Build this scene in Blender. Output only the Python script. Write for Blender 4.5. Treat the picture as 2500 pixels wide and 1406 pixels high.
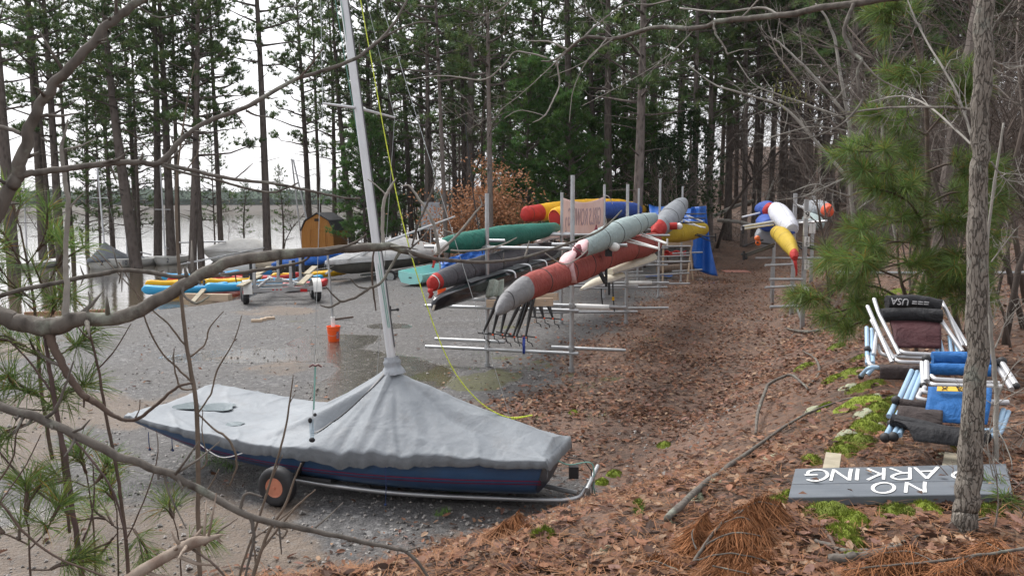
import bpy, math, random
from mathutils import Vector, Matrix, noise, Euler
R = math.radians
V = Vector
random.seed(11)
S = bpy.context.scene
COL = S.collection
for o in list(bpy.data.objects):
    bpy.data.objects.remove(o)

# ------------------------------------------------------------ camera, sky, sun, exposure
CAMH, PITCH, FPX = 3.2, R(5.65), 2000.0
cd = bpy.data.cameras.new('camera')
cam = bpy.data.objects.new('camera', cd); COL.objects.link(cam)
cam.location = (0, 0, CAMH); cam.rotation_euler = (R(90) - PITCH, 0, 0)
cd.sensor_width = 36; cd.lens = 36 * FPX / 2500
cd.clip_start = 0.05; cd.clip_end = 4000
cd.dof.use_dof = True; cd.dof.focus_distance = 13; cd.dof.aperture_fstop = 13
S.camera = cam
SUN_EL, SUN_AZ = R(52), R(-40)      # azimuth measured from +Y towards +X
w = bpy.data.worlds.new('World'); S.world = w; w.use_nodes = True
nt = w.node_tree; nt.nodes.clear()
sk = nt.nodes.new('ShaderNodeTexSky'); sk.sky_type = 'NISHITA'; sk.sun_disc = False
sk.sun_elevation = SUN_EL; sk.sun_rotation = SUN_AZ
sk.air_density = 1.0; sk.dust_density = 4.0; sk.ozone_density = 1.0
hs = nt.nodes.new('ShaderNodeHueSaturation'); hs.inputs['Saturation'].default_value = 0.16
bg = nt.nodes.new('ShaderNodeBackground'); bg.inputs['Strength'].default_value = 0.15
wo = nt.nodes.new('ShaderNodeOutputWorld')
gm = nt.nodes.new('ShaderNodeGamma'); gm.inputs['Gamma'].default_value = .45      # thick cloud evens the sky out
ml_ = nt.nodes.new('ShaderNodeMix'); ml_.data_type = 'RGBA'; ml_.blend_type = 'MULTIPLY'; ml_.inputs[0].default_value = 1; ml_.inputs[7].default_value = (2.45, 2.45, 2.52, 1)
nt.links.new(sk.outputs[0], hs.inputs['Color']); nt.links.new(hs.outputs[0], gm.inputs[0]); nt.links.new(gm.outputs[0], ml_.inputs[6]); nt.links.new(ml_.outputs[2], bg.inputs[0]); nt.links.new(bg.outputs[0], wo.inputs[0])
sl = bpy.data.lights.new('sun', 'SUN'); sl.energy = 2.2; sl.angle = R(25); sl.color = (1.0, .97, .93)
sun = bpy.data.objects.new('sun', sl); COL.objects.link(sun)
sdir = V((math.sin(SUN_AZ) * math.cos(SUN_EL), math.cos(SUN_AZ) * math.cos(SUN_EL), math.sin(SUN_EL)))
sun.rotation_euler = sdir.to_track_quat('Z', 'Y').to_euler()
S.view_settings.view_transform = 'Standard'; S.view_settings.look = 'None'
S.view_settings.exposure = 0.95; S.view_settings.gamma = 1.0
S.render.engine = 'CYCLES'
S.cycles.max_bounces = 6; S.cycles.diffuse_bounces = 3; S.cycles.glossy_bounces = 3

# ------------------------------------------------------------ projecting photo pixels (2500 x 1406) into the place
CF = V((0, math.cos(PITCH), -math.sin(PITCH))); CU = V((0, math.sin(PITCH), math.cos(PITCH))); CR = V((1, 0, 0)); C0 = V((0, 0, CAMH))
def ray(px, py): return CF + CR * ((px - 1250) / FPX) + CU * ((703 - py) / FPX)
def at(px, py, Y):
    d = ray(px, py); return C0 + d * (Y / d.y)
def pz(px, py, z=0.0):
    d = ray(px, py); return C0 + d * ((z - CAMH) / d.z)
def mpp(Y): return Y / FPX           # metres per photo pixel at distance Y
def lerp(a, b, t): return a + (b - a) * t
def sstep(a, b, x):
    t = min(1, max(0, (x - a) / (b - a))); return t * t * (3 - 2 * t)
def nz(x, y=0., z=0.): return noise.noise(V((x, y, z)))
def fbm(x, y, z=0., o=4):
    s = 0; a = .5
    for i in range(o):
        s += a * noise.noise(V((x, y, z))); x *= 2.03; y *= 2.03; z *= 2.03; a *= .5
    return s
def rnd(a, b): return random.uniform(a, b)
def spline(P, n):
    """Catmull-Rom through tuples, n samples"""
    P = [tuple(p) for p in P]; k = len(P); out = []
    if k == 2: return [tuple(lerp(a, b, i / (n - 1)) for a, b in zip(P[0], P[1])) for i in range(n)]
    for i in range(n):
        t = i / (n - 1) * (k - 1); j = min(int(t), k - 2); f = t - j
        p0 = P[max(j - 1, 0)]; p1 = P[j]; p2 = P[j + 1]; p3 = P[min(j + 2, k - 1)]
        out.append(tuple(.5 * (2 * b + (c - a) * f + (2 * a - 5 * b + 4 * c - d) * f * f + (3 * b - a - 3 * c + d) * f ** 3) for a, b, c, d in zip(p0, p1, p2, p3)))
    return out

# ------------------------------------------------------------ mesh builder
class MB:
    def __init__(s): s.v = []; s.f = []; s.mi = []; s.c = []; s.usec = False
    def add(s, vs, fs, m=0, col=None):
        b = len(s.v); s.v += [tuple(q) for q in vs]
        for f in fs: s.f.append(tuple(b + i for i in f)); s.mi.append(m)
        if col is not None: s.usec = True
        s.c += [col or (1, 1, 1)] * len(vs)
    def box(s, c, sz, rot=None, m=0):
        hx, hy, hz_ = sz[0] / 2, sz[1] / 2, sz[2] / 2
        vs = [V((x, y, z)) for z in (-hz_, hz_) for y in (-hy, hy) for x in (-hx, hx)]
        if rot is not None: vs = [rot @ q for q in vs]
        s.add([V(c) + q for q in vs], [(0, 2, 3, 1), (4, 5, 7, 6), (0, 1, 5, 4), (2, 6, 7, 3), (0, 4, 6, 2), (1, 3, 7, 5)], m)
    def beam(s, a, b, wd, ht, up=(0, 0, 1), m=0):
        a = V(a); b = V(b); d = (b - a); L = d.length; d.normalize()
        x = d.cross(V(up)); x = x.normalized() if x.length > 1e-4 else V((1, 0, 0)); z = x.cross(d)
        rot = Matrix((x, d, z)).transposed(); s.box((a + b) / 2, (wd, L, ht), rot, m)
    def tube(s, pts, rad, n=8, cap=True, m=0, col=None):
        P = [V(p) for p in pts]; k = len(P)
        if not hasattr(rad, '__len__'): rad = [rad] * k
        t0 = (P[1] - P[0]).normalized()
        x = t0.orthogonal().normalized(); vs = []
        for i in range(k):
            t = (P[min(i + 1, k - 1)] - P[max(i - 1, 0)])
            t = t.normalized() if t.length > 1e-9 else t0
            x = x - t * x.dot(t); x = x.normalized() if x.length > 1e-6 else t.orthogonal().normalized()
            y = t.cross(x)
            for j in range(n):
                a = 2 * math.pi * j / n; vs.append(P[i] + (x * math.cos(a) + y * math.sin(a)) * rad[i])
        fs = [(i * n + j, i * n + (j + 1) % n, (i + 1) * n + (j + 1) % n, (i + 1) * n + j) for i in range(k - 1) for j in range(n)]
        if cap: fs += [tuple(range(n - 1, -1, -1)), tuple((k - 1) * n + j for j in range(n))]
        s.add(vs, fs, m, col)
    def loft(s, rings, closed=True, cap=True, m=0):
        n = len(rings[0]); k = len(rings); vs = [q for r in rings for q in r]; e = n if closed else n - 1
        fs = [(i * n + j, i * n + (j + 1) % n, (i + 1) * n + (j + 1) % n, (i + 1) * n + j) for i in range(k - 1) for j in range(e)]
        if cap and closed: fs += [tuple(range(n - 1, -1, -1)), tuple((k - 1) * n + j for j in range(n))]
        s.add(vs, fs, m)
    def lathe(s, prof, n=20, mat=None, m=0):
        rings = [[(mat @ V((r * math.cos(2 * math.pi * j / n), r * math.sin(2 * math.pi * j / n), z)) if mat else V((r * math.cos(2 * math.pi * j / n), r * math.sin(2 * math.pi * j / n), z))) for j in range(n)] for r, z in prof]
        s.loft(rings, True, True, m)
    def torus(s, mat, R_, r, n=24, k=10, m=0):
        vs = []; fs = []
        for i in range(n):
            a = 2 * math.pi * i / n
            for j in range(k):
                b = 2 * math.pi * j / k; q = R_ + r * math.cos(b)
                vs.append(mat @ V((q * math.cos(a), q * math.sin(a), r * math.sin(b))))
                fs.append((i * k + j, ((i + 1) % n) * k + j, ((i + 1) % n) * k + (j + 1) % k, i * k + (j + 1) % k))
        s.add(vs, fs, m)
    def ball(s, c, r, n=12, k=8, m=0, sc=(1, 1, 1)):
        vs = []; fs = []
        for i in range(k + 1):
            t = math.pi * i / k
            for j in range(n):
                a = 2 * math.pi * j / n
                vs.append(V(c) + V((r * sc[0] * math.sin(t) * math.cos(a), r * sc[1] * math.sin(t) * math.sin(a), r * sc[2] * math.cos(t))))
        for i in range(k):
            for j in range(n): fs.append((i * n + j, (i + 1) * n + j, (i + 1) * n + (j + 1) % n, i * n + (j + 1) % n))
        s.add(vs, fs, m)
    def grid(s, pts, m=0):
        """pts[i][j] grid sheet"""
        k = len(pts); n = len(pts[0])
        s.add([q for r in pts for q in r], [(i * n + j, i * n + j + 1, (i + 1) * n + j + 1, (i + 1) * n + j) for i in range(k - 1) for j in range(n - 1)], m)
    def sheet(s, pts, th=.006, m=0):
        """a grid sheet with thickness (closed)"""
        k = len(pts); n = len(pts[0]); P = [[V(q) for q in r] for r in pts]; top = []; bot = []
        for i in range(k):
            for j in range(n):
                a = P[min(i + 1, k - 1)][j] - P[max(i - 1, 0)][j]; b = P[i][min(j + 1, n - 1)] - P[i][max(j - 1, 0)]
                nn = a.cross(b); nn = nn.normalized() if nn.length > 1e-9 else V((0, 0, 1))
                top.append(P[i][j] + nn * th / 2); bot.append(P[i][j] - nn * th / 2)
        N = k * n; fs = []
        for i in range(k - 1):
            for j in range(n - 1):
                q = (i * n + j, (i + 1) * n + j, (i + 1) * n + j + 1, i * n + j + 1); fs.append(q); fs.append(tuple(N + a for a in reversed(q)))
        br = [j for j in range(n)] + [i * n + n - 1 for i in range(1, k)] + [(k - 1) * n + j for j in range(n - 2, -1, -1)] + [i * n for i in range(k - 2, 0, -1)]
        for a, b in zip(br, br[1:] + br[:1]): fs.append((a, b, N + b, N + a))
        s.add(top + bot, fs, m)
    def mesh(s, name, mat, smooth=True, ang=40):
        me = bpy.data.meshes.new(name); me.from_pydata(s.v, [], s.f)
        for mm in (mat if isinstance(mat, (list, tuple)) else [mat]): me.materials.append(mm)
        if any(s.mi): me.polygons.foreach_set('material_index', s.mi)
        if s.usec:
            ca = me.color_attributes.new('Col', 'FLOAT_COLOR', 'POINT')
            ca.data.foreach_set('color', [q for c in s.c for q in (c[0], c[1], c[2], 1)])
        if smooth:
            me.shade_smooth()
            if ang < 180: me.set_sharp_from_angle(angle=R(ang))
        me.update(); return me
    def build(s, name, mat, parent=None, smooth=True, ang=40, local=False):
        return place(name, s.mesh(name, mat, smooth, ang), parent, local)
def place(name, me, parent=None, local=False):
    o = bpy.data.objects.new(name, me); COL.objects.link(o)
    if parent is not None:
        o.parent = parent
        if not local and parent.parent is None: o.matrix_parent_inverse = parent.matrix_basis.inverted()
    return o
def tag(o, label, cat, group=None, kind=None):
    o['label'] = label; o['category'] = cat
    if group: o['group'] = group
    if kind: o['kind'] = kind
    return o
def thing(name, label, cat, loc=(0, 0, 0), rz=0., group=None):
    o = bpy.data.objects.new(name, None); COL.objects.link(o); o.empty_display_size = .2
    o.location = loc; o.rotation_euler = (0, 0, rz)
    return tag(o, label, cat, group)
def struct(o): o['kind'] = 'structure'; return o
def stuff(o): o['kind'] = 'stuff'; return o
def dup(root, label=None, group=None, loc=None, rot=None, scale=None):
    r = root.copy(); COL.objects.link(r)
    for ch in root.children:
        c = ch.copy(); COL.objects.link(c); c.parent = r
        for g in ch.children:
            d = g.copy(); COL.objects.link(d); d.parent = c
    if label: r['label'] = label
    if group: r['group'] = group
    if loc is not None: r.location = loc
    if rot is not None: r.rotation_euler = rot
    if scale is not None: r.scale = scale if hasattr(scale, '__len__') else (scale,) * 3
    return r

# ------------------------------------------------------------ materials
def rgb(h):                                  # sRGB 0-255 triple to linear
    return tuple((c / 255 / 12.92 if c / 255 <= .04045 else ((c / 255 + .055) / 1.055) ** 2.4) for c in h)
class NT:
    def __init__(s, name):
        s.m = bpy.data.materials.new(name); s.m.use_nodes = True; s.t = s.m.node_tree
        s.b = s.t.nodes['Principled BSDF']; s.co = s.n('ShaderNodeTexCoord').outputs['Object']
    def n(s, ty, **k):
        q = s.t.nodes.new(ty)
        for a, b in k.items(): setattr(q, a, b)
        return q
    def l(s, a, b): s.t.links.new(a, b)
    def noise(s, scale, detail=4, rough=.55, vec=None, stretch=None, dist=0):
        q = s.n('ShaderNodeTexNoise'); q.inputs['Scale'].default_value = scale; q.inputs['Detail'].default_value = detail; q.inputs['Roughness'].default_value = rough; q.inputs['Distortion'].default_value = dist
        v = vec or s.co
        if stretch:
            mp = s.n('ShaderNodeMapping'); mp.inputs['Scale'].default_value = stretch; s.l(v, mp.inputs[0]); v = mp.outputs[0]
        s.l(v, q.inputs['Vector']); return q.outputs['Fac']
    def voro(s, scale, feature='F1', out='Distance', stretch=None):
        q = s.n('ShaderNodeTexVoronoi'); q.feature = feature; q.inputs['Scale'].default_value = scale
        v = s.co
        if stretch:
            mp = s.n('ShaderNodeMapping'); mp.inputs['Scale'].default_value = stretch; s.l(v, mp.inputs[0]); v = mp.outputs[0]
        s.l(v, q.inputs['Vector']); return q.outputs[out]
    def ramp(s, fac, stops):
        q = s.n('ShaderNodeValToRGB'); e = q.color_ramp.elements
        while len(e) < len(stops): e.new(.5)
        for i, (p, c) in enumerate(stops):
            e[i].position = p; e[i].color = (c[0], c[1], c[2], 1) if hasattr(c, '__len__') else (c, c, c, 1)
        s.l(fac, q.inputs[0]); return q.outputs[0]
    def mix(s, fac, a, b, mode='MIX'):
        q = s.n('ShaderNodeMix'); q.data_type = 'RGBA'; q.blend_type = mode
        for val, sock, isf in ((fac, q.inputs[0], 1), (a, q.inputs[6], 0), (b, q.inputs[7], 0)):
            if hasattr(val, 'is_linked'): s.l(val, sock)
            elif hasattr(val, '__len__'): sock.default_value = (val[0], val[1], val[2], 1)
            else: sock.default_value = val if isf else (val, val, val, 1)
        return q.outputs[2]
    def math(s, op, a, b=0, c=0, clamp=False):
        q = s.n('ShaderNodeMath', operation=op); q.use_clamp = clamp
        for val, sock in ((a, q.inputs[0]), (b, q.inputs[1]), (c, q.inputs[2])):
            if hasattr(val, 'is_linked'): s.l(val, sock)
            else: sock.default_value = val
        return q.outputs[0]
    def attr(s, name, out='Fac'):
        q = s.n('ShaderNodeAttribute'); q.attribute_name = name; return q.outputs[out]
    def bump(s, h, strength, dist=.01, prev=None):
        q = s.n('ShaderNodeBump'); q.inputs['Strength'].default_value = strength; q.inputs['Distance'].default_value = dist
        s.l(h, q.inputs['Height'])
        if prev: s.l(prev, q.inputs['Normal'])
        return q.outputs[0]
    def col(s, c):
        if hasattr(c, 'is_linked'): s.l(c, s.b.inputs['Base Color'])
        else: s.b.inputs['Base Color'].default_value = (c[0], c[1], c[2], 1)
def M(name, col, rough=.6, metal=0., var=.15, vs=6., bump=0., bs=30., bd=.01, attr=False, spec=.5, dirt=0., dcol=(.12, .10, .08), stretch=None, rvar=0.):
    t = NT(name); t.b.inputs['Roughness'].default_value = rough; t.b.inputs['Metallic'].default_value = metal
    t.b.inputs['Specular IOR Level'].default_value = spec
    c = t.mix(t.ramp(t.noise(vs, 5, .6, stretch=stretch), [(.3, 0.), (.7, 1.)]), tuple(q * (1 - var) for q in col), tuple(min(1, q * (1 + var)) for q in col))
    if dirt: c = t.mix(t.math('MULTIPLY', t.ramp(t.noise(vs * .6 + 1.7, 6, .7), [(.48, 0.), (.72, 1.)]), dirt), c, dcol)
    if attr: c = t.mix(1., c, t.attr('Col', 'Color'), 'MULTIPLY')
    t.col(c)
    if bump: t.l(t.bump(t.noise(bs, 4, .6, stretch=stretch), bump, bd), t.b.inputs['Normal'])
    if rvar: t.l(t.ramp(t.noise(vs * 1.3, 4), [(.3, max(0, rough - rvar)), (.7, min(1, rough + rvar))]), t.b.inputs['Roughness'])
    return t.m
def bark(name, c1, c2, scale=14., st=.22, bump=.8, bd=.03, lichen=0.):
    t = NT(name); t.b.inputs['Roughness'].default_value = .92; t.b.inputs['Specular IOR Level'].default_value = .25
    v = t.voro(scale, 'F1', 'Distance', (1, 1, st)); n = t.noise(scale * .8, 6, .65, stretch=(1, 1, st))
    h = t.math('ADD', t.math('MULTIPLY', v, .9), n)
    c = t.mix(t.ramp(h, [(.45, 0.), (1.05, 1.)]), c2, c1)
    c = t.mix(t.ramp(t.noise(1.3, 4), [(.35, 0.), (.7, .55)]), c, tuple(q * .62 for q in c1))
    if lichen: c = t.mix(t.math('MULTIPLY', t.ramp(t.noise(5, 6, .7), [(.55, 0.), (.68, 1.)]), lichen), c, (.33, .37, .30))
    t.col(c); t.l(t.bump(h, bump, bd), t.b.inputs['Normal']); return t.m

BARK_PINE = bark('pine bark', (.135, .112, .100), (.045, .036, .032), 11, .25, .9, .04)
BARK_PALE = bark('pale pine bark', (.18, .152, .138), (.065, .052, .047), 11, .25, .9, .04)
def plates(name, c1, c2, c3, scale, st, bd):
    t = NT(name); t.b.inputs['Roughness'].default_value = .93; t.b.inputs['Specular IOR Level'].default_value = .2
    mp = t.n('ShaderNodeMapping'); mp.inputs['Scale'].default_value = (1, 1, st); wv = t.n('ShaderNodeTexNoise'); wv.inputs['Scale'].default_value = scale * .7; wv.inputs['Detail'].default_value = 5
    t.l(t.co, mp.inputs[0]); t.l(mp.outputs[0], wv.inputs['Vector']); ad = t.n('ShaderNodeVectorMath', operation='MULTIPLY_ADD'); t.l(wv.outputs['Color'], ad.inputs[0]); ad.inputs[1].default_value = (.07,) * 3; t.l(mp.outputs[0], ad.inputs[2])
    vo = t.n('ShaderNodeTexVoronoi'); vo.feature = 'DISTANCE_TO_EDGE'; vo.inputs['Scale'].default_value = scale; t.l(ad.outputs[0], vo.inputs['Vector'])
    e = t.ramp(vo.outputs['Distance'], [(.0, 0.), (.09, 1.)]); f = t.noise(scale * 2.2, 6, .7, stretch=(1, 1, st * 1.4)); h = t.math('ADD', e, t.math('MULTIPLY', f, .8))
    c = t.mix(t.ramp(f, [(.3, 0.), (.72, 1.)]), c2, c1); c = t.mix(e, c3, c)
    c = t.mix(t.math('MULTIPLY', t.ramp(t.noise(6, 6, .75), [(.56, 0.), (.66, 1.)]), .55), c, (.27, .30, .26)); t.col(c); t.l(t.bump(h, 1., bd), t.b.inputs['Normal']); return t.m
BARK_NEAR = plates('furrowed grey bark', (.29, .262, .228), (.16, .14, .118), (.10, .085, .072), 46, .26, .010)
BARK_LIMB = bark('smooth grey limb bark', (.135, .120, .105), (.045, .038, .032), 26, .45, .9, .008, .45)
BARK_TWIG = M('brown twig bark', (.085, .058, .044), .85, var=.35, vs=9, bump=.3, bs=60)
BARK_GREY = M('pale sapling bark', (.24, .225, .20), .9, var=.3, vs=5, bump=.4, bs=40, dirt=.5, dcol=(.12, .10, .085))
TWIG_BACK = M('woodland twig bark', (.078, .060, .050), .9, var=.35, vs=1.5, attr=True)
def leafy(m, k):
    """let some light through thin leaves"""
    t = m.node_tree; b = t.nodes['Principled BSDF']; tr_ = t.nodes.new('ShaderNodeBsdfTranslucent'); mx = t.nodes.new('ShaderNodeMixShader'); mx.inputs[0].default_value = k
    t.links.new(b.inputs['Base Color'].links[0].from_socket, tr_.inputs[0]); o = [n for n in t.nodes if n.type == 'OUTPUT_MATERIAL'][0]
    t.links.new(b.outputs[0], mx.inputs[1]); t.links.new(tr_.outputs[0], mx.inputs[2]); t.links.new(mx.outputs[0], o.inputs[0]); return m
NEEDLE = leafy(M('pine needles', (.090, .142, .060), .6, var=.3, vs=.8, attr=True, spec=.25), .4)
NEEDLE_YOUNG = leafy(M('young pine needles', (.085, .170, .055), .55, var=.3, vs=.8, attr=True, spec=.25), .4)
NEEDLE_NEAR = leafy(M('long green needles', (.135, .215, .060), .5, var=.3, vs=3, attr=True, spec=.25), .4)
NEEDLE_DEAD = M('rusty dead needles', (.20, .085, .036), .8, var=.35, vs=5, attr=True, spec=.2)
CEDAR = M('cedar foliage', (.030, .058, .022), .7, var=.3, vs=1, attr=True, spec=.25)
LEAF_DRY = leafy(M('dry leaves', (1, 1, 1), .75, var=.2, vs=9, attr=True, spec=.25), .2)
GALV = M('galvanised tube', (.42, .43, .44), .42, .75, var=.15, vs=5, dirt=.25, dcol=(.28, .27, .26), rvar=.1)
ALU = M('bright aluminium', (.62, .63, .64), .34, .8, var=.1, vs=5, dirt=.2, dcol=(.35, .34, .33))
ALU_WHITE = M('satin alloy spar', (.58, .59, .61), .45, .35, var=.06, vs=3, dirt=.25, dcol=(.38, .37, .36))
BLACK = M('black rubber', (.016, .016, .018), .65, var=.3, vs=9)
BLACK_GLOSS = M('black gelcoat', (.012, .013, .016), .16, var=.2, vs=4)
CARBON = M('black carbon tube', (.014, .014, .015), .35, var=.2, vs=6)
WHITE_PL = M('white plastic', (.72, .72, .70), .45, var=.06, vs=6, dirt=.3, dcol=(.45, .42, .38))
WOODNEW = M('pale lumber', (.46, .35, .25), .75, var=.15, vs=4, stretch=(1, 1, 12), bump=.2, bs=20, dirt=.3, dcol=(.25, .19, .14))
WOODOLD = M('weathered lumber', (.33, .29, .215), .85, var=.25, vs=6, bump=.3, bs=25, dirt=.4, dcol=(.14, .14, .08))
# ------------------------------------------------------------ ground
TOE = [V(p) for p in ((-14, 3.2), (-6, 4.9), (-1.3, 6.7), (.8, 8.4), (3.6, 13.6), (6.2, 19.4), (10, 31), (13.6, 46), (17, 62))]
SHORE = [V((q.x, q.y)) for q in (pz(-900, 830), pz(0, 778), pz(250, 758), pz(455, 738), pz(560, 722), pz(650, 690), pz(740, 655), pz(835, 622))] + [V((-13.2, 66)), V((-9, 76)), V((2, 88)), V((30, 112)), V((120, 170)), V((400, 420))]
def sdist(P, x, y):
    """signed distance to a polyline, positive on its right-hand side"""
    best = 1e9; sg = 1
    for a, b in zip(P, P[1:]):
        dx, dy = b.x - a.x, b.y - a.y; L2 = dx * dx + dy * dy
        t = ((x - a.x) * dx + (y - a.y) * dy) / L2; t = 0 if t < 0 else 1 if t > 1 else t
        ex, ey = x - a.x - dx * t, y - a.y - dy * t; d = ex * ex + ey * ey
        if d < best - 1e-9: best = d; sg = 1 if (dy * ex - dx * ey) > 0 else -1
    return sg * math.sqrt(best)
def hz(x, y):
    w_ = sdist(SHORE, x, y); s = sdist(TOE, x, y)
    z = 0.
    if s > -.5:
        t = max(0, s + .25); z += 1.6 * (lambda u: u * u * .9 / .3 if u < .15 else u * .9 + (0) - .0 if u < .9 else .81 + .1 * sstep(.9, 1.3, u) + .0)(min(t / 3.3, 1.3)) * 1.05
    if s > 4: z += .10 * (s - 4) * (1 - .4 * sstep(10, 50, s))
    if y > 42 and x > 2: z += .15 * (y - 42) * sstep(2, 12, x) * (1 - .6 * sstep(70, 130, y))
    z += .05 * fbm(x * .35, y * .35, 3.1, 3) + .10 * fbm(x * .6, y * .6, 9.2, 3) * sstep(0, 1.5, s) + (.035 * nz(x * 3.1, y * 3.1, 4.) if s > .5 else 0)
    if w_ < 1.4: z = min(z, 0) * .3 + (w_ - 1.4) * .09 + (z * .2 if z > 0 else 0)
    if y < -1: pass
    return max(z, -1.6)
def gp(px, py, lift=0.):
    d = ray(px, py); t = 2.2; pr = t
    while t < 220:
        p = C0 + d * t
        if p.z <= hz(p.x, p.y):
            a, b = pr, t
            for _ in range(12):
                m_ = (a + b) / 2; p = C0 + d * m_
                if p.z <= hz(p.x, p.y): b = m_
                else: a = m_
            p = C0 + d * b; return V((p.x, p.y, hz(p.x, p.y) + lift))
        pr = t; t *= 1.03
    return C0 + d * 220
def gxy(x, y, lift=0.): return V((x, y, hz(x, y) + lift))

def leaf_mask(x, y):
    s = sdist(TOE, x, y)
    m = sstep(-1.2, .6, s + .9 * fbm(x * .5, y * .5, 1, 3))
    # drifts of leaves beside and under the racks, along the path
    c = 1.2 + .31 * (y - 16)                       # line of the right-hand rack posts
    d = x - c
    m2 = sstep(-1.8, 1.2, d + 1.8 * fbm(x * .45, y * .45, 5, 3)) * sstep(8.5, 11.5, y + .8 * x)
    pathc = math.exp(-((d - 3.1) / 1.6) ** 2) * sstep(14, 24, y) * .22
    if y > 60: m = max(m, .85)
    if x < -6 and y < 60: m = min(m, sstep(-.6, 1.2, s))
    return max(m, m2 * .9 - pathc)
ys = []; y = -6.
while y < 950: ys.append(y); y += .018 * (y + 6.5) + .03
NC = 210
verts = []; at_leaf = []; at_mud = []; at_moss = []; at_wet = []
for y in ys:
    hwid = 7 + .95 * max(0, y)
    for j in range(NC):
        t = j / (NC - 1) * 2 - 1
        x = hwid * t
        verts.append((x, y, hz(x, y)))
        s = sdist(TOE, x, y)
        at_leaf.append(leaf_mask(x, y))
        n1 = fbm(x * .30, y * .30, 7, 3)
        # tan bare earth in the near lot and in front of the racks
        mud = sstep(.0, .35, n1 + .32 * math.exp(-(((x + 5.2) / 2.6) ** 2 + ((y - 10.5) / 2.2) ** 2)) + .5 * math.exp(-(((x + 6.5) / 3.5) ** 2 + ((y - 12.5) / 1.6) ** 2)) + .45 * math.exp(-(((x + 2.5) / 3.) ** 2 + ((y - 7.2) / .9) ** 2)) + .30 * math.exp(-(((x + 1.2) / 1.8) ** 2 + ((y - 12.6) / 1.4) ** 2)) - .10)
        at_mud.append(mud)
        mo = fbm(x * .9, y * .9, 21, 3) + .45 * math.exp(-(((x + .9) / 1.1) ** 2 + ((y - 14.2) / 2.4) ** 2)) + .30 * math.exp(-(((x + 3.3) / .9) ** 2 + ((y - 9.3) / .5) ** 2)) + .28 * math.exp(-(((x - .8) / 1.5) ** 2 + ((y - 15.6) / 1.2) ** 2))
        at_moss.append(sstep(.28, .5, mo) * (1 if s < .3 else .35))
        pu = math.exp(-(((x + 2.3) / 1.3) ** 2 + ((y - 14.6) / 2.4) ** 2)) + .75 * math.exp(-(((x + 5.5) / 2.6) ** 2 + ((y - 17.5) / 1.0) ** 2)) + .7 * math.exp(-(((x + 6.5) / 2.2) ** 2 + ((y - 8.2) / .7) ** 2)) + .8 * math.exp(-(((x + 4.2) / 1.2) ** 2 + ((y - 19.6) / 1.1) ** 2)) + .7 * math.exp(-(((x + 3.3) / .8) ** 2 + ((y - 22) / .8) ** 2)) + .9 * math.exp(-(((x - 8.6) / .9) ** 2 + ((y - 35.5) / 1.6) ** 2))
        at_wet.append(min(1, sstep(.22, .72, pu * 1.25 + .35 * fbm(x * 1.2, y * 1.2, 2, 3)) + .8 * sstep(1.6, .2, sdist(SHORE, x, y))))
me = bpy.data.meshes.new('ground'); fs = []
for i in range(len(ys) - 1):
    for j in range(NC - 1): fs.append((i * NC + j, i * NC + j + 1, (i + 1) * NC + j + 1, (i + 1) * NC + j))
me.from_pydata(verts, [], fs); me.shade_smooth()
for nm, arr in (('leaf', at_leaf), ('mud', at_mud), ('moss', at_moss), ('wet', at_wet)):
    a = me.attributes.new(nm, 'FLOAT', 'POINT'); a.data.foreach_set('value', arr)
t = NT('ground of gravel, earth and leaf mould')
g1 = t.voro(38, out='Color'); sep = t.n('ShaderNodeSeparateColor'); t.l(g1, sep.inputs[0])
gd = t.voro(38)
grav = t.mix(t.ramp(sep.outputs[0], [(.1, 0.), (.95, 1.)]), (.066, .065, .067), (.155, .152, .153))
g2 = t.voro(15, out='Color'); sp2 = t.n('ShaderNodeSeparateColor'); t.l(g2, sp2.inputs[0]); grav = t.mix(.45, grav, t.mix(t.ramp(sp2.outputs[2], [(.1, 0.), (.95, 1.)]), (.048, .047, .048), (.205, .20, .20)))
grav = t.mix(t.math('MULTIPLY', t.ramp(sp2.outputs[0], [(.90, 0.), (.94, 1.)]), .7), grav, (.30, .295, .29))
grav = t.mix(t.ramp(t.noise(.55, 5), [(.35, 0.), (.7, .8)]), grav, (.105, .098, .092))
grav = t.mix(t.ramp(sep.outputs[1], [(.985, 0.), (.993, 1.)]), grav, (.40, .38, .36))
earth = t.mix(t.ramp(t.noise(1.1, 6, .65), [(.3, 0.), (.72, 1.)]), (.245, .185, .135), (.155, .115, .085))
earth = t.mix(t.math('MULTIPLY', t.ramp(t.noise(14, 5, .7), [(.5, 0.), (.66, 1.)]), .6), earth, grav)
leafc = t.mix(t.ramp(t.noise(5, 6, .7), [(.3, 0.), (.7, 1.)]), (.085, .052, .038), (.235, .140, .098))
leafc = t.mix(t.ramp(t.noise(.8, 5, .6), [(.42, 0.), (.66, .75)]), leafc, (.075, .050, .036))
leafc = t.mix(t.math('MULTIPLY', t.ramp(t.voro(9, out='Color'), [(.55, 0.), (.6, 1.)]), .6), leafc, (.23, .13, .085))
mossc = t.mix(t.ramp(t.noise(9, 5, .7), [(.35, 0.), (.7, 1.)]), (.070, .068, .024), (.13, .135, .035))
brk = t.noise(3.2, 7, .7); brk2 = t.noise(7.5, 6, .7)
def soft(a, n_, k=.9): return t.ramp(t.math('ADD', a, t.math('MULTIPLY', t.math('SUBTRACT', n_, .5), k)), [(.36, 0.), (.64, 1.)])
c = t.mix(t.math('MULTIPLY', soft(t.attr('mud'), brk), .8), grav, earth)
c = t.mix(soft(t.attr('leaf'), brk2, 1.3), c, leafc)
c = t.mix(t.math('MULTIPLY', soft(t.attr('moss'), brk, 1.2), .8), c, mossc)
wet = soft(t.attr('wet'), brk, .5)
c = t.mix(wet, c, t.mix(1., c, (.66, .62, .54), 'MULTIPLY'))
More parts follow.
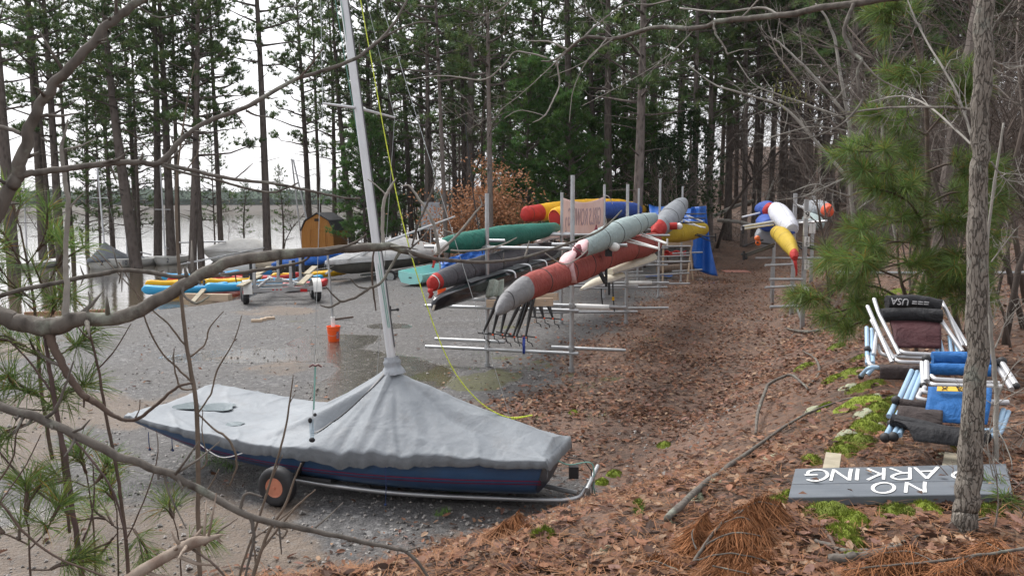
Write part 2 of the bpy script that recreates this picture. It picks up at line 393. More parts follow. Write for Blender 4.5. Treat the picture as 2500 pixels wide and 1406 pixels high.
damp = t.ramp(t.noise(.42, 6, .65), [(.40, 0.), (.66, 1.)])
c = t.mix(t.math('MULTIPLY', damp, .45), c, t.mix(1., c, (.55, .52, .48), 'MULTIPLY'))
t.col(c)
t.l(t.math('SUBTRACT', t.ramp(wet, [(0., .72), (.42, .40), (.75, .04)]), t.math('MULTIPLY', damp, .22), 0, True), t.b.inputs['Roughness'])
t.b.inputs['Specular IOR Level'].default_value = .4
h = t.math('ADD', t.math('MULTIPLY', gd, -1.), t.math('MULTIPLY', t.noise(16, 6, .75), 2.6))
h = t.math('MULTIPLY', h, t.math('SUBTRACT', 1., t.math('MULTIPLY', wet, .93)))
t.l(t.bump(h, .85, .03), t.b.inputs['Normal'])
me.materials.append(t.m)
ground = struct(place('ground', me))

# ------------------------------------------------------------ lake
t = NT('muddy lake water'); t.col((.095, .076, .050)); t.b.inputs['Roughness'].default_value = .02; t.b.inputs['IOR'].default_value = 1.5
t.b.inputs['Specular IOR Level'].default_value = 1.
hh = t.math('ADD', t.noise(2.2, 4, .6, stretch=(.55, 1.5, 1)), t.math('MULTIPLY', t.noise(.45, 3, .5, stretch=(.5, 1.3, 1)), 1.4))
t.l(t.bump(hh, .15, .07), t.b.inputs['Normal'])
mb = MB(); mb.add([(-1500, 16, -.12), (900, 16, -.12), (900, 1500, -.12), (-1500, 1500, -.12)], [(0, 1, 2, 3)])
struct(mb.build('lake', t.m, smooth=False))

# ------------------------------------------------------------ far shore: marsh strip, distant wood
t = M('marsh grass', (.050, .040, .030), .9, var=.3, vs=.05)
mb = MB(); rows = []
for i in range(60):
    x = -620 + i * 16; y0 = 470 + 12 * nz(i * .3)
    rows.append([(x, y0 - 3, -.3), (x, y0, .5 + .4 * nz(i * .9, 3)), (x, y0 + 14, 2.0 + .7 * nz(i * .7, 8)), (x, y0 + 60, 4.6), (x, y0 + 100, 5)])
mb.grid(rows); struct(mb.build('far_shore', t))
FAR = M('distant trees', (.085, .115, .085), .9, var=.25, vs=.03, attr=True, spec=.1)
mb = MB(); rs = random.Random(3)
rows = []
for i in range(150):
    x = -620 + i * 6; tp = 13.5 + 3.2 * fbm(x * .02, 1.7, 0, 4) + 2 * nz(x * .2)
    rows.append([(x, 532, 1), (x, 530, tp * .6), (x, 537, tp), (x, 560, tp * .9), (x, 575, 1)])
mb.grid(rows)
for i in range(9000):
    x = rs.uniform(-620, 270); top = 15.2 + 3.2 * fbm(x * .02, 1.7, 0, 4) + 2.4 * nz(x * .2)
    z = top * (rs.random() ** .45); y = 529 - 3 * rs.random() + (4 if z > top * .8 else 0); r = rs.uniform(.5, 1.5)
    k = rs.uniform(.55, 1.35); p = [(x + r * rs.uniform(-1, 1), y + rs.uniform(-1, 1), z + r * rs.uniform(-1, 1)) for _ in range(4)]
    br = rs.random() < .12
    mb.add(p, [(0, 1, 2), (0, 2, 3)], 0, (k * 1.5, k * 1.05, k * .85) if br else (k, k, k))
stuff(tag(mb.build('distant_wood', FAR, smooth=False), 'hazy green wood along the far lake shore', 'woodland'))
# ------------------------------------------------------------ pine builders (meshes shared by the copies)
def tuft(mb, p, d, n, L, wd, rs, col, spread=.8, m=0):
    d = V(d).normalized()
    for _ in range(n):
        q = V((rs.gauss(0, 1), rs.gauss(0, 1), rs.gauss(0, 1)))
        e = (d + q * spread * .6).normalized(); l = L * rs.uniform(.7, 1.1)
        s_ = e.cross(V((rs.uniform(-1, 1), rs.uniform(-1, 1), rs.uniform(-1, 1))))
        s_ = s_.normalized() * wd if s_.length > 1e-5 else V((wd, 0, 0))
        mb.add([p - s_, p + s_, p + e * l], [(0, 1, 2)], m, col)
def pine_meshes(seed, H=23., r0=.22, crown0=.42, nl=46, bend=.25, Lmax=3.4, dens=1.5, stubs=16, tl=.36, twd=.024, tn=14, flat=.45):
    rs = random.Random(seed); tb = MB()
    ph = rs.uniform(0, 6); bx = rs.uniform(-bend, bend); by = rs.uniform(-bend, bend)
    def ax(z):
        u = z / H; return V((bx * math.sin(u * 3 + ph) - bx * math.sin(ph), by * math.sin(u * 2.5 + ph * 2) - by * math.sin(ph * 2), z))
    def rad(z): return r0 * ((1 - z / H) ** .75 * .92 + .05) * (1 + .35 * math.exp(-z / .5))
    N = 26
    tb.tube([ax(-.6 + (H + .6) * i / N) if i else V((0, 0, -.6)) for i in range(N + 1)], [rad(max(0, -.6 + (H + .6) * i / N)) for i in range(N + 1)], 10)
    for i in range(stubs):                                       # dead lower branches
        z = rs.uniform(.12, crown0 + .1) * H; a = rs.uniform(0, 6.28); l = rs.uniform(.3, 1.6); p = ax(z); dz = rs.uniform(-.1, .35)
        q = p + V((math.cos(a) * l * .6, math.sin(a) * l * .6, dz * l)); e = p + V((math.cos(a + .2) * l, math.sin(a + .2) * l, dz * l * 1.2 + rs.uniform(-.2, .1)))
        tb.tube([p, q, e], [.028, .018, .006], 4)
    lb = MB(); cb = MB()
    for i in range(nl):
        u = crown0 + (1 - crown0) * ((i + rs.random()) / nl) ** .9; z = u * H; a = i * 2.4 + rs.uniform(-.5, .5)
        k = (u - crown0) / (1 - crown0); L = Lmax * (1 - k ** 1.6) * rs.uniform(.55, 1.1) + .35
        up = lerp(.0, .75, k) + rs.uniform(-.12, .15)
        p = ax(z); hd = V((math.cos(a), math.sin(a), 0)); pts = []
        for j in range(5):
            f = j / 4; pts.append(p + hd * L * f + V((0, 0, up * L * f + .25 * L * f * f * .5)) + V((rs.uniform(-1, 1), rs.uniform(-1, 1), rs.uniform(-1, 1))) * .06 * L * f)
        lb.tube(pts, [.05 * (1 - f / 4.6) * (.6 + L / 3) for f in range(5)], 4)
        cl = []
        for _ in range(int(2 + 1.25 * L)):
            f = min(1., rs.uniform(.35, 1.1)); ii = min(int(f * 4), 3); b = pts[ii].lerp(pts[ii + 1], f * 4 - ii); q = b + V((-hd.y, hd.x, 0)) * rs.gauss(0, .28 * L * (1.15 - f) + .12) + V((0, 0, rs.uniform(.0, .25))); lb.tube([b, q], [.016, .007], 3, False); cl.append((q, q - b, rs.uniform(.6, 1.35)))
        for j in range(int((5 + 4.5 * L) * dens)):
            q0, side, g0 = cl[rs.randrange(len(cl))]; q = q0 + V((rs.gauss(0, .20), rs.gauss(0, .20), abs(rs.gauss(0, flat * .4)) - .05))
            g = g0 * rs.uniform(.8, 1.2); yb = rs.uniform(.85, 1.25)
            tuft(cb, q, (side.x + hd.x * .6, side.y + hd.y * .6, .7), tn, tl, twd, rs, (g * yb, g, g * rs.uniform(.7, 1.1)), 1.0)
    for _ in range(6): tuft(cb, ax(H - .3 * _ * .6), (0, 0, 1), tn, tl, twd, rs, (1, 1, 1), .8)
    return tb, lb, cb
def pine_proto(name, seed, bark_m=BARK_PINE, foliage=NEEDLE, **k):
    tb, lb, cb = pine_meshes(seed, **k)
    return tb.mesh('trunk', bark_m, ang=180), lb.mesh('limbs', bark_m, ang=180), cb.mesh('crown', foliage, smooth=False)
TALL = [pine_proto('t', 100 + i, **k) for i, k in enumerate((
    dict(H=23, r0=.24, crown0=.40, nl=44, bend=.25), dict(H=25, r0=.21, crown0=.47, nl=40, bend=.15), dict(H=21, r0=.19, crown0=.36, nl=40, bend=.35),
    dict(H=24, r0=.22, crown0=.52, nl=36, bend=.2), dict(H=22, r0=.20, crown0=.30, nl=50, bend=.3), dict(H=19, r0=.16, crown0=.45, nl=34, bend=.5, Lmax=2.4)))]
BUSHY = [pine_proto('b', 200 + i, **k) for i, k in enumerate((
    dict(foliage=NEEDLE_YOUNG, H=10.5, r0=.12, crown0=.08, nl=64, bend=.2, Lmax=2.7, dens=2., stubs=3, tl=.34, tn=16, flat=.6), dict(foliage=NEEDLE_YOUNG, H=8.5, r0=.10, crown0=.10, nl=54, bend=.25, Lmax=2.4, dens=2., stubs=3, tl=.34, tn=16, flat=.6)))]
THIN = [pine_proto('s', 300 + i, **k) for i, k in enumerate((
    dict(H=13, r0=.085, crown0=.25, nl=34, bend=.4, Lmax=1.5, dens=.8, stubs=10), dict(H=11, r0=.07, crown0=.15, nl=38, bend=.4, Lmax=1.6, dens=.7, stubs=6)))]
def pine(protos, k, x, y, label, group=None, dia=None, tilt=(0, 0), hs_=1., rz=None, name='pine_tree', pale=False, z=None):
    me = protos[k % len(protos)]
    r = thing(name, label, 'tree', (x, y, (hz(x, y) if z is None else z) - .05), 0, group)
    r.rotation_euler = (tilt[1], tilt[0], rnd(0, 6.28) if rz is None else rz)
    r.rotation_mode = 'ZXY' if False else 'XYZ'
    base = me[0].vertices[30].co; r0 = max(V((v.co.x, v.co.y)).length for v in me[0].vertices[:10]) / 1.6
    sx = 1. if dia is None else dia / 2 / r0
    sx = min(max(sx, .5), 2.2)
    r.scale = (hs_, hs_, hs_)
    tr = place('trunk', me[0], r, True); tr.scale = (sx / hs_, sx / hs_, 1)
    if pale: tr.data = PALE.setdefault(me[0].name, me[0].copy()); tr.data.materials[0] = BARK_PALE
    li = place('limb', me[1], tr, True); li.scale = (hs_ / sx, hs_ / sx, 1)
    place('crown', me[2], r, True); return r
PALE = {}
def pine_px(protos, k, px0, py0, px1, py1, Y, label, wpx, group=None, **kw):
    """a pine whose trunk passes photo points (px0,py0) high and (px1,py1) low, at distance Y"""
    a = at(px0, py0, Y); b = at(px1, py1, Y); d = a - b
    lean = math.atan2(d.x, d.z); zb = -.5
    f = (b.z - zb) / d.z; x = b.x - d.x * f
    zb = hz(x, Y)
    return pine(protos, k, x, Y, label, group, dia=wpx * mpp(Y), tilt=(lean, rnd(-.015, .015)), rz=0, **kw)
# rz is folded into tilt order below: rotate foliage copies by swapping prototypes instead
k = 0
G1 = 'pines standing in the flooded shore'
for (a, b, c, d, Y, wpx, lab) in (
    (0, 160, 26, 540, 40, 27, 'thick leaning pine trunk cut by the left edge of the view'),
    (66, 40, 100, 560, 47, 19, 'straight pine behind the thick arching limb, near the left edge'),
    (118, 200, 146, 600, 46, 20, 'dark pine just left of the pale crooked bare branch'),
    (143, 150, 178, 600, 52, 10, 'very slim pine close behind the pale crooked bare branch'),
    (196, 150, 209, 560, 60, 9, 'slim straight pine rising behind the grey covered moored dinghy'),
    (276, 60, 332, 610, 45, 28, 'stout leaning pine in the water behind the white dinghy numbered 10'),
    (322, 150, 342, 620, 56, 8, 'hair thin young pine between the two stout shore pines'),
    (374, 60, 384, 632, 49, 18, 'upright left pine of the close pair behind the white dinghy numbered 2'),
    (388, 60, 418, 632, 48, 20, 'leaning right pine of the close pair behind the white dinghy numbered 2'),
    (424, 120, 436, 640, 54, 11, 'thin pine right behind the long vertical sapling stem'),
    (458, 80, 468, 636, 45, 17, 'pine with its foot in the water just left of the white covered boat'),
    (478, 40, 492, 636, 48, 14, 'pine touching the bow of the white covered boat'),
    (513, 60, 540, 604, 53, 12, 'pine above the middle of the white covered boat'),
    (628, 30, 652, 604, 50, 17, 'solitary tall pine in the open sky gap left of the shed'),
    (727, 40, 754, 540, 62, 14, 'pine behind the left wall of the orange shed'),
    (762, 60, 780, 530, 66, 9, 'slim pine directly above the orange shed'),
    (792, 20, 812, 480, 68, 11, 'pine above the right slope of the orange shed'),
    (826, 30, 858, 560, 57, 15, 'pine seen just left of the white mast foot of the spreader'),
):
    pine_px(TALL, k, a, b, c, d, Y, lab, wpx, G1); k += 1
G2 = 'pines of the wood behind the racks'
for (a, b, c, d, Y, wpx, lab, pale) in (
    (897, 60, 905, 560, 58, 13, 'pine just right of the white mast, behind the yellow rope', False),
    (922, 60, 930, 560, 62, 13, 'pine between the yellow rope and the grey wire stay', False),
    (945, 100, 962, 560, 56, 14, 'dark pine right of the yellow rope above the grey covered trailer boat', False),
    (980, 130, 1004, 560, 60, 12, 'pine behind the upper end of the forked grey branch', False),
    (1028, 100, 1040, 560, 52, 13, 'pine just left of the slim pale pine', False),
    (1052, 60, 1058, 560, 55, 13, 'dark straight pine hugging the slim pale pine', False),
    (1063, 10, 1086, 540, 40, 10, 'slim pale barked pine rising from the left side of the rusty leaved beech', True),
    (1096, 100, 1112, 560, 62, 12, 'pine rising through the left half of the rusty leaved beech', False),
    (1127, 120, 1134, 560, 58, 13, 'dark pine behind the middle of the rusty leaved beech', False),
    (1152, 60, 1148, 520, 54, 19, 'thick pale brown pine above the rusty leaved beech', True),
    (1168, 110, 1176, 560, 64, 10, 'thin pine right of the thick pale brown pine', False),
    (1203, 60, 1200, 560, 38, 13, 'pinkish barked pine standing behind the left front rack post', True),
    (1226, 150, 1230, 560, 60, 9, 'slim dark pine right of the pinkish barked pine', False),
    (1300, 80, 1296, 560, 56, 10, 'thin pine at the left side of the bushy green pines', False),
    (1326, 40, 1330, 560, 58, 12, 'pine behind the bushy green pines, left of the tall front rack post', False),
    (1386, 60, 1396, 560, 50, 21, 'broad dark pine exactly above the tall front rack post', False),
    (1422, 160, 1440, 560, 60, 10, 'leaning slim pine above the pale pink banner', False),
    (1456, 40, 1458, 560, 52, 16, 'straight pine above the right half of the pale pink banner', False),
    (1482, 40, 1484, 560, 48, 20, 'thick dark pine above the blue wrapped shell', False),
    (1520, 80, 1520, 560, 62, 10, 'slim pine between the thick dark pine and the rough purple pine', False),
    (1576, 20, 1556, 520, 40, 24, 'rough purple barked pine, the thickest of the middle wood', True),
    (1596, 60, 1590, 520, 60, 11, 'thin pine just right of the rough purple barked pine', False),
    (1650, 40, 1652, 520, 56, 11, 'pine left of the two pale trunks above the cedar', False),
    (1676, 40, 1664, 520, 52, 10, 'left of the two pale trunks beyond the dark cedar', True),
    (1702, 40, 1694, 540, 46, 14, 'right of the two pale trunks beyond the dark cedar', True),
    (1786, 20, 1776, 520, 50, 17, 'dark pine behind the fallen grey log', False),
    (1824, 20, 1816, 520, 48, 13, 'purple brown pine in the sky gap right of centre', True),
    (1805, 60, 1796, 500, 64, 9, 'thin pine between the two pines of the sky gap', False),
    (1898, 40, 1902, 520, 56, 16, 'dark pine above the white wrapped shell', False),
    (1928, 60, 1932, 520, 60, 12, 'pine above the yellow wrapped shell of the numbered rack', False),
    (1965, 60, 1970, 520, 58, 18, 'broad pine above the numbered rack post', False),
    (2010, 20, 2010, 520, 50, 16, 'dark pine left of the pale crooked sapling', False),
    (2052, 20, 2050, 520, 54, 14, 'dark pine behind the pale crooked sapling', False),
):
    pine_px(TALL, k, a, b, c, d, Y, lab, wpx, G2, pale=pale); k += 1
# the deeper wood: nothing in the photo tells these apart
rs = random.Random(21)
for i in range(80):
    px = rs.uniform(850, 2620) if i < 68 else rs.uniform(30, 840); Y = rs.uniform(66, 120) if i < 68 else rs.uniform(56, 72)
    x = (px - 1250) / FPX * Y
    if i >= 68 and (sdist(SHORE, x, Y) < -20 or 540 < px < 735): continue
    r = pine(TALL, rs.randrange(6), x, Y, 'slim dark pine trunk deep among the others in the background wood', 'pines deep in the background wood',
         dia=rs.uniform(.2, .42), tilt=(rs.uniform(-.04, .04), rs.uniform(-.03, .03)), rz=rs.uniform(0, 6.28), hs_=rs.uniform(.85, 1.1), pale=rs.random() < .25)
rs2 = random.Random(55)
for i in range(64):
    px = rs2.uniform(1700, 2560); Y = rs2.uniform(34, 66); x = (px - 1250) / FPX * Y
    if px < 1960 and Y < 46: continue
    pine(TALL, rs2.randrange(6), x, Y, 'slim dark pine trunk among the bare twigs on the right hand slope', 'pines on the right hand slope', dia=rs2.uniform(.16, .34), tilt=(rs2.uniform(-.05, .05), rs2.uniform(-.03, .03)), rz=rs2.uniform(0, 6.28), hs_=rs2.uniform(.85, 1.1), pale=rs2.random() < .35)
# bushy young pines behind the racks
for i, (px, Y, s_, lab) in enumerate((
    (1290, 47, 1.05, 'bushy green pine left of the tall front rack post, over the red wrapped shell tip'), (1345, 52, 1.35, 'bushy green pine right above the pale pink banner, left one'),
    (1440, 55, 1.25, 'bushy green pine above the right edge of the pale pink banner'), (1500, 50, 1.0, 'bushy green pine above the blue wrapped shell'),
    (1390, 45, .85, 'low bushy pine close behind the pale pink banner'), (1570, 54, .95, 'bushy pine between the rough purple pine and the cedar'),
    (893, 52, .82, 'bushy pine right of the orange shed, behind the white mast'), (925, 60, 1.0, 'bushy pine between the white mast and the yellow rope'), (985, 66, .9, 'bushy pine behind the white spar of the trailer boat'),
    (1240, 62, .9, 'bushy pine showing right of the rusty leaved beech'))):
    pine(BUSHY, i, (px - 1250) / FPX * Y, Y, lab, 'bushy young pines', hs_=s_, rz=i * 1.3, name='young_pine_tree')
# slender young pines at the water's edge
for i, (px, Y, s_, lab) in enumerate((
    (245, 47, .80, 'slender dense young pine behind the grey covered moored dinghy'), (345, 60, .95, 'slender young pine between the stout leaning pine and the close pair'), (275, 50, .75, 'short young pine tangled behind the mast of the grey covered dinghy'),
    (525, 64, 1.05, 'slender young pine over the bow of the white covered boat'), (690, 57, .48, 'small young pine between the solitary pine and the orange shed'), (215, 52, .85, 'slender young pine left of the grey covered dinghy mast'), (600, 60, .42, 'low scrubby pine over the stern of the white covered boat'))):
    pine(THIN, i, (px - 1250) / FPX * Y, Y, lab, 'slender young pines at the water', hs_=s_, rz=i * 1.7, name='young_pine_tree', z=-.3)

# ------------------------------------------------------------ dark cedar
def cedar(px, Y, H, label):
    rs = random.Random(9); x = (px - 1250) / FPX * Y; r = thing('cedar_tree', label, 'tree', gxy(x, Y)); b0 = r.location
    mb = MB(); mb.tube([b0 + V((0, 0, -.3)), b0 + V((.05, 0, H * .5)), b0 + V((0, .05, H))], [.16, .11, .02], 8); mb.build('trunk', BARK_PINE, r)
    mb = MB()
    for i in range(950):
        u = rs.uniform(.28, 1); a = rs.uniform(0, 6.28); rr = 1.75 * min(1, (1.02 - u) * 2.2 + .18) * (rs.random() ** .45) * (1 + .3 * nz(a * 1.5, u * 6))
        q = b0 + V((math.cos(a) * rr, math.sin(a) * rr, u * H + rs.uniform(-.2, .2))); g = rs.uniform(.6, 1.4)
        tuft(mb, q, (math.cos(a), math.sin(a), .5), 10, .26, .03, rs, (g, g, g), 1.1)
    mb.build('crown', CEDAR, r, smooth=False)
cedar(1680, 45, 8.2, 'dark dense cedar behind the blue tarpaulin shelter')
cedar(1625, 50, 6.4, 'smaller dark cedar left behind the large cedar')

# ------------------------------------------------------------ bare hardwoods
def bare_mesh(seed, H, r0, n1=16, spread=1., droop=0., zig=.25, fine=3, up=.55):
    rs = random.Random(seed); mb = MB(); tops = []
    def br(p, d, L, r, lvl):
        pts = [p]; q = p.copy(); e = d.copy(); n = 5 if lvl < 2 else 4
        for i in range(n):
            e = (e + V((rs.gauss(0, 1), rs.gauss(0, 1), rs.gauss(0, 1))) * zig * .6 + V((0, 0, -droop * .15))).normalized(); q = q + e * L / n; pts.append(q.copy())
        mb.tube(pts, [r * (1 - .75 * i / n) for i in range(n + 1)], 6 if lvl == 0 else 4 if lvl == 1 else 3, lvl == 0, 0, (rs.uniform(.7, 1.4),) * 3)
        if lvl < fine:
            m = n1 if lvl == 0 else rs.randint(4, 6) if lvl == 1 else rs.randint(2, 4)
            for _ in range(m):
                f = rs.uniform(.3 if lvl == 0 else .2, 1.); ii = min(int(f * n), n - 1); b = pts[ii].lerp(pts[ii + 1], f * n - ii)
                a = rs.uniform(0, 6.28); sd = V((math.cos(a), math.sin(a), rs.uniform(-.1, .5)))
                nd = (e * up + sd * spread * .8).normalized()
                br(b, nd, L * (rs.uniform(.22, .42) if lvl == 0 else rs.uniform(.3, .55)), r * (1 - .7 * f) * .45 + .0025, lvl + 1)
        tops.append(q)
    br(V((0, 0, -.2)), V((rs.uniform(-.08, .08), rs.uniform(-.08, .08), 1)), H, r0, 0)
    return mb, tops
BARE = [bare_mesh(400 + i, H, r, n1, sp, dr)[0].mesh('twigs', TWIG_BACK, ang=180) for i, (H, r, n1, sp, dr) in enumerate(((7, .05, 20, 1., .0), (9, .07, 22, .9, .0), (5, .035, 18, 1.2, .1), (11, .09, 22, .8, 0)))]
rs = random.Random(31)
for i in range(120):
    if i < 90: px, Y = rs.uniform(1560, 2560), rs.uniform(38, 80)
    else: px, Y = rs.uniform(880, 1500), rs.uniform(50, 76)
    if 1700 < px < 1990 and Y < 46: continue
    x = (px - 1250) / FPX * Y
    o = place('bare_sapling', BARE[rs.randrange(4)]); o.location = gxy(x, Y); o.rotation_euler = (0, 0, rs.uniform(0, 6.28)); o.scale = (rs.uniform(.8, 1.35),) * 3
    tag(o, 'leafless grey brown sapling standing among the background trunks', 'sapling', 'leafless saplings in the background wood')
rs = random.Random(37)
for i in range(44):
    px, Y = (rs.uniform(2020, 2560), rs.uniform(13, 30)) if i < 26 else (rs.uniform(2120, 2620), rs.uniform(8.5, 15)); x = (px - 1250) / FPX * Y
    o = place('bare_sapling', BARE[rs.randrange(4)]); o.location = gxy(x, Y); o.rotation_euler = (0, 0, rs.uniform(0, 6.28)); o.scale = (rs.uniform(.5, .85) if i < 26 else rs.uniform(.35, .55),) * 3
    tag(o, 'leafless thin sapling in the tangle right of the numbered rack', 'sapling', 'leafless saplings on the right hand slope')
for i, (px, Y, s_, lab) in enumerate(((600, 53, .55, 'leafless bush at the water left of the solitary pine'), (690, 60, .5, 'leafless bush at the water left of the orange shed'), (330, 51, .45, 'leafless bush at the water behind the dinghy numbered 10'), (560, 58, .4, 'leafless bush behind the white covered boat'), (665, 52, .42, 'leafless bush right of the solitary pine'), (40, 44, .6, 'leafless bush at the left edge beyond the water'), (105, 50, .7, 'leafless tree behind the thick arching limb'))):
    o = place('bare_bush', BARE[(i + 2) % 4]); x = (px - 1250) / FPX * Y; o.location = (x, Y, -.2); o.rotation_euler = (0, 0, i * 1.1); o.scale = (s_,) * 3; tag(o, lab, 'bush')
# rusty beech that keeps its dead leaves
def beech(px, Y, H, label, sd, nleaf, W):
    x = (px - 1250) / FPX * Y; r = thing('beech_tree', label, 'tree', gxy(x, Y)); b0 = r.location; rs = random.Random(sd)
    mb, tops = bare_mesh(sd, H, .07, 22, 1.1, .05); mb.v = [tuple(V(q) + b0) for q in mb.v]; mb.build('trunk', TWIG_BACK, r, ang=180)
    mb = MB()
    for i in range(nleaf):
        if rs.random() < .7: c = b0 + tops[rs.randrange(len(tops))] + V((rs.gauss(0, .25), rs.gauss(0, .25), rs.gauss(0, .2)))
        else: c = b0 + V((rs.gauss(0, W), rs.gauss(0, .7), rs.uniform(.3, H * .8)))
        s_ = rs.uniform(.05, .11); a = V((rs.gauss(0, 1), rs.gauss(0, 1), rs.gauss(0, 1))).normalized(); b = a.orthogonal().normalized()
        k = rs.uniform(.6, 1.3); mb.add([c - a * s_, c + b * s_ * .5, c + a * s_, c - b * s_ * .5], [(0, 1, 2, 3)], 0, (.40 * k, .195 * k, .10 * k))
    mb.build('foliage', LEAF_DRY, r, smooth=False)
beech(1155, 41, 5.2, 'beech holding rusty dry leaves behind the white spar', 77, 4200, 1.3)
beech(1105, 42, 3.9, 'smaller rusty leaved beech beside the grey notice board', 78, 2200, 1.)
beech(1250, 41.5, 3.2, 'low rusty leaved beech left of the red wrapped shell tip', 79, 1600, 1.)
# twig tangle of the undergrowth
mb = MB(); rs = random.Random(41)
for i in range(5200):
    if rs.random() < .7: px, Y = rs.uniform(1560, 2600), rs.uniform(44, 84)
    else: px, Y = rs.uniform(850, 1600), rs.uniform(56, 82)
    x = (px - 1250) / FPX * Y; z0 = hz(x, Y) + rs.random() ** 1.4 * 6.5; L = rs.uniform(.5, 1.8); d = V((rs.gauss(0, 1), rs.gauss(0, .5), rs.gauss(.35, .8))).normalized()
    p = V((x, Y, z0)); k = rs.uniform(.6, 1.6); mb.tube([p, p + d * L * .5 + V((0, 0, rs.uniform(-.1, .1))), p + d * L], [.016, .011, .004], 3, False, 0, (k, k * .95, k * .9))
stuff(tag(mb.build('undergrowth', TWIG_BACK, ang=180), 'brown tangle of twigs filling the wood behind the racks', 'undergrowth'))
# ------------------------------------------------------------ text helpers
def text_mesh(body, size, th=.002, flip=False):
    c = bpy.data.curves.new('lettering', 'FONT'); c.body = body; c.size = size; c.extrude = th; c.align_x = 'CENTER'; c.align_y = 'CENTER'; c.resolution_u = 3
    o = bpy.data.objects.new('lettering', c); COL.objects.link(o); dg = bpy.context.evaluated_depsgraph_get()
    me = bpy.data.meshes.new_from_object(o.evaluated_get(dg)); bpy.data.objects.remove(o); bpy.data.curves.remove(c)
    return me
def put_text(body, size, mat, parent, o, x, y, name='lettering', mirror=False):
    """lettering lying in the plane spanned by x (reading direction) and y (up of the letters) at o"""
    me = text_mesh(body, size); x = V(x).normalized(); y = V(y); y = (y - x * y.dot(x)).normalized(); z = x.cross(y)
    if mirror: x = -x
    me.transform(Matrix.Translation(V(o)) @ Matrix((x, y, z)).transposed().to_4x4()); me.materials.clear(); me.materials.append(mat)
    return place(name, me, parent)

# ------------------------------------------------------------ the covered dinghy on its trolley
NAVY = M('navy blue hull paint', (.032, .080, .170), .32, var=.15, vs=3, dirt=.35, dcol=(.06, .08, .10))
NAVY_D = M('dark bow face', (.010, .012, .032), .4, var=.2)  # end face of the bow, darker than the rest of the hull
STRIPE = M('crimson stripe', (.17, .012, .045), .4)
def canvas(name, c1, c2, grime):
    t = NT(name); t.b.inputs['Roughness'].default_value = .6; t.b.inputs['Specular IOR Level'].default_value = .25
    c = t.mix(t.ramp(t.noise(1.6, 6, .65), [(.3, 0.), (.72, 1.)]), c1, c2)
    c = t.mix(t.math('MULTIPLY', t.ramp(t.noise(5, 7, .72), [(.52, 0.), (.75, 1.)]), .5), c, grime)
    c = t.mix(1., c, t.attr('Col', 'Color'), 'MULTIPLY'); t.col(c)
    h = t.math('ADD', t.noise(3.2, 4, .5, dist=1.2), t.math('MULTIPLY', t.noise(11, 4, .55, dist=.8), .35))
    t.l(t.bump(h, .45, .035, t.bump(t.noise(260, 2), .15, .002)), t.b.inputs['Normal']); return t.m
CANVAS = canvas('grey boat canvas', (.18, .202, .225), (.245, .267, .29), (.165, .168, .172))
CANVAS2 = M('grey collar canvas', (.29, .31, .335), .85, var=.2, vs=7, bump=.5, bs=18, bd=.03)
Bw = V((.47, 8.65, 0)); ee = V((-.946, .325, 0)).normalized(); ff = V((.325, .946, 0)).normalized(); DL = 5.06
def DP(u, v, z): return Bw + ee * u + ff * v + V((0, 0, z))
def tab(T, u):
    for (a, p), (b, q) in zip(T, T[1:]):
        if u <= b: return lerp(p, q, sstep(0, 1, (u - a) / (b - a)) if False else max(0, (u - a) / (b - a)))
    return T[-1][1]
def smt(T, n=60):
    s_ = spline(T, n); return [(a, b) for a, b in s_]
HB = smt([(0, .45), (.5, .56), (1, .67), (2, .84), (3, .88), (4, .85), (DL, .75)]); SH = smt([(0, .56), (1, .56), (2, .56), (3, .56), (4, .61), (DL, .68)]); KE = smt([(0, .16), (1, .12), (2, .13), (3, .18), (4, .29), (4.6, .44), (DL, .60)])
dg_ = thing('covered_dinghy', 'large sailing dinghy under a grey canvas cover with dark blue hull, in the foreground', 'sailing dinghy', DP(2.4, 0, .05))
mb = MB(); rings = []
for i in range(41):
    u = DL * i / 40; b = tab(HB, u); s0 = tab(SH, u); k0 = tab(KE, u); rk = .10 * (1 - i / 40) * (1 if i < 8 else 0)
    pr = []
    for v, h in ((1, 1), (.985, .75), (.95, .5), (.86, .26), (.70, .10), (.4, .02), (0, 0)):
        pr.append((v * b, k0 + (s0 - k0) * h))
    sec = [DP(u + (.13 * (1 - (z - k0) / (s0 - k0)) if i == 0 else 0), -y, z) for y, z in pr] + [DP(u + (.13 * (1 - (z - k0) / (s0 - k0)) if i == 0 else 0), y, z) for y, z in reversed(pr[:-1])]
    rings.append(sec)
mb.loft(rings, True, True)
hull = mb.build('hull', NAVY, dg_)
mb = MB(); mb.add([q + ee * -.004 for q in rings[0]], [tuple(range(len(rings[0]) - 1, -1, -1))]); mb.build('bow_panel', NAVY_D, hull, smooth=False)
for dh in (.44, .53):
    mb = MB(); g = []
    for i in range(41):
        u = .03 + (DL - .03) * i / 40; b = tab(HB, u); s0 = tab(SH, u); k0 = tab(KE, u)
        def hp(h): 
            T = ((.10, .70), (.26, .86), (.5, .95), (.75, .985), (1, 1))
            return DP(u, -(tab(T, h) * b + .004), k0 + (s0 - k0) * h)
        g.append([hp(dh - .015), hp(dh + .015)])
    mb.grid(g); mb.build('stripe', STRIPE, hull)
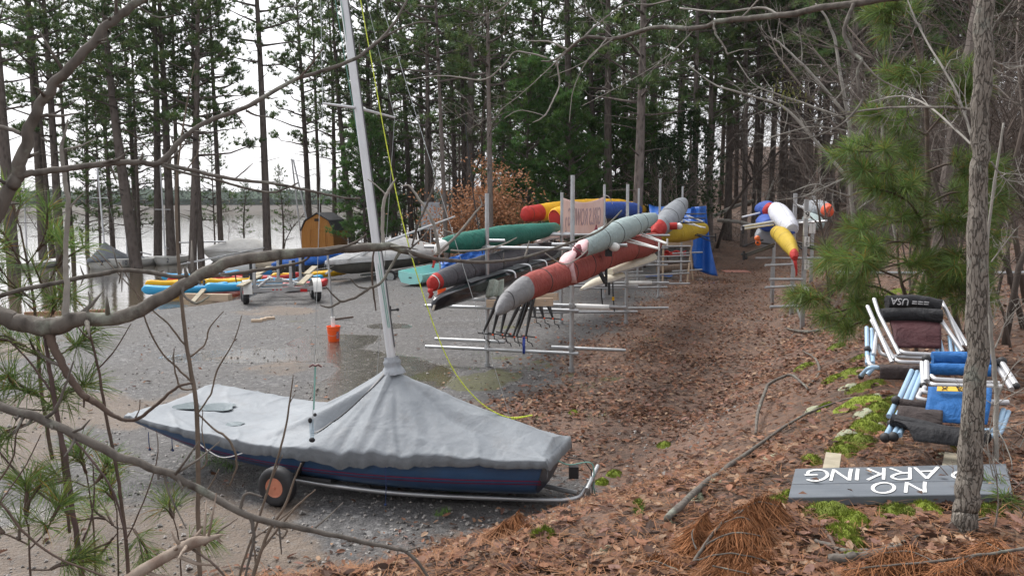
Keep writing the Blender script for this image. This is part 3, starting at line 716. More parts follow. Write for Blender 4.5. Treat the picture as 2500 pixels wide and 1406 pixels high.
# cover
UM = 1.93; NU, NV = 190, 118
def to_uv(px, py, z):
    q = pz(px, py, z) - Bw; return q.dot(ee), q.dot(ff)
CU_, CV_ = to_uv(762, 1084, .60); CTH = math.atan2(CV_, CU_ - UM); CR_ = math.hypot(CV_, CU_ - UM)
def cover_z(u, v):
    """v in -1..1 across"""
    b = tab(HB, u) + .03; g = tab(SH, u) + .05; a = abs(v)
    if u < UM:
        f = u / UM; ridge = (lerp(.15, .72, f ** 1.05) - .04 * math.sin(math.pi * f)) * sstep(-.35, .22, f); z = g + ridge * (1 - a ** 1.12) if f > .0 else g
    else:
        f = (u - UM) / (DL - UM); ridge = .72 * max(0, 1 - f * 1.75) ** 1.75 + .075 * (1 - f) + .02
        z = g + ridge * (1 - a ** (1.05 - .0 * f)) ** 1.0
        z += -.085 * math.sin(math.pi * min(1, f * 1.02)) * (1 - v * v) * sstep(.25, .6, f)
        z += .05 * sstep(.5, .95, f) * sstep(.3, .9, v) * (1 - sstep(.97, 1, v))
    # folds fanning from the mast
    du = u - UM; r = math.hypot(du, v * b); th = math.atan2(v * b, du)
    z += (.046 * (abs(math.sin(th * 4.5 + .9 * nz(r * .9, th * 1.5))) ** .7 - .6) + .016 * (abs(math.sin(th * 11 + 2 * nz(r * 1.6, th * 2, 4))) - .6)) * sstep(.1, .5, r) * (1 - sstep(.9, 2.3, r))
    # slack creases running in from the hem
    cr = nz(u * 3.1 + a * 1.2, v * 1.5, 17); z += .018 * (1 - abs(math.sin(6.5 * u + 2.2 * a + 3 * cr))) ** 3 * sstep(.35, .95, a)
    z += .009 * (1 - abs(math.sin(3.1 * u - 3.2 * v + 2.5 * nz(u * 1.3, v * 1.3, 6)))) ** 4
    z += -.11 * math.exp(-((th - CTH - .12) / .09) ** 2) * sstep(.12, .5, r) * (1 - sstep(CR_ * .8, CR_ * 1.05, r))   # deep fold beside the seam to the near shroud
    z += .055 * math.exp(-((th - CTH - .34) / .08) ** 2) * sstep(.15, .6, r) * (1 - sstep(1.0, 1.7, r)) - .03 * math.exp(-((th - CTH - .55) / .10) ** 2) * sstep(.3, .8, r) * (1 - sstep(1.2, 2.1, r))
    z += .02 * math.exp(-((th - CTH + .05) / .05) ** 2) * sstep(.12, .4, r)
    z += .012 * math.exp(-((th + 2.0) / .045) ** 2) * sstep(.1, .3, r) * (1 - sstep(.9, 1.1, r))            # seam
    z += .009 * fbm(u * 2.2, v * 2.6, 3, 3) * (1 - .6 * a)
    for (pu, pv, pr_) in PUD: z -= .035 * math.exp(-(((u - pu) / pr_) ** 2 + ((v * b - pv) / (pr_ * .8)) ** 2))
    return z
PUD = [(*to_uv(515, 990, .67), .36), (*to_uv(440, 992, .69), .26), (*to_uv(570, 1028, .64), .14)]
mb = MB(); g = []
for i in range(NU + 1):
    t_ = i / NU; u = -.04 + (DL + .09) * t_; row = []
    for j in range(NV + 1):
        s_ = -1.22 + 2.44 * j / NV; a = abs(s_); sg = 1 if s_ > 0 else -1; uu = min(max(u, 0), DL)
        b = tab(HB, uu) + .035
        if a <= 1: row.append([u, s_ * b, cover_z(uu, s_)])
        else:
            e = (a - 1) / .22; w_ = .008 * math.sin(u * 46 + 4 * nz(u * 4, sg)) * e + .014 * nz(u * 11, sg * 3, 1)
            dp = ((.125 + .03 * nz(u * 2.2, sg, 5)) * (1 - .62 * sstep(3.4, 5.0, uu)) * (1 - .35 * sstep(1.4, .3, uu)) + .05 * math.exp(-((uu - 2.0) / .5) ** 2)) * e
            row.append([u, sg * (b + .018 * math.sin(e * 2.2) + w_ * min(1, e * 2)), cover_z(uu, sg) - dp])
        if .72 < a <= 1.0: row[-1][2] += .007 * math.sin(u * 40 + a * 9 * sg + 4 * nz(u * 3, sg, 2)) * (.4 + nz(u * 2.3, sg, 8)) * sstep(.72, .97, a) * (.35 + .65 * sstep(1.5, .4, abs(u - 1.2)))
    g.append(row)
def endrow(row, du, dz): return [[q[0] + du + .012 * nz(q[1] * 7, du * 30), q[1] * .985, q[2] - dz - .01 * nz(q[1] * 12, 4)] for q in row]
pre = [endrow(g[0], -.012, .13), endrow(g[0], -.022, .06)]; post = [endrow(g[-1], .02, .025), endrow(g[-1], .015, .05)]
g = pre + g + post
b0 = len(mb.v); mb.grid([[DP(*q) for q in r] for r in g])
n_ = NV + 1; mb.usec = True; mb.c = []
for i, r in enumerate(g):
    for j, q in enumerate(r):
        s_ = abs(-1.22 + 2.44 * j / NV); k_ = 1.
        if s_ > 1.02: k_ = .62 + .12 * nz(q[0] * 5, s_ * 9)              # hanging hem darker than the top
        mb.c.append((k_, k_ * .985, k_ * .97))
cov = mb.build('canvas_cover', CANVAS, dg_, ang=180)
# collar round the mast, flap of the seam
mastb = DP(UM, 0, .45); mdir = (at(840, 0, 9.62) - at(958, 890, 9.30)).normalized(); mbase = at(958, 890, 9.30)
mb = MB(); pr = []
for i in range(9):
    z = -.14 + .20 * i / 8; rr = .135 - .052 * sstep(0, 5, i) + (.016 if i in (5, 6) else 0)
    c_ = mbase + mdir * (z + .03); x = mdir.orthogonal().normalized(); y = mdir.cross(x)
    pr.append([c_ + (x * math.cos(a_ * .2618) + y * math.sin(a_ * .2618)) * rr * (1 + .09 * math.sin(a_ * 2.1 + i * .6)) for a_ in range(24)])
mb.loft(pr, True, False); mb.build('mast_collar', CANVAS2, cov, ang=180)
mb = MB(); fl = [];
for i in range(15):
    f = i / 14; th = CTH; r = .10 + (CR_ - .12) * f; u = UM + math.cos(th) * r; v = math.sin(th) * r
    fl.append([DP(u + dd, v, cover_z(u + dd, max(-1, v / (tab(HB, u) + .035))) + .010 + (.012 if dd == 0 else 0)) for dd in (-.04, 0, .04)])
mb.sheet(fl, .004); mb.build('cover_flap', M('grubby seam flap', (.23, .225, .22), .85, var=.25, vs=12), cov, ang=180)
for f in (.18, .42, .66, .88):
    i = int(f * 14); mb = MB(); mb.ball(fl[i][2] + V((.02, -.02, .006)), .014, 10, 6); mb.build('snap_button', WHITE_PL, cov)
# rain water lying in the hollows of the cover
WATER_CL = NT('clear rain water'); WATER_CL.col((.20, .235, .25)); WATER_CL.b.inputs['Roughness'].default_value = .03; WATER_CL.b.inputs['Specular IOR Level'].default_value = .9
WATER_CL.l(WATER_CL.bump(WATER_CL.noise(9, 3), .12, .02), WATER_CL.b.inputs['Normal'])
for (pu, pv, pr_) in PUD:
    mb = MB(); vs_ = [DP(pu, pv, cover_z(pu, pv / tab(HB, pu)) + .016)]; n = 30; z0 = vs_[0].z
    for j in range(n):
        a_ = 2 * math.pi * j / n; rr = pr_ * (.95 + .35 * nz(math.cos(a_) * 1.6, math.sin(a_) * 1.6, pu * 3)); q = DP(pu + math.cos(a_) * rr, pv + math.sin(a_) * rr * .75, 0)
        vs_.append(V((q.x, q.y, z0)))
    mb.add(vs_, [(0, 1 + j, 1 + (j + 1) % n) for j in range(n)]); mb.build('rain_puddle', WATER_CL.m, cov)
# mast, rigging
mtop = mbase + mdir * 6.6
mb = MB(); x = mdir.cross(V((0, 1, 0))).normalized(); y = mdir.cross(x); rings = []
for i in range(12):
    c_ = (mbase - mdir * .7).lerp(mtop, i / 11); k_ = 1 - .25 * (i / 11) ** 3
    rings.append([c_ + x * math.cos(a_ * .3927) * .052 * k_ + y * math.sin(a_ * .3927) * .066 * k_ for a_ in range(16)])
mb.loft(rings); mast = mb.build('mast', ALU_WHITE, dg_)
mb = MB(); sd = (-x).normalized() if (-x).x > 0 else x
mb.tube([mbase + sd * .050 - y * .012 + mdir * .2, mtop + sd * .040 - y * .012], .009, 6); mb.tube([mbase + sd * .055 + y * .02 + mdir * .2, mtop + sd * .045 + y * .02], .007, 6); mb.build('sail_track', M('dark sail track', (.10, .10, .105), .5, .3), mast)
mb = MB(); q = mbase + mdir * .62; mb.box(q + sd * .03 - y * .06, (.05, .06, .11)); mb.tube([q + sd * .05 - y * .07, q + sd * .13 - y * .09 + V((0, 0, .0))], .011, 6); mb.ball(q + sd * .13 - y * .09, .02); mb.build('cleat', BLACK, mast)
mb = MB(); mb.box(mbase + mdir * .43 - y * .064 + sd * .012, (.035, .008, .06)); mb.build('sticker', M('yellow sticker', (.72, .38, .04), .5), mast)
WIRE = M('steel wire', (.36, .38, .38), .4, .6); GREENL = M('faded green line', (.16, .33, .28), .8); ROPE_Y = NT('yellow braided rope')
ROPE_Y.b.inputs['Roughness'].default_value = .7; ROPE_Y.col(ROPE_Y.mix(ROPE_Y.ramp(ROPE_Y.voro(70), [(.2, 0.), (.55, 1.)]), (.78, .83, .06), (.42, .50, .05)))
sp0 = mbase + mdir * ((at(878, 262, 9.48) - mbase).dot(mdir)); sp1 = at(788, 253, 9.15); sp2 = sp0 + (sp0 - sp1) * .55 + V((.1, .75, 0))
chain = DP(CU_, CV_, .58); chain2 = DP(CU_, -CV_, .58)
mb = MB(); mb.tube([sp0, sp1], [.018, .012], 8); mb.tube([sp0, sp2], [.018, .012], 8); mb.build('spreader', ALU_WHITE, mast)
mb = MB(); mb.tube([mtop, sp1, chain + V((0, 0, .06))], .0035, 5); mb.tube([mtop, sp2, chain2 + V((0, 0, .06))], .0035, 5); mb.build('shroud', WIRE, mast)
bowp = DP(.52, .02, cover_z(.52, 0) - .01)
mb = MB(); mb.tube([mtop - mdir * .1, bowp], .0035, 5); mb.build('forestay', WIRE, mast)
mb = MB()
for dx in (0, 9): mb.tube([at(818 + dx * 1.5, 0, 9.55), at(868 + dx, 300, 9.5), at(948 + dx * .4, 800, 9.25)], .005, 5)
mb.build('halyard', GREENL, mast)
mb = MB(); hy = spline([(*at(880, 0, 9.5),), (*at(905, 140, 9.4),), (*at(945, 360, 9.25),), (*at(985, 550, 9.1),), (*at(1040, 740, 9.0),), (*at(1100, 890, 8.95),), (*at(1165, 975, 8.9),), (*at(1235, 1017, 8.85),), (*at(1300, 1013, 8.8),), (*bowp,)], 70)
mb.tube([mtop + V((.03, 0, .05))] + hy, .0062, 8); mb.build('yellow_rope', ROPE_Y.m, mast)
# trapeze handle and purchase tackle on the near shroud
tk0 = at(770, 893, 8.85); tk1 = at(762, 1078, 8.62)
mb = MB(); mb.tube([tk0, at(766, 1000, 8.72)], .009, 6); mb.build('tackle_line', GREENL, mast)
mb = MB()
for dx in (-.018, -.006, .006, .018): mb.tube([at(760, 1022, 8.68) + V((dx, 0, 0)), tk1 + V((dx, 0, 0))], .003, 5)
mb.build('purchase_line', M('blue grey cord', (.20, .33, .42), .8), mast)
for q_, r_, s_ in ((at(757, 1026, 8.66), .028, (.8, .5, 1.1)), (tk1 + V((0, 0, .02)), .034, (1, .6, .8)), (at(769, 1012, 8.7), .02, (1, 1, 1))):
    mb = MB(); mb.ball(q_, r_, 10, 8, sc=s_); mb.build('block', BLACK, mast)
mb = MB(); mb.tube([tk0 + V((-.07, 0, -.012)), tk0 + V((-.03, 0, .012)), tk0, tk0 + V((.03, 0, .012)), tk0 + V((.07, 0, -.012))], [.008, .012, .014, .012, .008], 8); mb.build('trapeze_handle', M('dark red handle', (.10, .03, .03), .5), mast)
CORD = M('navy tie cord', (.02, .04, .12), .8)
mb = MB()
for u, l in ((1.62, .42), (4.72, .22), (4.35, .16)):
    q = DP(u, -(tab(HB, u) + .05), tab(SH, u) - .08); mb.tube([q, q + V((.01, -.02, -l * .5)), q + V((-.01, .04, -l))], .005, 5); mb.ball(q + V((-.01, .04, -l)), .016, 8, 6)
mb.build('tie_cord', CORD, cov)
mb = MB(); q0 = DP(3.95, -.90, .53); q1 = DP(3.3, -.92, .50); mb.tube(spline([tuple(q0), tuple((q0 + q1) / 2 + V((0, -.03, -.10))), tuple(q1)], 14), .006, 6); mb.build('loop_cord', WHITE_PL, cov)

# trolley under it
tr = thing('launching_trolley', 'galvanised launching trolley with orange hubbed wheel under the foreground dinghy', 'boat trolley', DP(2.8, -.9, .0))
HUB = M('faded orange hub', (.46, .175, .105), .55, var=.18, vs=9, dirt=.5, dcol=(.30, .13, .08))
mb = MB()
for sg in (-1, 1): mb.tube(spline([tuple(DP(-.22, sg * .12, .09)), tuple(DP(.3, sg * .26, .09)), tuple(DP(1.6, sg * .60, .12)), tuple(DP(2.75, sg * .80, .20))], 24), .026, 10)
mb.tube(spline([tuple(DP(-.10, -.16, .09)), tuple(DP(-.28, -.10, .12)), tuple(DP(-.34, -.04, .20)), tuple(DP(-.42, 0, .32))], 14), .027, 10)
mb.tube([DP(-.37, 0, .30), DP(-.37, 0, .02)], .022, 8)
mb.tube([DP(-.41, -.24, .27), DP(-.41, .26, .37)], .024, 10)
mb.build('frame', GALV, tr)
mb = MB(); mb.tube([DP(2.8, -1.0, .21), DP(2.8, 1.0, .21)], .022, 8); mb.build('axle', GALV, tr)
mb = MB()
for sg in (-1, 1):
    mb.beam(DP(2.78, sg * .78, .20), DP(2.55, sg * .86, .50), .06, .03); mb.beam(DP(2.8, sg * .75, .2), DP(2.3, sg * .55, .20), .08, .05)
    g_ = [[DP(2.3 + .08 * j, sg * (.45 + .05 * i), .155 + .012 * i) for j in range(7)] for i in range(8)]; mb.sheet(g_, .03)
mb.build('cradle', BLACK, tr)
def wheel(parent, c, ax_, Rw, wd, hubm, hubr=.56, tyre=BLACK, hub_name='hub'):
    z = V(ax_).normalized(); x = z.orthogonal().normalized(); y = z.cross(x); mt = Matrix.Translation(c) @ Matrix((x, y, z)).transposed().to_4x4()
    w_ = bpy.data.objects.new('wheel', None)
    mb = MB(); pr = [(hubr * Rw, -wd * .42), (.72 * Rw, -wd * .52), (.90 * Rw, -wd * .46), (.985 * Rw, -wd * .28), (Rw, 0), (.985 * Rw, wd * .28), (.90 * Rw, wd * .46), (.72 * Rw, wd * .52), (hubr * Rw, wd * .42)]
    n = 40; rings = [[mt @ V((r * (1 + (.022 if (j % 2 and r > .93 * Rw) else 0)) * math.cos(2 * math.pi * j / n), r * (1 + (.022 if (j % 2 and r > .93 * Rw) else 0)) * math.sin(2 * math.pi * j / n), zz)) for j in range(n)] for r, zz in pr]
    mb.loft(rings, True, False); ty = mb.build('wheel', tyre, parent)
    mb = MB()
    for sg in (-1, 1): mb.lathe([(hubr * Rw * 1.01, sg * wd * .40), (hubr * Rw * .98, sg * wd * .44), (hubr * Rw * .85, sg * wd * .42), (hubr * Rw * .78, sg * wd * .25), (hubr * Rw * .42, sg * wd * .22), (hubr * Rw * .34, sg * wd * .38), (hubr * Rw * .16, sg * wd * .40), (hubr * Rw * .12, sg * wd * .48), (.001, sg * wd * .48)], 28, mt)
    mb.build(hub_name, hubm, ty)
    return ty
wheel(tr, DP(2.80, -1.06, .215), ff, .215, .15, HUB, .5); wheel(tr, DP(2.80, 1.06, .215), ff, .215, .13, HUB)
mb = MB(); mb.box(DP(-.20, .02, .36), (.10, .10, .13)); mb.tube([DP(-.1, .05, .5), DP(-.3, .03, .50), DP(-.40, .0, .40), DP(-.42, -.02, .10)], .007, 6); mb.build('bow_chock', BLACK, tr)
mb = MB(); mb.tube(spline([tuple(DP(-.02, -.1, .52)), tuple(DP(-.16, -.04, .45)), tuple(DP(-.40, .02, .47)), tuple(DP(-.43, .0, .2)), tuple(DP(-.50, .1, .03)), tuple(DP(-.95, .0, .03)), tuple(DP(-1.0, .25, .04))], 40), .008, 6); mb.build('bow_line', GREENL, tr)
# ------------------------------------------------------------ pipe racks
def frame(label, L, Rr, Y, levels, ltail, rtail, rarm, rlev, r=.042, skew=-.12):
    pl = pz(L[0], L[2], hz(*pz(L[0], L[2], 0).xy)); pr = pz(Rr[0], Rr[2], 0)
    pl.z = hz(pl.x, pl.y); pr.z = hz(pr.x, pr.y)
    f = thing('rack_frame', label, 'boat rack', (pl + pr) / 2, 0, 'pipe frames of the long shell rack')
    for p, q in ((pl, L), (pr, Rr)):
        t_ = at(q[0], q[1], p.y); mb = MB(); mb.tube([V((p.x, p.y, p.z - .1)), V((p.x, p.y, t_.z))], r, 12); mb.tube([V((p.x, p.y, p.z - .02)), V((p.x, p.y, p.z + .08))], r * 1.5, 12); mb.build('post', GALV, f)
    c = (pr - pl); c.z = 0; W = c.length; c.normalize(); n = V((c.y, -c.x, 0))            # n towards the camera
    if n.y > 0: n = -n
    def clamp(p, z): mb = MB(); mb.tube([V((p.x, p.y, z - .055)), V((p.x, p.y, z + .055))], r * 1.45, 10); mb.tube([V((p.x, p.y, z)) + n * .01, V((p.x, p.y, z)) + n * .10], r * 1.05, 8); mb.build('clamp', GALV, f)
    for z in levels:
        a = pl - c * ltail + n * .075; b = pr + c * rtail + n * .075; a.z = b.z = z; mb = MB(); mb.tube([a, b], r * .8, 10); mb.build('crossbar', GALV, f); clamp(pl, z); clamp(pr, z)
    for z, pad in rlev:
        a = pr - c * .42 - n * .075; b = pr + c * rarm - n * .075; a.z = b.z = z; mb = MB(); mb.tube([a, b], r * .8, 10); arm = mb.build('arm', GALV, f); clamp(pr, z)
        if pad: mb = MB(); mb.tube([pr + c * .08 - n * .075 + V((0, 0, z)), pr + c * .72 - n * .075 + V((0, 0, z))], r * 1.25, 12); mb.build('foam_sleeve', WHITE_PL, arm)
        a = pl - c * 1.15 - n * .075; b = pl + c * .35 - n * .075; a.z = b.z = z + .06; mb = MB(); mb.tube([a, b], r * .8, 10); mb.build('arm', GALV, f)
    return f
frame('nearest pipe frame of the shell rack with its two tall front posts', (1190, 472, 895), (1395, 428, 905), 16, (.36, 1.20, 2.40), 1.3, .15, 1.05, ((.44, False), (1.28, True), (2.47, False)))
frame('second pipe frame of the shell rack, holding the pink banner on its left post', (1370, 470, 790), (1528, 450, 790), 22.4, (.34, 1.05, 1.75, 2.45), .7, .3, 1.2, ((.42, False), (1.12, True), (2.42, False)))
frame('third pipe frame of the shell rack, its right post over the pale green wrapped shell', (1473, 450, 727), (1607, 437, 725), 29, (.36, 1.15, 1.75, 2.40), .8, .3, 1.2, ((.46, False), (1.25, False), (1.8, False)))
frame('farthest pipe frame of the shell rack beside the blue tarpaulin', (1556, 460, 697), (1662, 455, 690), 34.6, (.40, 1.15, 1.9, 2.5), .9, .4, 1.3, ((.50, False), (1.25, False), (2.0, False)))

def fabric(name, col, var=.12, rough=.7, dirt=.25):
    t = NT(name); t.b.inputs['Roughness'].default_value = rough; t.b.inputs['Specular IOR Level'].default_value = .3
    c = t.mix(t.ramp(t.noise(2.2, 5), [(.3, 0.), (.7, 1.)]), tuple(q * (1 - var) for q in col), tuple(min(1, q * (1 + var)) for q in col))
    c = t.mix(t.math('MULTIPLY', t.ramp(t.noise(3.4, 7, .7), [(.5, 0.), (.75, 1.)]), dirt), c, tuple(q * .55 + .03 for q in col)); t.col(c)
    h = t.math('ADD', t.noise(3.5, 4, .55, dist=1.5), t.math('MULTIPLY', t.noise(13, 4, .6, dist=1.), .3))
    t.l(t.bump(h, .9, .05), t.b.inputs['Normal']); return t.m
F_RED = fabric('brick red cover fabric', (.26, .050, .040)); F_GREY = fabric('mid grey cover fabric', (.20, .20, .205)); F_PGREEN = fabric('pale green cover fabric', (.27, .335, .335), .08)
F_GREEN = fabric('dark teal cover fabric', (.008, .115, .085)); F_DGREY = fabric('charcoal cover fabric', (.085, .085, .095)); F_REDB = fabric('bright red cover fabric', (.40, .030, .026)); F_YEL = fabric('yellow cover fabric', (.62, .34, .012))
F_BLUE = fabric('blue cover fabric', (.03, .075, .30)); F_OCH = fabric('ochre yellow cover fabric', (.40, .275, .02)); F_MGREY = fabric('steel grey cover fabric', (.25, .265, .285)); F_MAROON = fabric('maroon cover fabric', (.13, .02, .03)); F_WHITE = fabric('white wrapping', (.50, .51, .56), .05)
TARP = M('blue tarpaulin', (.012, .105, .43), .42, var=.12, vs=2, bump=.6, bs=3.5, bd=.08, dirt=.15, dcol=(.05, .16, .42))
def shell(name, label, cat, P, segs, straps=(), ends=(.35, .35), ridge=.0, seed=0, group=None, flat=.0, sagf=.012, w_scale=1., rows=70):
    """P: (px,py,Y,halfwidth,halfheight) along the centreline; segs: (t0,t1,partname,material)"""
    W = [(*at(p[0], p[1], p[2]), p[3], p[4]) for p in P]; n = rows; C = spline(W, n + 1)
    mid = C[n // 2]; th = thing(name, label, cat, V(mid[:3]) - V((0, 0, mid[4])), 0, group)
    rings = []
    for i, q in enumerate(C):
        f = i / n; p = V(q[:3]); a = V(C[max(i - 1, 0)][:3]); b = V(C[min(i + 1, n)][:3]); t_ = (b - a).normalized(); x = t_.cross(V((0, 0, 1))).normalized(); up = x.cross(t_)
        k = min(1, (f / .06 + .02) ** .6 if f < .06 else 1) if ends[0] < .9 else 1
        k = ends[0] + (1 - ends[0]) * min(1, f / .05) ** .7; k2 = ends[1] + (1 - ends[1]) * min(1, (1 - f) / .05) ** .7; k = min(k, k2)
        st = 0
        for s_ in straps: st = max(st, math.exp(-((f - s_) / .008) ** 2))
        ring = []
        for j in range(22):
            an = 2 * math.pi * j / 22; cx, cz = math.cos(an), math.sin(an)
            rr = 1 - .09 * st + .085 * fbm(f * 9 + seed, cx * 1.1 + seed, cz * 1.1, 3) + .035 * (1 - abs(math.sin(f * 38 + cx * 2.4 + cz * 1.3 + 2.5 * nz(f * 14, cx, seed)))) ** 2.5 - (.10 * max(0, -cz) if flat else 0)
            zz = cz * q[4] * (1 + (.10 + ridge) * max(0, cz) ** 4); 
            if cz < -.2: zz *= (1 - flat)
            ring.append(p + (x * cx * q[3] + up * zz) * rr * k)
        rings.append(ring)
    for (t0, t1, pn, mat) in segs:
        i0, i1 = int(t0 * n), int(t1 * n); mb = MB(); mb.loft(rings[i0:i1 + 1], True, True); mb.build(pn, mat, th, ang=70)
    for s_ in straps:
        i = int(s_ * n); ring = rings[i]; c_ = sum(ring, V((0, 0, 0))) / len(ring); t_ = (V(C[min(i + 1, n)][:3]) - V(C[max(i - 1, 0)][:3])).normalized() * .018
        mb = MB(); mb.loft([[c_ + (q - c_) * 1.0 - t_ for q in ring], [c_ + (q - c_) * 1.03 - t_ for q in ring], [c_ + (q - c_) * 1.03 + t_ for q in ring], [c_ + (q - c_) * 1.0 + t_ for q in ring]], True, False); mb.build('strap', BLACK, th)
    return th, rings, C
def hang(parent, P, w0, w1, mat, name='hanging_tail'):
    mb = MB(); Q = [V(p) for p in P]; rows = []
    for i, q in enumerate(Q):
        f = i / (len(Q) - 1); ww = lerp(w0, w1, f); rows.append([q + V((-ww, 0, 0)), q + V((0, -.015, 0)), q + V((ww, .01, 0))])
    mb.sheet(rows, .008); return mb.build(name, mat, parent, ang=180)
# right-hand lane, second level: the long brick red eight with a grey nose
th, rg, C_ = shell('wrapped_rowing_shell', 'long brick red wrapped rowing shell with a grey nose, nearest and lowest overhanging', 'rowing shell',
    [(1211, 766, 10.0, .03, .04), (1238, 737, 10.45, .10, .13), (1290, 702, 11.4, .15, .175), (1353, 679, 12.8, .18, .20), (1422, 651, 14.7, .22, .25), (1500, 619, 17.8, .25, .265), (1575, 600, 22.5, .27, .29), (1606, 590, 27.5, .22, .30)],
    [(0, .27, 'nose_cover', F_GREY), (.27, 1, 'cover', F_RED)], (.15, .37, .50, .585, .66, .78, .87), (.15, .5), seed=1, rows=110)
q = V(C_[44][:3]); mb = MB(); mb.beam(at(1480, 655, 15.9), at(1480, 700, 15.9), .05, .05); mb.beam(at(1487, 690, 15.9), at(1487, 720, 15.9), .05, .04); mb.build('buckle_strap', BLACK, th)
mb = MB(); mb.beam(at(1462, 660, 15.4), at(1478, 690, 15.5), .06, .06); mb.build('bungee', BLACK, th)
mb = MB(); i_ = 56; r_ = rg[i_ - 2:i_ + 3]; mb.grid([[V(C_[i_][:3]) + (r_[k][j] - V(C_[i_][:3])) * 1.02 for j in (19, 20, 21, 0, 1)] for k in range(5)]) if False else None
t0 = at(1519, 632, 17.95)
put_text('||||', .16, M('pale stencil', (.45, .13, .12), .7), th, at(1518, 634, 17.9), V((.55, .8, .12)), V((0, 0, 1)), 'stencil')
# right-hand lane, top: pale green shell with riggers
th, rg, C_ = shell('wrapped_rowing_shell', 'pale green wrapped rowing shell with pink rag tied on its bow', 'rowing shell',
    [(1402, 622, 13.3, .08, .09), (1445, 597, 14.2, .15, .17), (1492, 575, 16, .21, .22), (1540, 555, 19, .22, .24), (1575, 542, 22, .18, .21), (1604, 530, 25.5, .08, .12)],
    [(0, .10, 'bow_cover', F_MAROON), (.10, 1, 'cover', F_PGREEN)], (.30, .44, .62, .74), (.4, .15), seed=4)
RAG = fabric('pink and white rag', (.68, .44, .45), .2)
mb = MB(); rw = []
for i in range(9):
    f = i / 8; c_ = at(lerp(1425, 1378, f), lerp(598, 640, f), 13.6 - f * .5); rr = .10 * (1 + .35 * math.sin(f * 9)) * (.5 if i in (0, 8) else 1)
    rw.append([c_ + V((math.cos(a_ * .6) * rr, math.sin(a_ * .6) * rr * .8, math.sin(a_ * .6 + .5) * rr)) * (1 + .2 * nz(a_, i)) for a_ in range(10)])
mb.loft(rw); mb.build('rag', RAG, th, ang=180)
hang(th, [at(1392, 640, 13.1), at(1394, 655, 13.1), at(1397, 672, 13.12), at(1400, 690, 13.2)], .05, .06, RAG, 'rag_tail')
mb = MB(); mb.loft([[at(1454, 577, 14.6) + V((a_, b_, 0)) for a_, b_ in ((-.05, -.05), (.05, -.05), (.05, .05), (-.05, .05))], [at(1456, 549, 14.7) + V((a_ * .2, b_ * .2, 0)) for a_, b_ in ((-.05, -.05), (.05, -.05), (.05, .05), (-.05, .05))]]); mb.build('bow_ball', F_MAROON, th)
for (a, b) in (((1530, 590, 17.4), (1608, 608, 17.0)), ((1533, 584, 17.6), (1608, 606, 17.0)), ((1565, 575, 19.5), (1628, 596, 19.1)), ((1567, 570, 19.7), (1628, 594, 19.1))):
    mb = MB(); mb.tube([at(*a), at(*b)], .02, 8); mb.build('rigger_arm', WHITE_PL, th)
for b in ((1609, 606, 17.0), (1629, 595, 19.1)):
    mb = MB(); mb.tube([at(*b) + V((0, 0, -.05)), at(*b) + V((0, 0, .12))], .02, 6); mb.build('oarlock_pin', WHITE_PL, th)
# padded cup that carries it on the nearest frame
t_ = thing('boat_cup', 'white padded cup with black strap under the pale green wrapped shell', 'boat support', at(1499, 612, 15.2))
mb = MB(); q = at(1499, 603, 15.2); mb.ball(q, .085, 14, 10, sc=(1.3, 1, 1)); mb.build('pad', WHITE_PL, t_)
mb = MB(); mb.box(at(1486, 606, 15.25), (.12, .14, .30)); mb.build('strap', BLACK, t_)
# right-hand lane, top, farther: steel grey shell with red ends
th, rg, C_ = shell('wrapped_rowing_shell', 'steel grey wrapped shell with red nose above the far end of the brick red one', 'rowing shell',
    [(1598, 575, 25.6, .10, .14), (1606, 561, 26, .22, .24), (1620, 548, 27.4, .33, .33), (1640, 526, 30, .40, .38), (1660, 506, 33, .30, .34), (1673, 494, 35, .12, .16)],
    [(0, .27, 'nose_cover', F_REDB), (.27, .96, 'cover', F_MGREY), (.96, 1, 'tail_cover', F_REDB)], (.33, .52, .72), (.2, .3), seed=7)
for (px, py, Y) in ((1585, 549, 26.3), (1640, 553, 26.8)):
    mb = MB(); q = at(px, py, Y); mb.tube([q + V((-.16, 0, 0)), q + V((.16, -.05, .02))], .12, 12); u_ = mb.build('rigger_pad', F_REDB, th); mb = MB(); e_ = -.24 if px < 1600 else .24; mb.ball(q + V((e_, -.02, .01)), .11, 10, 8); mb.build('pad_cap', WHITE_PL, u_)
for (a, b) in (((1660, 523, 31), (1722, 522, 30.2)), ((1655, 533, 30.2), (1722, 533, 29.6)), ((1650, 545, 29.4), (1720, 543, 28.6)), ((1672, 545, 30), (1722, 556, 30)), ((1676, 526, 30), (1716, 541, 30)), ((1668, 537, 29.6), (1712, 555, 29.2))):
    mb = MB(); mb.tube([at(*a), at(*b)], .024, 8); mb.build('rigger_arm', CARBON if b[1] in (522, 533, 543) else WHITE_PL, th)
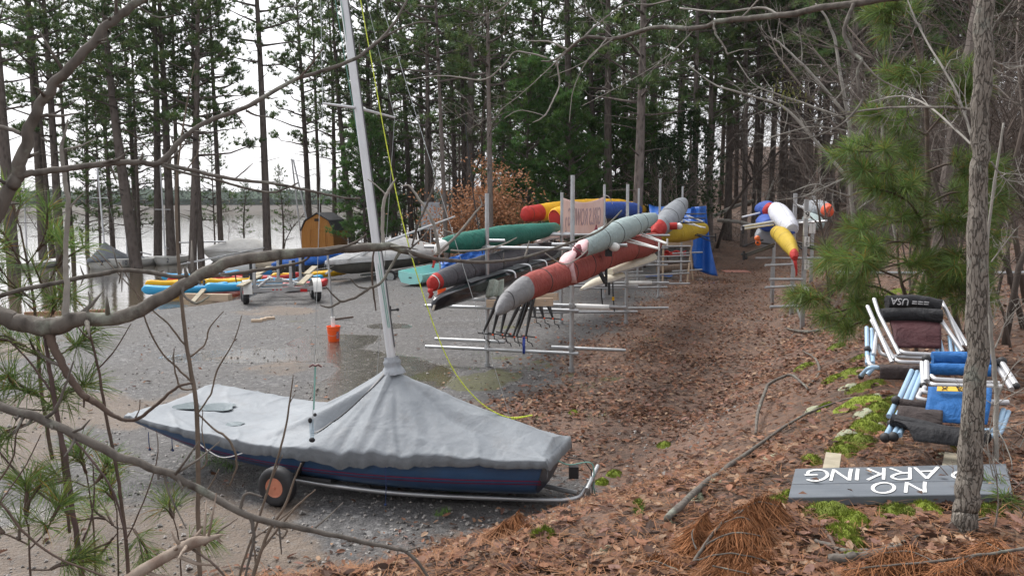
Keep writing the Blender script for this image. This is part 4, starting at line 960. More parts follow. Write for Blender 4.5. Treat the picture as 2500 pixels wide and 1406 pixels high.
# left lane: dark teal above, charcoal below, bare black hull under it
th, rg, C_ = shell('wrapped_rowing_shell', 'dark teal green wrapped rowing shell with a white rag on its near tip', 'rowing shell',
    [(1078, 600, 14.8, .10, .11), (1110, 596, 15.3, .16, .17), (1160, 589, 16.3, .19, .20), (1230, 579, 18.3, .23, .235), (1300, 568, 20.7, .21, .21), (1366, 556, 24, .12, .14)],
    [(0, 1, 'cover', F_GREEN)], (), (.35, .2), seed=11)
mb = MB(); mb.ball(at(1080, 600, 14.75), .12, 12, 8, sc=(1, .8, .9)); mb.ball(at(1071, 607, 14.7), .09, 10, 8, sc=(.9, .8, 1.3)); mb.build('rag', WHITE_PL, th)
th, rg, C_ = shell('wrapped_rowing_shell', 'charcoal wrapped rowing shell with bright red nose, below the teal one', 'rowing shell',
    [(1050, 697, 14.4, .09, .12), (1075, 684, 14.8, .15, .16), (1130, 667, 15.8, .19, .205), (1200, 648, 17.6, .23, .24), (1280, 625, 20.5, .24, .26), (1360, 606, 25, .16, .19)],
    [(0, .17, 'nose_cover', F_REDB), (.17, 1, 'cover', F_DGREY)], (.11, .30, .43, .62, .78), (.25, .2), seed=13)
hang(th, [at(1052, 704, 14.3), at(1050, 712, 14.28), at(1054, 718, 14.3), at(1049, 728, 14.3)], .05, .03, F_REDB)
mb = MB(); mb.loft([[V(C_[6][:3]) + (q - V(C_[6][:3])) * 1.035 for q in rg[6]], [V(C_[7][:3]) + (q - V(C_[7][:3])) * 1.035 for q in rg[7]]], True, False); mb.build('white_tape', WHITE_PL, th)
put_text('JIDI', .17, M('white stencil', (.55, .55, .56), .7), th, at(1124, 672, 15.45), V((.75, .60, .22)), V((0, 0, 1)), 'stencil')
put_text('HUDAH', .17, M('white stencil faded', (.30, .30, .31), .7), th, at(1262, 635, 19.45), V((.65, .75, .22)), V((0, 0, 1)), 'stencil')
th = thing('rowing_shell', 'bare glossy black rowing shell below the charcoal wrapped one', 'rowing shell', at(1200, 705, 16))
BP = spline([(*at(1056, 757, 13.9), .02, .01), (*at(1064, 742, 14.0), .06, .11), (*at(1110, 722, 14.6), .13, .15), (*at(1180, 698, 16.0), .20, .17), (*at(1260, 672, 18.2), .25, .17), (*at(1330, 651, 21), .24, .17), (*at(1400, 630, 25.5), .12, .10)], 50)
mb = MB(); rgs = []
for i, q in enumerate(BP):
    p = V(q[:3]); t_ = (V(BP[min(i + 1, 49)][:3]) - V(BP[max(i - 1, 0)][:3])).normalized(); x = t_.cross(V((0, 0, 1))).normalized()
    rgs.append([p + x * q[3] * a_ + V((0, 0, q[4] * b_)) for a_, b_ in ((1, .75), (.95, .1), (.75, -.55), (.4, -.92), (0, -1.05), (-.4, -.92), (-.75, -.55), (-.95, .1), (-1, .75), (-.5, .95), (0, 1.02), (.5, .95))])
mb.loft(rgs, True, True); mb.build('hull', BLACK_GLOSS, th, ang=50)
mb = MB(); r_ = [[rgs[i][9] * .5 + rgs[i][9] * .5 + V((0, 0, .012)), rgs[i][10] + V((0, 0, .05 if i % 12 > 6 else .012)), rgs[i][11] + V((0, 0, .012))] for i in range(20, 44)]; mb.grid(r_); mb.build('deck_gear', M('dark grey deck gear', (.07, .075, .08), .5), th)
for (px, py, Y) in ((1270, 656, 18.4), (1230, 672, 17.2), (1310, 645, 20)):
    mb = MB(); q = at(px, py, Y); mb.tube(spline([tuple(q + V((-.3, .1, 0))), tuple(q + V((-.05, .0, .09))), tuple(q + V((.2, -.05, .08))), tuple(q + V((.25, -.08, -.05)))], 12), .022, 8); mb.build('rigger_arm', ALU, th)
mb = MB(); mb.tube([at(1057, 758, 13.86), at(1060, 747, 13.9), at(1068, 738, 14.0)], .02, 6); mb.build('bow_edge', M('chipped bow edge', (.30, .27, .22), .7), th)
# a small towel, cream hulls, loose odds and ends on the rack
t_ = MB(); g_ = [[at(1186 + 4 * j, 683 + 8.5 * i + 2 * math.sin(j), 15.75 - .03 * i + .05 * math.sin(j * 1.3 + i)) for j in range(12)] for i in range(6)]; t_.sheet(g_, .012)
tag(t_.build('towel', M('grey green striped towel', (.26, .29, .25), .9, var=.4, vs=14, stretch=(9, 1, 1)), ang=180), 'grey green striped towel draped over the crossbar by the front left post', 'towel')
def creamhull(label, P, mat, nm='upturned_hull'):
    Q = spline([(*at(a, b, c), d, e) for a, b, c, d, e in P], 36); mb = MB(); rg = []
    th = thing(nm, label, 'rowing shell', V(Q[18][:3]))
    for i, q in enumerate(Q):
        p = V(q[:3]); t_ = (V(Q[min(i + 1, 35)][:3]) - V(Q[max(i - 1, 0)][:3])).normalized(); x = t_.cross(V((0, 0, 1))).normalized()
        rg.append([p + x * q[3] * math.cos(a_ * math.pi / 8) + V((0, 0, q[4] * (math.sin(a_ * math.pi / 8) if a_ <= 8 else -.25 * math.sin((a_ - 8) * math.pi / 8)))) for a_ in range(16)])
    mb.loft(rg); mb.build('hull', mat, th, ang=60)
    mb = MB(); mb.tube([r[0] for r in rg[1:-1]], .018, 6); mb.build('gunwale', GALV, th); return th
CREAM = M('cream hull paint', (.66, .62, .50), .35, var=.06, vs=3, dirt=.3, dcol=(.42, .38, .30)); PINKW = M('pinkish white hull paint', (.62, .50, .47), .3, var=.05)
creamhull('cream upturned hull lying under the brick red wrapped shell, with a rope end', [(1488, 668, 19.2, .10, .12), (1520, 655, 20.5, .25, .22), (1560, 642, 22.2, .28, .26), (1592, 633, 24, .16, .20)], CREAM)
creamhull('thin cream hull tip poking out left under the brick red wrapped shell', [(1418, 708, 17.2, .03, .04), (1450, 695, 18, .14, .12), (1480, 686, 19, .20, .14), (1510, 676, 20.2, .18, .14)], CREAM)
creamhull('pinkish white upturned hull behind the banner, right of the teal wrapped shell', [(1317, 592, 21.8, .08, .05), (1335, 582, 22.6, .22, .18), (1380, 575, 24.6, .28, .25), (1425, 568, 27, .26, .22)], PINKW)
# timber bearers and the black riggers that hang from them
for (a, b, c, d, Y, lab, th_) in ((1188, 741, 1350, 737, 14.9, 'front pale timber bearer under the grey nose of the red wrapped shell', .14), (1300, 727, 1362, 724, 15.6, 'rear pale timber bearer half hidden under the red wrapped shell', .13)):
    t_ = thing('timber_bearer', lab, 'timber', at((a + c) / 2, b + 8, Y)); mb = MB(); mb.beam(at(a, b, Y), at(c, d, Y - .3), .05, th_); mb.build('plank', WOODNEW, t_)
    mb = MB(); 
    for f in (.12, .88): q = at(lerp(a, c, f), lerp(b, d, f), lerp(Y, Y - .3, f)); mb.tube([q + V((0, -.035, .03)), q + V((0, .035, .03))], .012, 6)
    mb.build('bolt', GALV, t_)
ords = ('first', 'second', 'third', 'fourth', 'fifth', 'sixth', 'seventh', 'eighth', 'ninth', 'tenth')
for i, (a, b, c, d, Y) in enumerate(((1218, 722, 1179, 814, 14.5), (1219, 740, 1203, 814, 14.6), (1234, 745, 1223, 812, 14.6), (1268, 738, 1232, 820, 14.5), (1283, 731, 1253, 820, 14.5), (1289, 731, 1261, 821, 14.5), (1299, 728, 1284, 820, 14.4), (1316, 744, 1327, 775, 15.4), (1336, 744, 1350, 777, 15.4), (1302, 748, 1306, 774, 15.4))):
    lab = (f'{ords[i]} from the left of the seven long black riggers hanging in front of the rack' if i < 7 else ('short black rigger hanging at the middle of the rear bearer', 'short black rigger hanging at the right end of the rear bearer', 'short black rigger hanging left on the rear bearer')[i - 7])
    r = thing('hanging_rigger', lab, 'rigger', at(a, b, Y), 0, 'black riggers hanging from the timber bearers'); p0, p1 = at(a, b, Y), at(c, d, Y - .1)
    mb = MB(); mb.tube([p0, p1], [.024, .02], 8); mb.tube([p0 + V((.05, .1, .0)), p1], [.018, .016], 8); mb.tube([p1 + V((-.09, 0, .01)), p1 + V((.16, -.02, -.02))], .012, 6); mb.build('stay', CARBON, r)
    mb = MB(); e = p1 + V((.16, -.02, -.02)); mb.tube([p1 + V((.02, 0, 0)), p1 + V((.03, 0, -.10)), p1 + V((.10, -.01, -.13)), p1 + V((.12, -.01, -.19))], .009, 6); mb.build('oarlock', BLACK, r)
    mb = MB(); mb.tube([e, e + V((.03, 0, 0))], .014, 8); mb.build('spacer', M('orange spacer', (.75, .10, .02), .5) if i == 0 else bpy.data.materials['orange spacer'], r)
t_ = MB(); g_ = [[at(1276 + 3 * j, 822 + 6 * i, 14.3 + .05 * math.sin(i + j)) for j in range(3)] for i in range(8)]; t_.sheet(g_, .01)
tag(t_.build('strap', M('royal blue webbing', (.03, .06, .30), .7), ang=180), 'royal blue strap end dangling over the lowest crossbar below the riggers', 'strap')
for i, (px, y0, y1, Y, lab) in enumerate(((1468, 705, 750, 16.6, 'thin black strap hanging under the cream hull tip'), (1496, 690, 760, 16.4, 'black strap with yellow tag hanging right under the red wrapped shell'))):
    t_ = thing('hanging_strap', lab, 'strap', at(px, y1, Y)); mb = MB(); mb.tube([at(px, y0, Y), at(px + 1, (y0 + y1) / 2, Y), at(px + 4, y1, Y)], .014, 6); mb.build('webbing', BLACK, t_)
    if i: mb = MB(); mb.box(at(px + 1, 729, Y - .02), (.045, .03, .07)); mb.build('yellow_tag', F_YEL, t_)
# banner on the second frame, seen from behind
bn = thing('banner', 'pale pink cloth banner seen from behind, lettering reversed, tied between two rack posts', 'banner', at(1423, 586, 25))
BANN = NT('thin pink cloth'); BANN.b.inputs['Roughness'].default_value = .85
BANN.col(BANN.mix(BANN.ramp(BANN.noise(1.4, 4), [(.3, 0.), (.7, 1.)]), (.66, .45, .38), (.74, .56, .50))); BANN.l(BANN.bump(BANN.noise(2.2, 4, stretch=(2.5, 1, .6)), .5, .06), BANN.b.inputs['Normal'])
BANN.b.inputs['Transmission Weight'].default_value = 0.
def bnp(u, v):
    a = at(lerp(1374, 1474, u), lerp(483, 481, u) + 22 * math.sin(math.pi * u) * (1 - v) ** 3 * .55, lerp(22.6, 28.6, u)); b = at(lerp(1372, 1474, u), lerp(578, 571, u), lerp(22.6, 28.6, u))
    q = a.lerp(b, v); return q + V((.25, -.08, 0)) * (.10 * math.sin(u * 9 + v * 2) * v + .12 * math.sin(math.pi * u) * (1 - v) ** 2)
mb = MB(); mb.sheet([[bnp(i / 26, j / 16) for j in range(17)] for i in range(27)], .006); bcl = mb.build('cloth', BANN.m, bn, ang=180)
INK = M('faded blue print', (.43, .31, .32), .85)
d0 = (bnp(1, .5) - bnp(0, .5)).normalized(); nn = V((d0.y, -d0.x, 0)); nn = nn if nn.y < 0 else -nn
def bt(body, sz, u, v):
    me = text_mesh(body, sz, .002); c_ = []
    # reversed lettering laid on the draped cloth
    L = (bnp(1, .5) - bnp(0, .5)).length; H = (bnp(.5, 0) - bnp(.5, 1)).length
    for vv in me.vertices:
        uu = u - vv.co.x / L * 1.0; v2 = v - vv.co.y / H; q = bnp(min(max(uu, 0), 1), min(max(v2, 0), 1)); vv.co = q + nn * (.012 + vv.co.z)
    me.materials.clear(); me.materials.append(INK); place('lettering', me, bcl)
bt('GIRLS ROWING', .72, .52, .52); bt('2', .6, .07, .72)
mb = MB()
for a, b in (((1370, 478, 22.45), (1374, 484, 22.6)), ((1370, 486, 22.45), (1374, 484, 22.6))): mb.tube([at(*a), at(*b)], .012, 6)
mb.tube(spline([tuple(at(1474, 477, 28.6)), tuple(at(1484, 479, 29)), tuple(at(1491, 488, 29.5)), tuple(at(1495, 498, 30))], 12), .014, 6); mb.build('tie_rope', WHITE_PL, bn)
# shells of the farther rack behind the banner
th, rg, C_ = shell('wrapped_rowing_shell', 'yellow wrapped rowing shell with red tip, topmost behind the banner', 'rowing shell',
    [(1281, 524, 29.5, .24, .26), (1310, 521, 30.2, .28, .29), (1370, 514, 32, .33, .33), (1450, 509, 36, .36, .38), (1520, 509, 40, .32, .38), (1576, 512, 44, .15, .2)],
    [(0, .24, 'nose_cover', F_REDB), (.24, 1, 'cover', F_YEL)], (.10,), (.75, .4), seed=17)
th, rg, C_ = shell('wrapped_rowing_shell', 'deep yellow wrapped rowing shell close left of the banner', 'rowing shell',
    [(1353, 534, 28.2, .20, .26), (1362, 531, 28.5, .30, .33), (1400, 527, 30, .34, .36), (1450, 523, 33, .25, .3)], [(0, .12, 'nose_cover', F_REDB), (.12, 1, 'cover', F_YEL)], (), (.75, .5), seed=19)
th, rg, C_ = shell('wrapped_rowing_shell', 'royal blue wrapped rowing shell right of the banner', 'rowing shell',
    [(1462, 514, 33, .25, .30), (1490, 514, 34, .30, .33), (1530, 513, 36, .30, .32), (1558, 514, 38, .22, .28)], [(0, 1, 'cover', F_BLUE)], (.5,), (.6, .7), seed=23)
r2 = thing('rack_frame', 'far pipe frame carrying the royal blue wrapped shell', 'boat rack', pz(1475, 640, 0), 0, 'pipe frames of the far shell rack')
for (px, y0, y1, Y) in ((1475, 455, 640, 36.5), (1556, 462, 640, 40)):
    mb = MB(); a = at(px, y0, Y); mb.tube([V((a.x, a.y, hz(a.x, a.y) - .1)), a], .05, 10); mb.build('post', GALV, r2)
mb = MB(); mb.tube([at(1440, 527, 36), at(1580, 527, 40.5)], .05, 10); mb.build('crossbar', GALV, r2); mb = MB(); mb.tube([at(1500, 523, 38), at(1600, 522, 38.4)], .05, 10); mb.build('crossbar', GALV, r2)
th, rg, C_ = shell('wrapped_rowing_shell', 'ochre yellow wrapped rowing shell in front of the blue tarpaulin', 'rowing shell',
    [(1612, 572, 31, .25, .28), (1650, 570, 32.5, .34, .36), (1690, 564, 34, .34, .36), (1724, 559, 35.5, .16, .22)], [(0, 1, 'cover', F_OCH)], (), (.7, .5), seed=29)
for a, b in (((1692, 570, 33.6), (1748, 580, 33.0)), ((1694, 572, 33.4), (1742, 592, 33.0)), ((1690, 574, 33.4), (1748, 578, 33.0))):
    mb = MB(); mb.tube([at(*a), at(*b)], .022, 6); mb.build('rigger_arm', CARBON, th)
mb = MB(); mb.tube([at(1747, 576, 33) + V((0, 0, .1)), at(1747, 590, 33)], .03, 6); mb.build('oarlock_pin', BLACK, th)
# blue tarpaulin shelter
tp = thing('tarpaulin', 'bright blue tarpaulin draped as a shelter at the end of the rack', 'tarpaulin', pz(1720, 675, 0))
mb = MB(); g_ = []
for i in range(19):
    f = i / 18; g_.append([])
    for j in range(11):
        v = j / 10; px = lerp(1584, 1716, f) + 6 * v; py = lerp(lerp(499, 507, f), lerp(545, 548, f), v) + 5 * math.sin(math.pi * f) * (1 - v) + 2.5 * math.sin(f * 12 + v * 3)
        g_[-1].append(at(px, py, lerp(39.5, 37.5, f) + 1.6 * math.sin(v * 1.5) * -1 + .15 * math.sin(f * 15)))
mb.sheet(g_, .02); mb.build('roof_sheet', TARP, tp, ang=180)
mb = MB(); g_ = []
for i in range(15):
    f = i / 14; g_.append([])
    for j in range(25):
        v = j / 24; x0 = lerp(1688, 1724, f); x1 = lerp(1694, 1752, f); px = lerp(x0, x1, v ** 1.6); py = lerp(lerp(506, 503, f), lerp(668, 674, f) - 14 * (1 - f) ** 2, v)
        g_[-1].append(at(px - 14 * (1 - f) * math.sin(math.pi * min(1, v * 1.1)) * .4, py, 36.3 + .22 * math.sin(f * 8 + v * 5) + .3 * f))
mb.sheet(g_, .02); mb.build('side_sheet', TARP, tp, ang=180)
mb = MB(); g_ = [[at(1576 + 4.4 * i + 3 * nz(j * 2, i), 672 + 1.8 * j + 1.5 * nz(i * .8, j), 37.2 - .12 * j) for j in range(6)] for i in range(16)]
g_ = [[V((q.x, q.y, .03 + .10 * abs(nz(q.x * 2, q.y * 2)) + .05)) for q in r] for r in g_]; mb.sheet(g_, .015)
tag(mb.build('tarpaulin', TARP, ang=180), 'blue tarpaulin crumpled flat on the ground below the rack', 'tarpaulin')
sh_ = thing('timber_trestle', 'pale timber trestle under the ochre wrapped shell, beside the blue tarpaulin', 'trestle', pz(1660, 680, 0))
for a, b, w_, h_ in (((1618, 594, 35.2), (1692, 594, 35.0), .08, .22), ((1620, 585, 35.3), (1690, 583, 35.1), .08, .12)):
    mb = MB(); mb.beam(at(*a), at(*b), w_, h_); mb.build('rail', WOODNEW, sh_)
for a, b in (((1690, 585, 35.0), (1678, 676, 34.8)), ((1686, 612, 36), (1692, 660, 36.2)), ((1620, 590, 35.4), (1618, 672, 35.2))):
    mb = MB(); p, q = at(*a), at(*b); q.z = hz(q.x, q.y); mb.beam(p, q, .10, .06, up=(1, 0, 0)); mb.build('leg', WOODNEW, sh_)
mb = MB(); 
for i in range(11): q = at(1626 + 5.6 * i, 602, 35.0); mb.box(q + V((0, -.06, 0)), (.055, .02, .05))
mb.build('coloured_pegs', M('coloured pegs', (.55, .40, .03), .5, var=.8, vs=3), sh_)
LOG = bark('log bark', (.20, .15, .115), (.07, .05, .04), 10, .4, .6, .02)
for i, (a, b, r, lab) in enumerate((((1606, 658, 36), (1692, 652, 36.6), .17, 'brown log lying under the trestle at the rack end'), ((1600, 642, 37), (1700, 640, 37.4), .10, 'dark pole lying across under the red life jacket'))):
    mb = MB(); mb.tube([at(*a), at((a[0] + b[0]) / 2, (a[1] + b[1]) / 2 - 1, (a[2] + b[2]) / 2), at(*b)], r, 10); tag(mb.build('log', LOG, ang=60), lab, 'log')
mb = MB(); q = at(1648, 622, 35.5); g_ = [[q + V(((i - 4) * .12, .1 * math.sin(j), .05 * math.sin(i * 1.7 + j) + (2 - j) * .04 + .05)) for j in range(5)] for i in range(9)]; mb.sheet(g_, .06)
tag(mb.build('life_jacket', F_REDB, ang=180), 'faded red life jacket lying on the rack under the ochre wrapped shell', 'life jacket')

# ------------------------------------------------------------ numbered rack on the right
nr = thing('numbered_rack', 'galvanised rack with number plates 9 to 12 on its post, right of the path', 'boat rack', gp(1968, 795))
NY = gp(1968, 795).y
def npost(px, y0, y1, Y, r=.042, gnd=True):
    a = at(px, y0, Y); zb = hz(a.x, a.y) - .1 if gnd else at(px, y1, Y).z; mb = MB()
    mb.box(V((a.x, a.y, (a.z + zb) / 2)), (r * 2, r * 2, a.z - zb)); return mb.build('post', GALV, nr)
P1 = npost(1969, 487, 795, NY); npost(1942, 472, 760, NY + 3.2); npost(1987, 478, 665, NY + 9, .045); npost(1893, 493, 680, NY + 8.5, .045); npost(1886, 640, 680, NY + 10, .045)
for (a, b, c, d, Y, Y2) in ((1879, 682, 1966, 682, NY - .2, NY), (1880, 749, 1966, 747, NY - .2, NY), (1868, 648, 1942, 645, NY + 3, NY + 3.2), (1868, 702, 1942, 698, NY + 3, NY + 3.2), (1940, 540, 2020, 540, NY + 3.1, NY + 3), (1810, 556, 1890, 542, NY + 4, NY + 4.6), (1845, 630, 2045, 630, NY + 8.6, NY + 9), (1942, 500, 1969, 510, NY + 3.2, NY)):
    mb = MB(); mb.tube([at(a, b, Y), at(c, d, Y2)], .034, 10); mb.build('arm', GALV, nr)
mb = MB(); mb.tube([at(1940, 740, NY + .4), at(1963, 796, NY + .1)], .028, 8); mb.build('brace', GALV, nr)
INKB = M('black numerals', (.01, .01, .01), .6)
for body, y0, y1 in (('9', 516, 534), ('1\n0', 578, 602), ('1\n1', 634, 658), ('1\n2', 700, 724)):
    c_ = at(1971 - (y0 - 516) * .012, (y0 + y1) / 2, NY - .06); hgt = (y1 - y0) * mpp(NY); mb = MB(); mb.box(c_, (.115, .012, hgt)); pl_ = mb.build('number_plate', WHITE_PL, P1)
    lines = body.split('\n')
    for i, ch in enumerate(lines):
        zz = c_.z + ((len(lines) - 1) / 2 - i) * hgt / len(lines) * .98
        put_text(ch, hgt / len(lines) * 1.12, INKB, pl_, V((c_.x, c_.y - .011, zz)), (1, 0, 0), (0, 0, 1), 'numeral')
th, rg, C_ = shell('wrapped_rowing_shell', 'yellow wrapped shell with red tip pointing at the viewer on the numbered rack', 'rowing shell',
    [(1941, 634, NY - 2.2, .05, .06), (1937, 616, NY - 1.9, .10, .12), (1925, 595, NY - .6, .165, .18), (1910, 577, NY + 1.4, .20, .20), (1897, 567, NY + 4, .19, .18)], [(0, .2, 'nose_cover', F_REDB), (.2, 1, 'cover', F_OCH)], (.60, .78), (.6, .8), seed=31)
hang(th, [at(1941, 636, NY - 2.2), at(1943, 650, NY - 2.2), at(1945, 664, NY - 2.18), at(1944, 674, NY - 2.2)], .04, .01, F_REDB)
for a, b in (((1888, 602, NY + .2), (1816, 627, NY - .6)), ((1890, 596, NY + .6), (1818, 622, NY - .6)), ((1945, 598, NY + .4), (2022, 616, NY - .6)), ((1948, 592, NY + .4), (2024, 612, NY - .6)), ((1950, 600, NY + .3), (1972, 622, NY))):
    mb = MB(); mb.tube([at(*a), at(*b)], .024, 8); mb.build('rigger_arm', CARBON, th)
for px, py in ((1816, 624), (2023, 614)):
    q = at(px, py, NY - .6); mb = MB(); mb.tube([q + V((0, 0, -.10)), q + V((0, 0, .10))], .03, 8); mb.tube([q + V((-.06, 0, .03)), q + V((.07, 0, .03))], .025, 6); mb.ball(q + V((.05, 0, -.05)), .04, 8, 6); mb.build('oarlock', BLACK, th)
th, rg, C_ = shell('wrapped_rowing_shell', 'white wrapped rowing shell above the yellow one on the numbered rack', 'rowing shell',
    [(1936, 563, NY + 1.6, .14, .14), (1928, 551, NY + 2.0, .20, .20), (1915, 536, NY + 3.4, .26, .26), (1900, 519, NY + 6, .28, .26), (1893, 511, NY + 8.5, .22, .2)], [(0, 1, 'cover', F_WHITE)], (.3,), (.6, .5), seed=37)
mb = MB(); mb.beam(at(1916, 566, NY + 1.8), at(1940, 568, NY + 1.6), .2, .05); mb.build('strap', F_BLUE, th)
for a, b in (((1888, 548, NY + 3), (1810, 560, NY + 2)), ((1890, 540, NY + 3), (1812, 553, NY + 2)), ((1942, 545, NY + 3), (2016, 540, NY + 2.4))):
    mb = MB(); mb.tube([at(*a), at(*b)], .028, 8); mb.build('rigger_arm', ALU, th)
q = at(1814, 567, NY + 2); mb = MB(); mb.tube([q + V((0, 0, -.04)), q + V((0, 0, .15))], .035, 8); mb.build('oarlock', BLACK, th)
th, rg, C_ = shell('wrapped_rowing_shell', 'grey wrapped shell with orange red end at the back of the numbered rack', 'rowing shell',
    [(2026, 517, NY + 5.6, .13, .16), (2014, 513, NY + 6, .20, .22), (1995, 509, NY + 7, .25, .24), (1972, 506, NY + 9, .2, .2)], [(0, .25, 'nose_cover', M('orange red cap', (.70, .09, .03), .6)), (.25, 1, 'cover', F_MGREY)], (), (.85, .5), seed=41)
th, rg, C_ = shell('wrapped_rowing_shell', 'small royal blue wrapped shell with red tip left behind the white one', 'rowing shell',
    [(1884, 516, NY + 8, .16, .18), (1874, 512, NY + 8.4, .28, .26), (1862, 511, NY + 9.4, .28, .22)], [(0, .3, 'nose_cover', F_REDB), (.3, 1, 'cover', F_BLUE)], (), (.7, .6), seed=43)
mb = MB(); mb.tube([at(1860, 519, NY + 8.4), at(1812, 530, NY + 8)], .03, 8); mb.build('rigger_arm', WHITE_PL, th)
th, rg, C_ = shell('wrapped_rowing_shell', 'low grey wrapped shell with red trim left of the yellow one on the numbered rack', 'rowing shell',
    [(1866, 584, NY + 7, .26, .26), (1870, 576, NY + 8, .34, .32), (1876, 566, NY + 10, .25, .22)], [(0, 1, 'cover', F_MGREY)], (.35,), (.75, .6), seed=47)
for a, b in (((1862, 586, NY + 6.8), (1814, 602, NY + 6.2)), ((1880, 596, NY + 6.8), (1848, 592, NY + 6.4))):
    mb = MB(); mb.tube([at(*a), at(*b)], .03, 8); mb.build('rigger_arm', CARBON, th)
mb = MB(); mb.ball(at(1849, 582, NY + 6.5), .09, 10, 8); mb.ball(at(1851, 593, NY + 6.5), .09, 10, 8); mb.build('orange_ball', M('orange float', (.75, .16, .03), .5), th)
th, rg, C_ = shell('wrapped_rowing_shell', 'royal blue shell bundle low behind the white wrapped shell', 'rowing shell', [(1878, 552, NY + 6, .24, .18), (1870, 543, NY + 7, .30, .22), (1866, 536, NY + 9, .2, .16)], [(0, 1, 'cover', F_BLUE)], (), (.7, .6), seed=53)
th, rg, C_ = shell('wrapped_rowing_shell', 'pale blue grey shell half hidden behind the number 9 plate', 'rowing shell', [(2000, 552, NY + 4, .12, .12), (1990, 544, NY + 5, .24, .2), (1975, 535, NY + 7, .2, .2)], [(0, 1, 'cover', F_PGREEN)], (), (.7, .6), seed=59)
mb = MB()
for dx in (0, 8): mb.box(at(1979 + dx, 556, NY + 3), (.07, .05, .30))
mb.build('bow_pad', WHITE_PL, th)
# ------------------------------------------------------------ boats by the water
GEL = M('white gelcoat', (.64, .64, .62), .32, var=.05, vs=2, dirt=.3, dcol=(.42, .40, .34)); GEL_D = M('off white deck', (.60, .60, .575), .45, var=.06, vs=3, dirt=.35, dcol=(.38, .36, .31))
GREY_COV = fabric('dark grey boat cover', (.22, .235, .26)); LGREY_COV = fabric('light grey boat cover', (.50, .50, .50), .1, .75, .45); WHT_COV = fabric('white boat cover', (.62, .61, .59), .08, .75, .3)
HULL_DK = M('grimy dark hull', (.075, .07, .062), .55, var=.3, vs=3, dirt=.5, dcol=(.13, .115, .09))
AQUA = M('aqua gelcoat', (.33, .70, .66), .32, var=.05, vs=2, dirt=.15, dcol=(.3, .5, .47))
INKN = M('navy numerals', (.015, .02, .06), .5)
class Hull:
    """hull frame: a = bow (x,y), b = stern, z0 = keel height"""
    def __init__(s, a, b, beam, depth, z0, tw=.75, rake=.25, sheer=.12, fl=.72):
        s.a = V((a.x, a.y, 0)); d = V((b.x - a.x, b.y - a.y, 0)); s.L = d.length; s.e = d.normalized(); s.f = V((s.e.y, -s.e.x, 0)); s.beam = beam; s.dep = depth; s.z0 = z0; s.tw = tw; s.rake = rake; s.sh = sheer; s.fl = fl
    def hb(s, t): return s.beam / 2 * (max(0, math.sin(min(t / .58, 1) * math.pi / 2)) ** .75 if t < .58 else lerp(1, s.tw, ((t - .58) / .42) ** 1.6))
    def top(s, t): return s.z0 + s.dep * (1 + s.sh * ((1 - t) ** 2 * 1.6 + .3 * t * t))
    def kz(s, t): return s.z0 + s.dep * .55 * max(0, 1 - t / .22) ** 2 + s.dep * .10 * sstep(.6, 1, t)
    def p(s, t, v, h):
        """v across in beam halves, h 0 keel 1 sheer"""
        k = s.kz(t); T = s.top(t); return s.a + s.e * (s.L * t - s.rake * (h - .5) * max(0, 1 - t / .15)) + s.f * (v * s.hb(t)) + V((0, 0, k + (T - k) * h))
    def hull(s, name, mat, parent):
        mb = MB(); rg = []
        for i in range(29):
            t = max(.004, (i / 28) ** 1.15)
            pr = ((1, 1), (.97, .7), (.90, .4), (s.fl, .14), (.35, .02), (0, 0)); rg.append([s.p(t, -v, h) for v, h in pr] + [s.p(t, v, h) for v, h in reversed(pr[:-1])])
        mb.loft(rg, False, False); mb.add(rg[-1], [tuple(range(len(rg[-1])))]); mb.add(rg[0], [tuple(range(len(rg[0]) - 1, -1, -1))])
        o = mb.build(name, mat, parent, ang=45); return o
    def deck(s, name, mat, parent, well=True):
        mb = MB(); g = []
        for i in range(33):
            t = max(.004, (i / 32)); row = []
            for j in range(13):
                v = -1 + j / 6; q = s.p(t, v * .995, 1.0); q.z += .05 * (1 - v * v)
                if well and .36 < t < .93 and abs(v) < .62: q.z -= s.dep * .5 * min(1, (.62 - abs(v)) * 7) * sstep(.36, .42, t) * (1 - sstep(.88, .93, t))
                row.append(q)
            g.append(row)
        mb.grid(g); return mb.build(name, mat, parent, ang=45)
    def cover(s, name, mat, parent, peak=.25, pt=.3, drop=.12, seed=0, tail=.1, sharp=1.3):
        mb = MB(); g = []
        for i in range(41):
            t = i / 40; row = []
            for j in range(23):
                v = -1.12 + 2.24 * j / 22; a = min(1, abs(v)); sg = 1 if v > 0 else -1; tt = max(.004, min(t, 1)); q = s.p(tt, sg * a * 1.03, 1.)
                pk = peak * (max(0, 1 - abs(t - pt) / (pt if t < pt else .55)) ** sharp) + tail * math.sin(math.pi * t)
                q.z += .03 + pk * (1 - a ** 1.2) + .03 * fbm(t * 7 + seed, v * 2, seed, 3)
                if abs(v) > 1: q.z -= drop * (1 + .3 * nz(t * 9, seed)); q += s.f * sg * .02
                row.append(q)
            g.append(row)
        g = [[q + V((0, 0, -drop)) - s.e * .03 for q in g[0]]] + g + [[q + V((0, 0, -drop)) + s.e * .03 for q in g[-1]]]
        mb.sheet(g, .012); return mb.build(name, mat, parent, ang=180)
def spar(pts, r, mat, parent, name): mb = MB(); mb.tube(pts, r, 8); return mb.build(name, mat, parent)
def hullnum(h, txt, side, t, size, parent, y=.62):
    p = h.p(t, side, y); q = h.p(t + .05, side, y); n = h.f * side; x = (q - p).normalized() * (-1 if side * 1 > 0 else 1)
    # letters read left to right seen from outside
    x = V((0, 0, 1)).cross(n).normalized(); x = x if True else -x
    d_ = (q - p).normalized(); x = d_ if d_.dot(x) > 0 else -d_
    put_text(txt, size, INKN, parent, p + n * .035, x, V((0, 0, 1)), 'numeral')
WZ = -.12
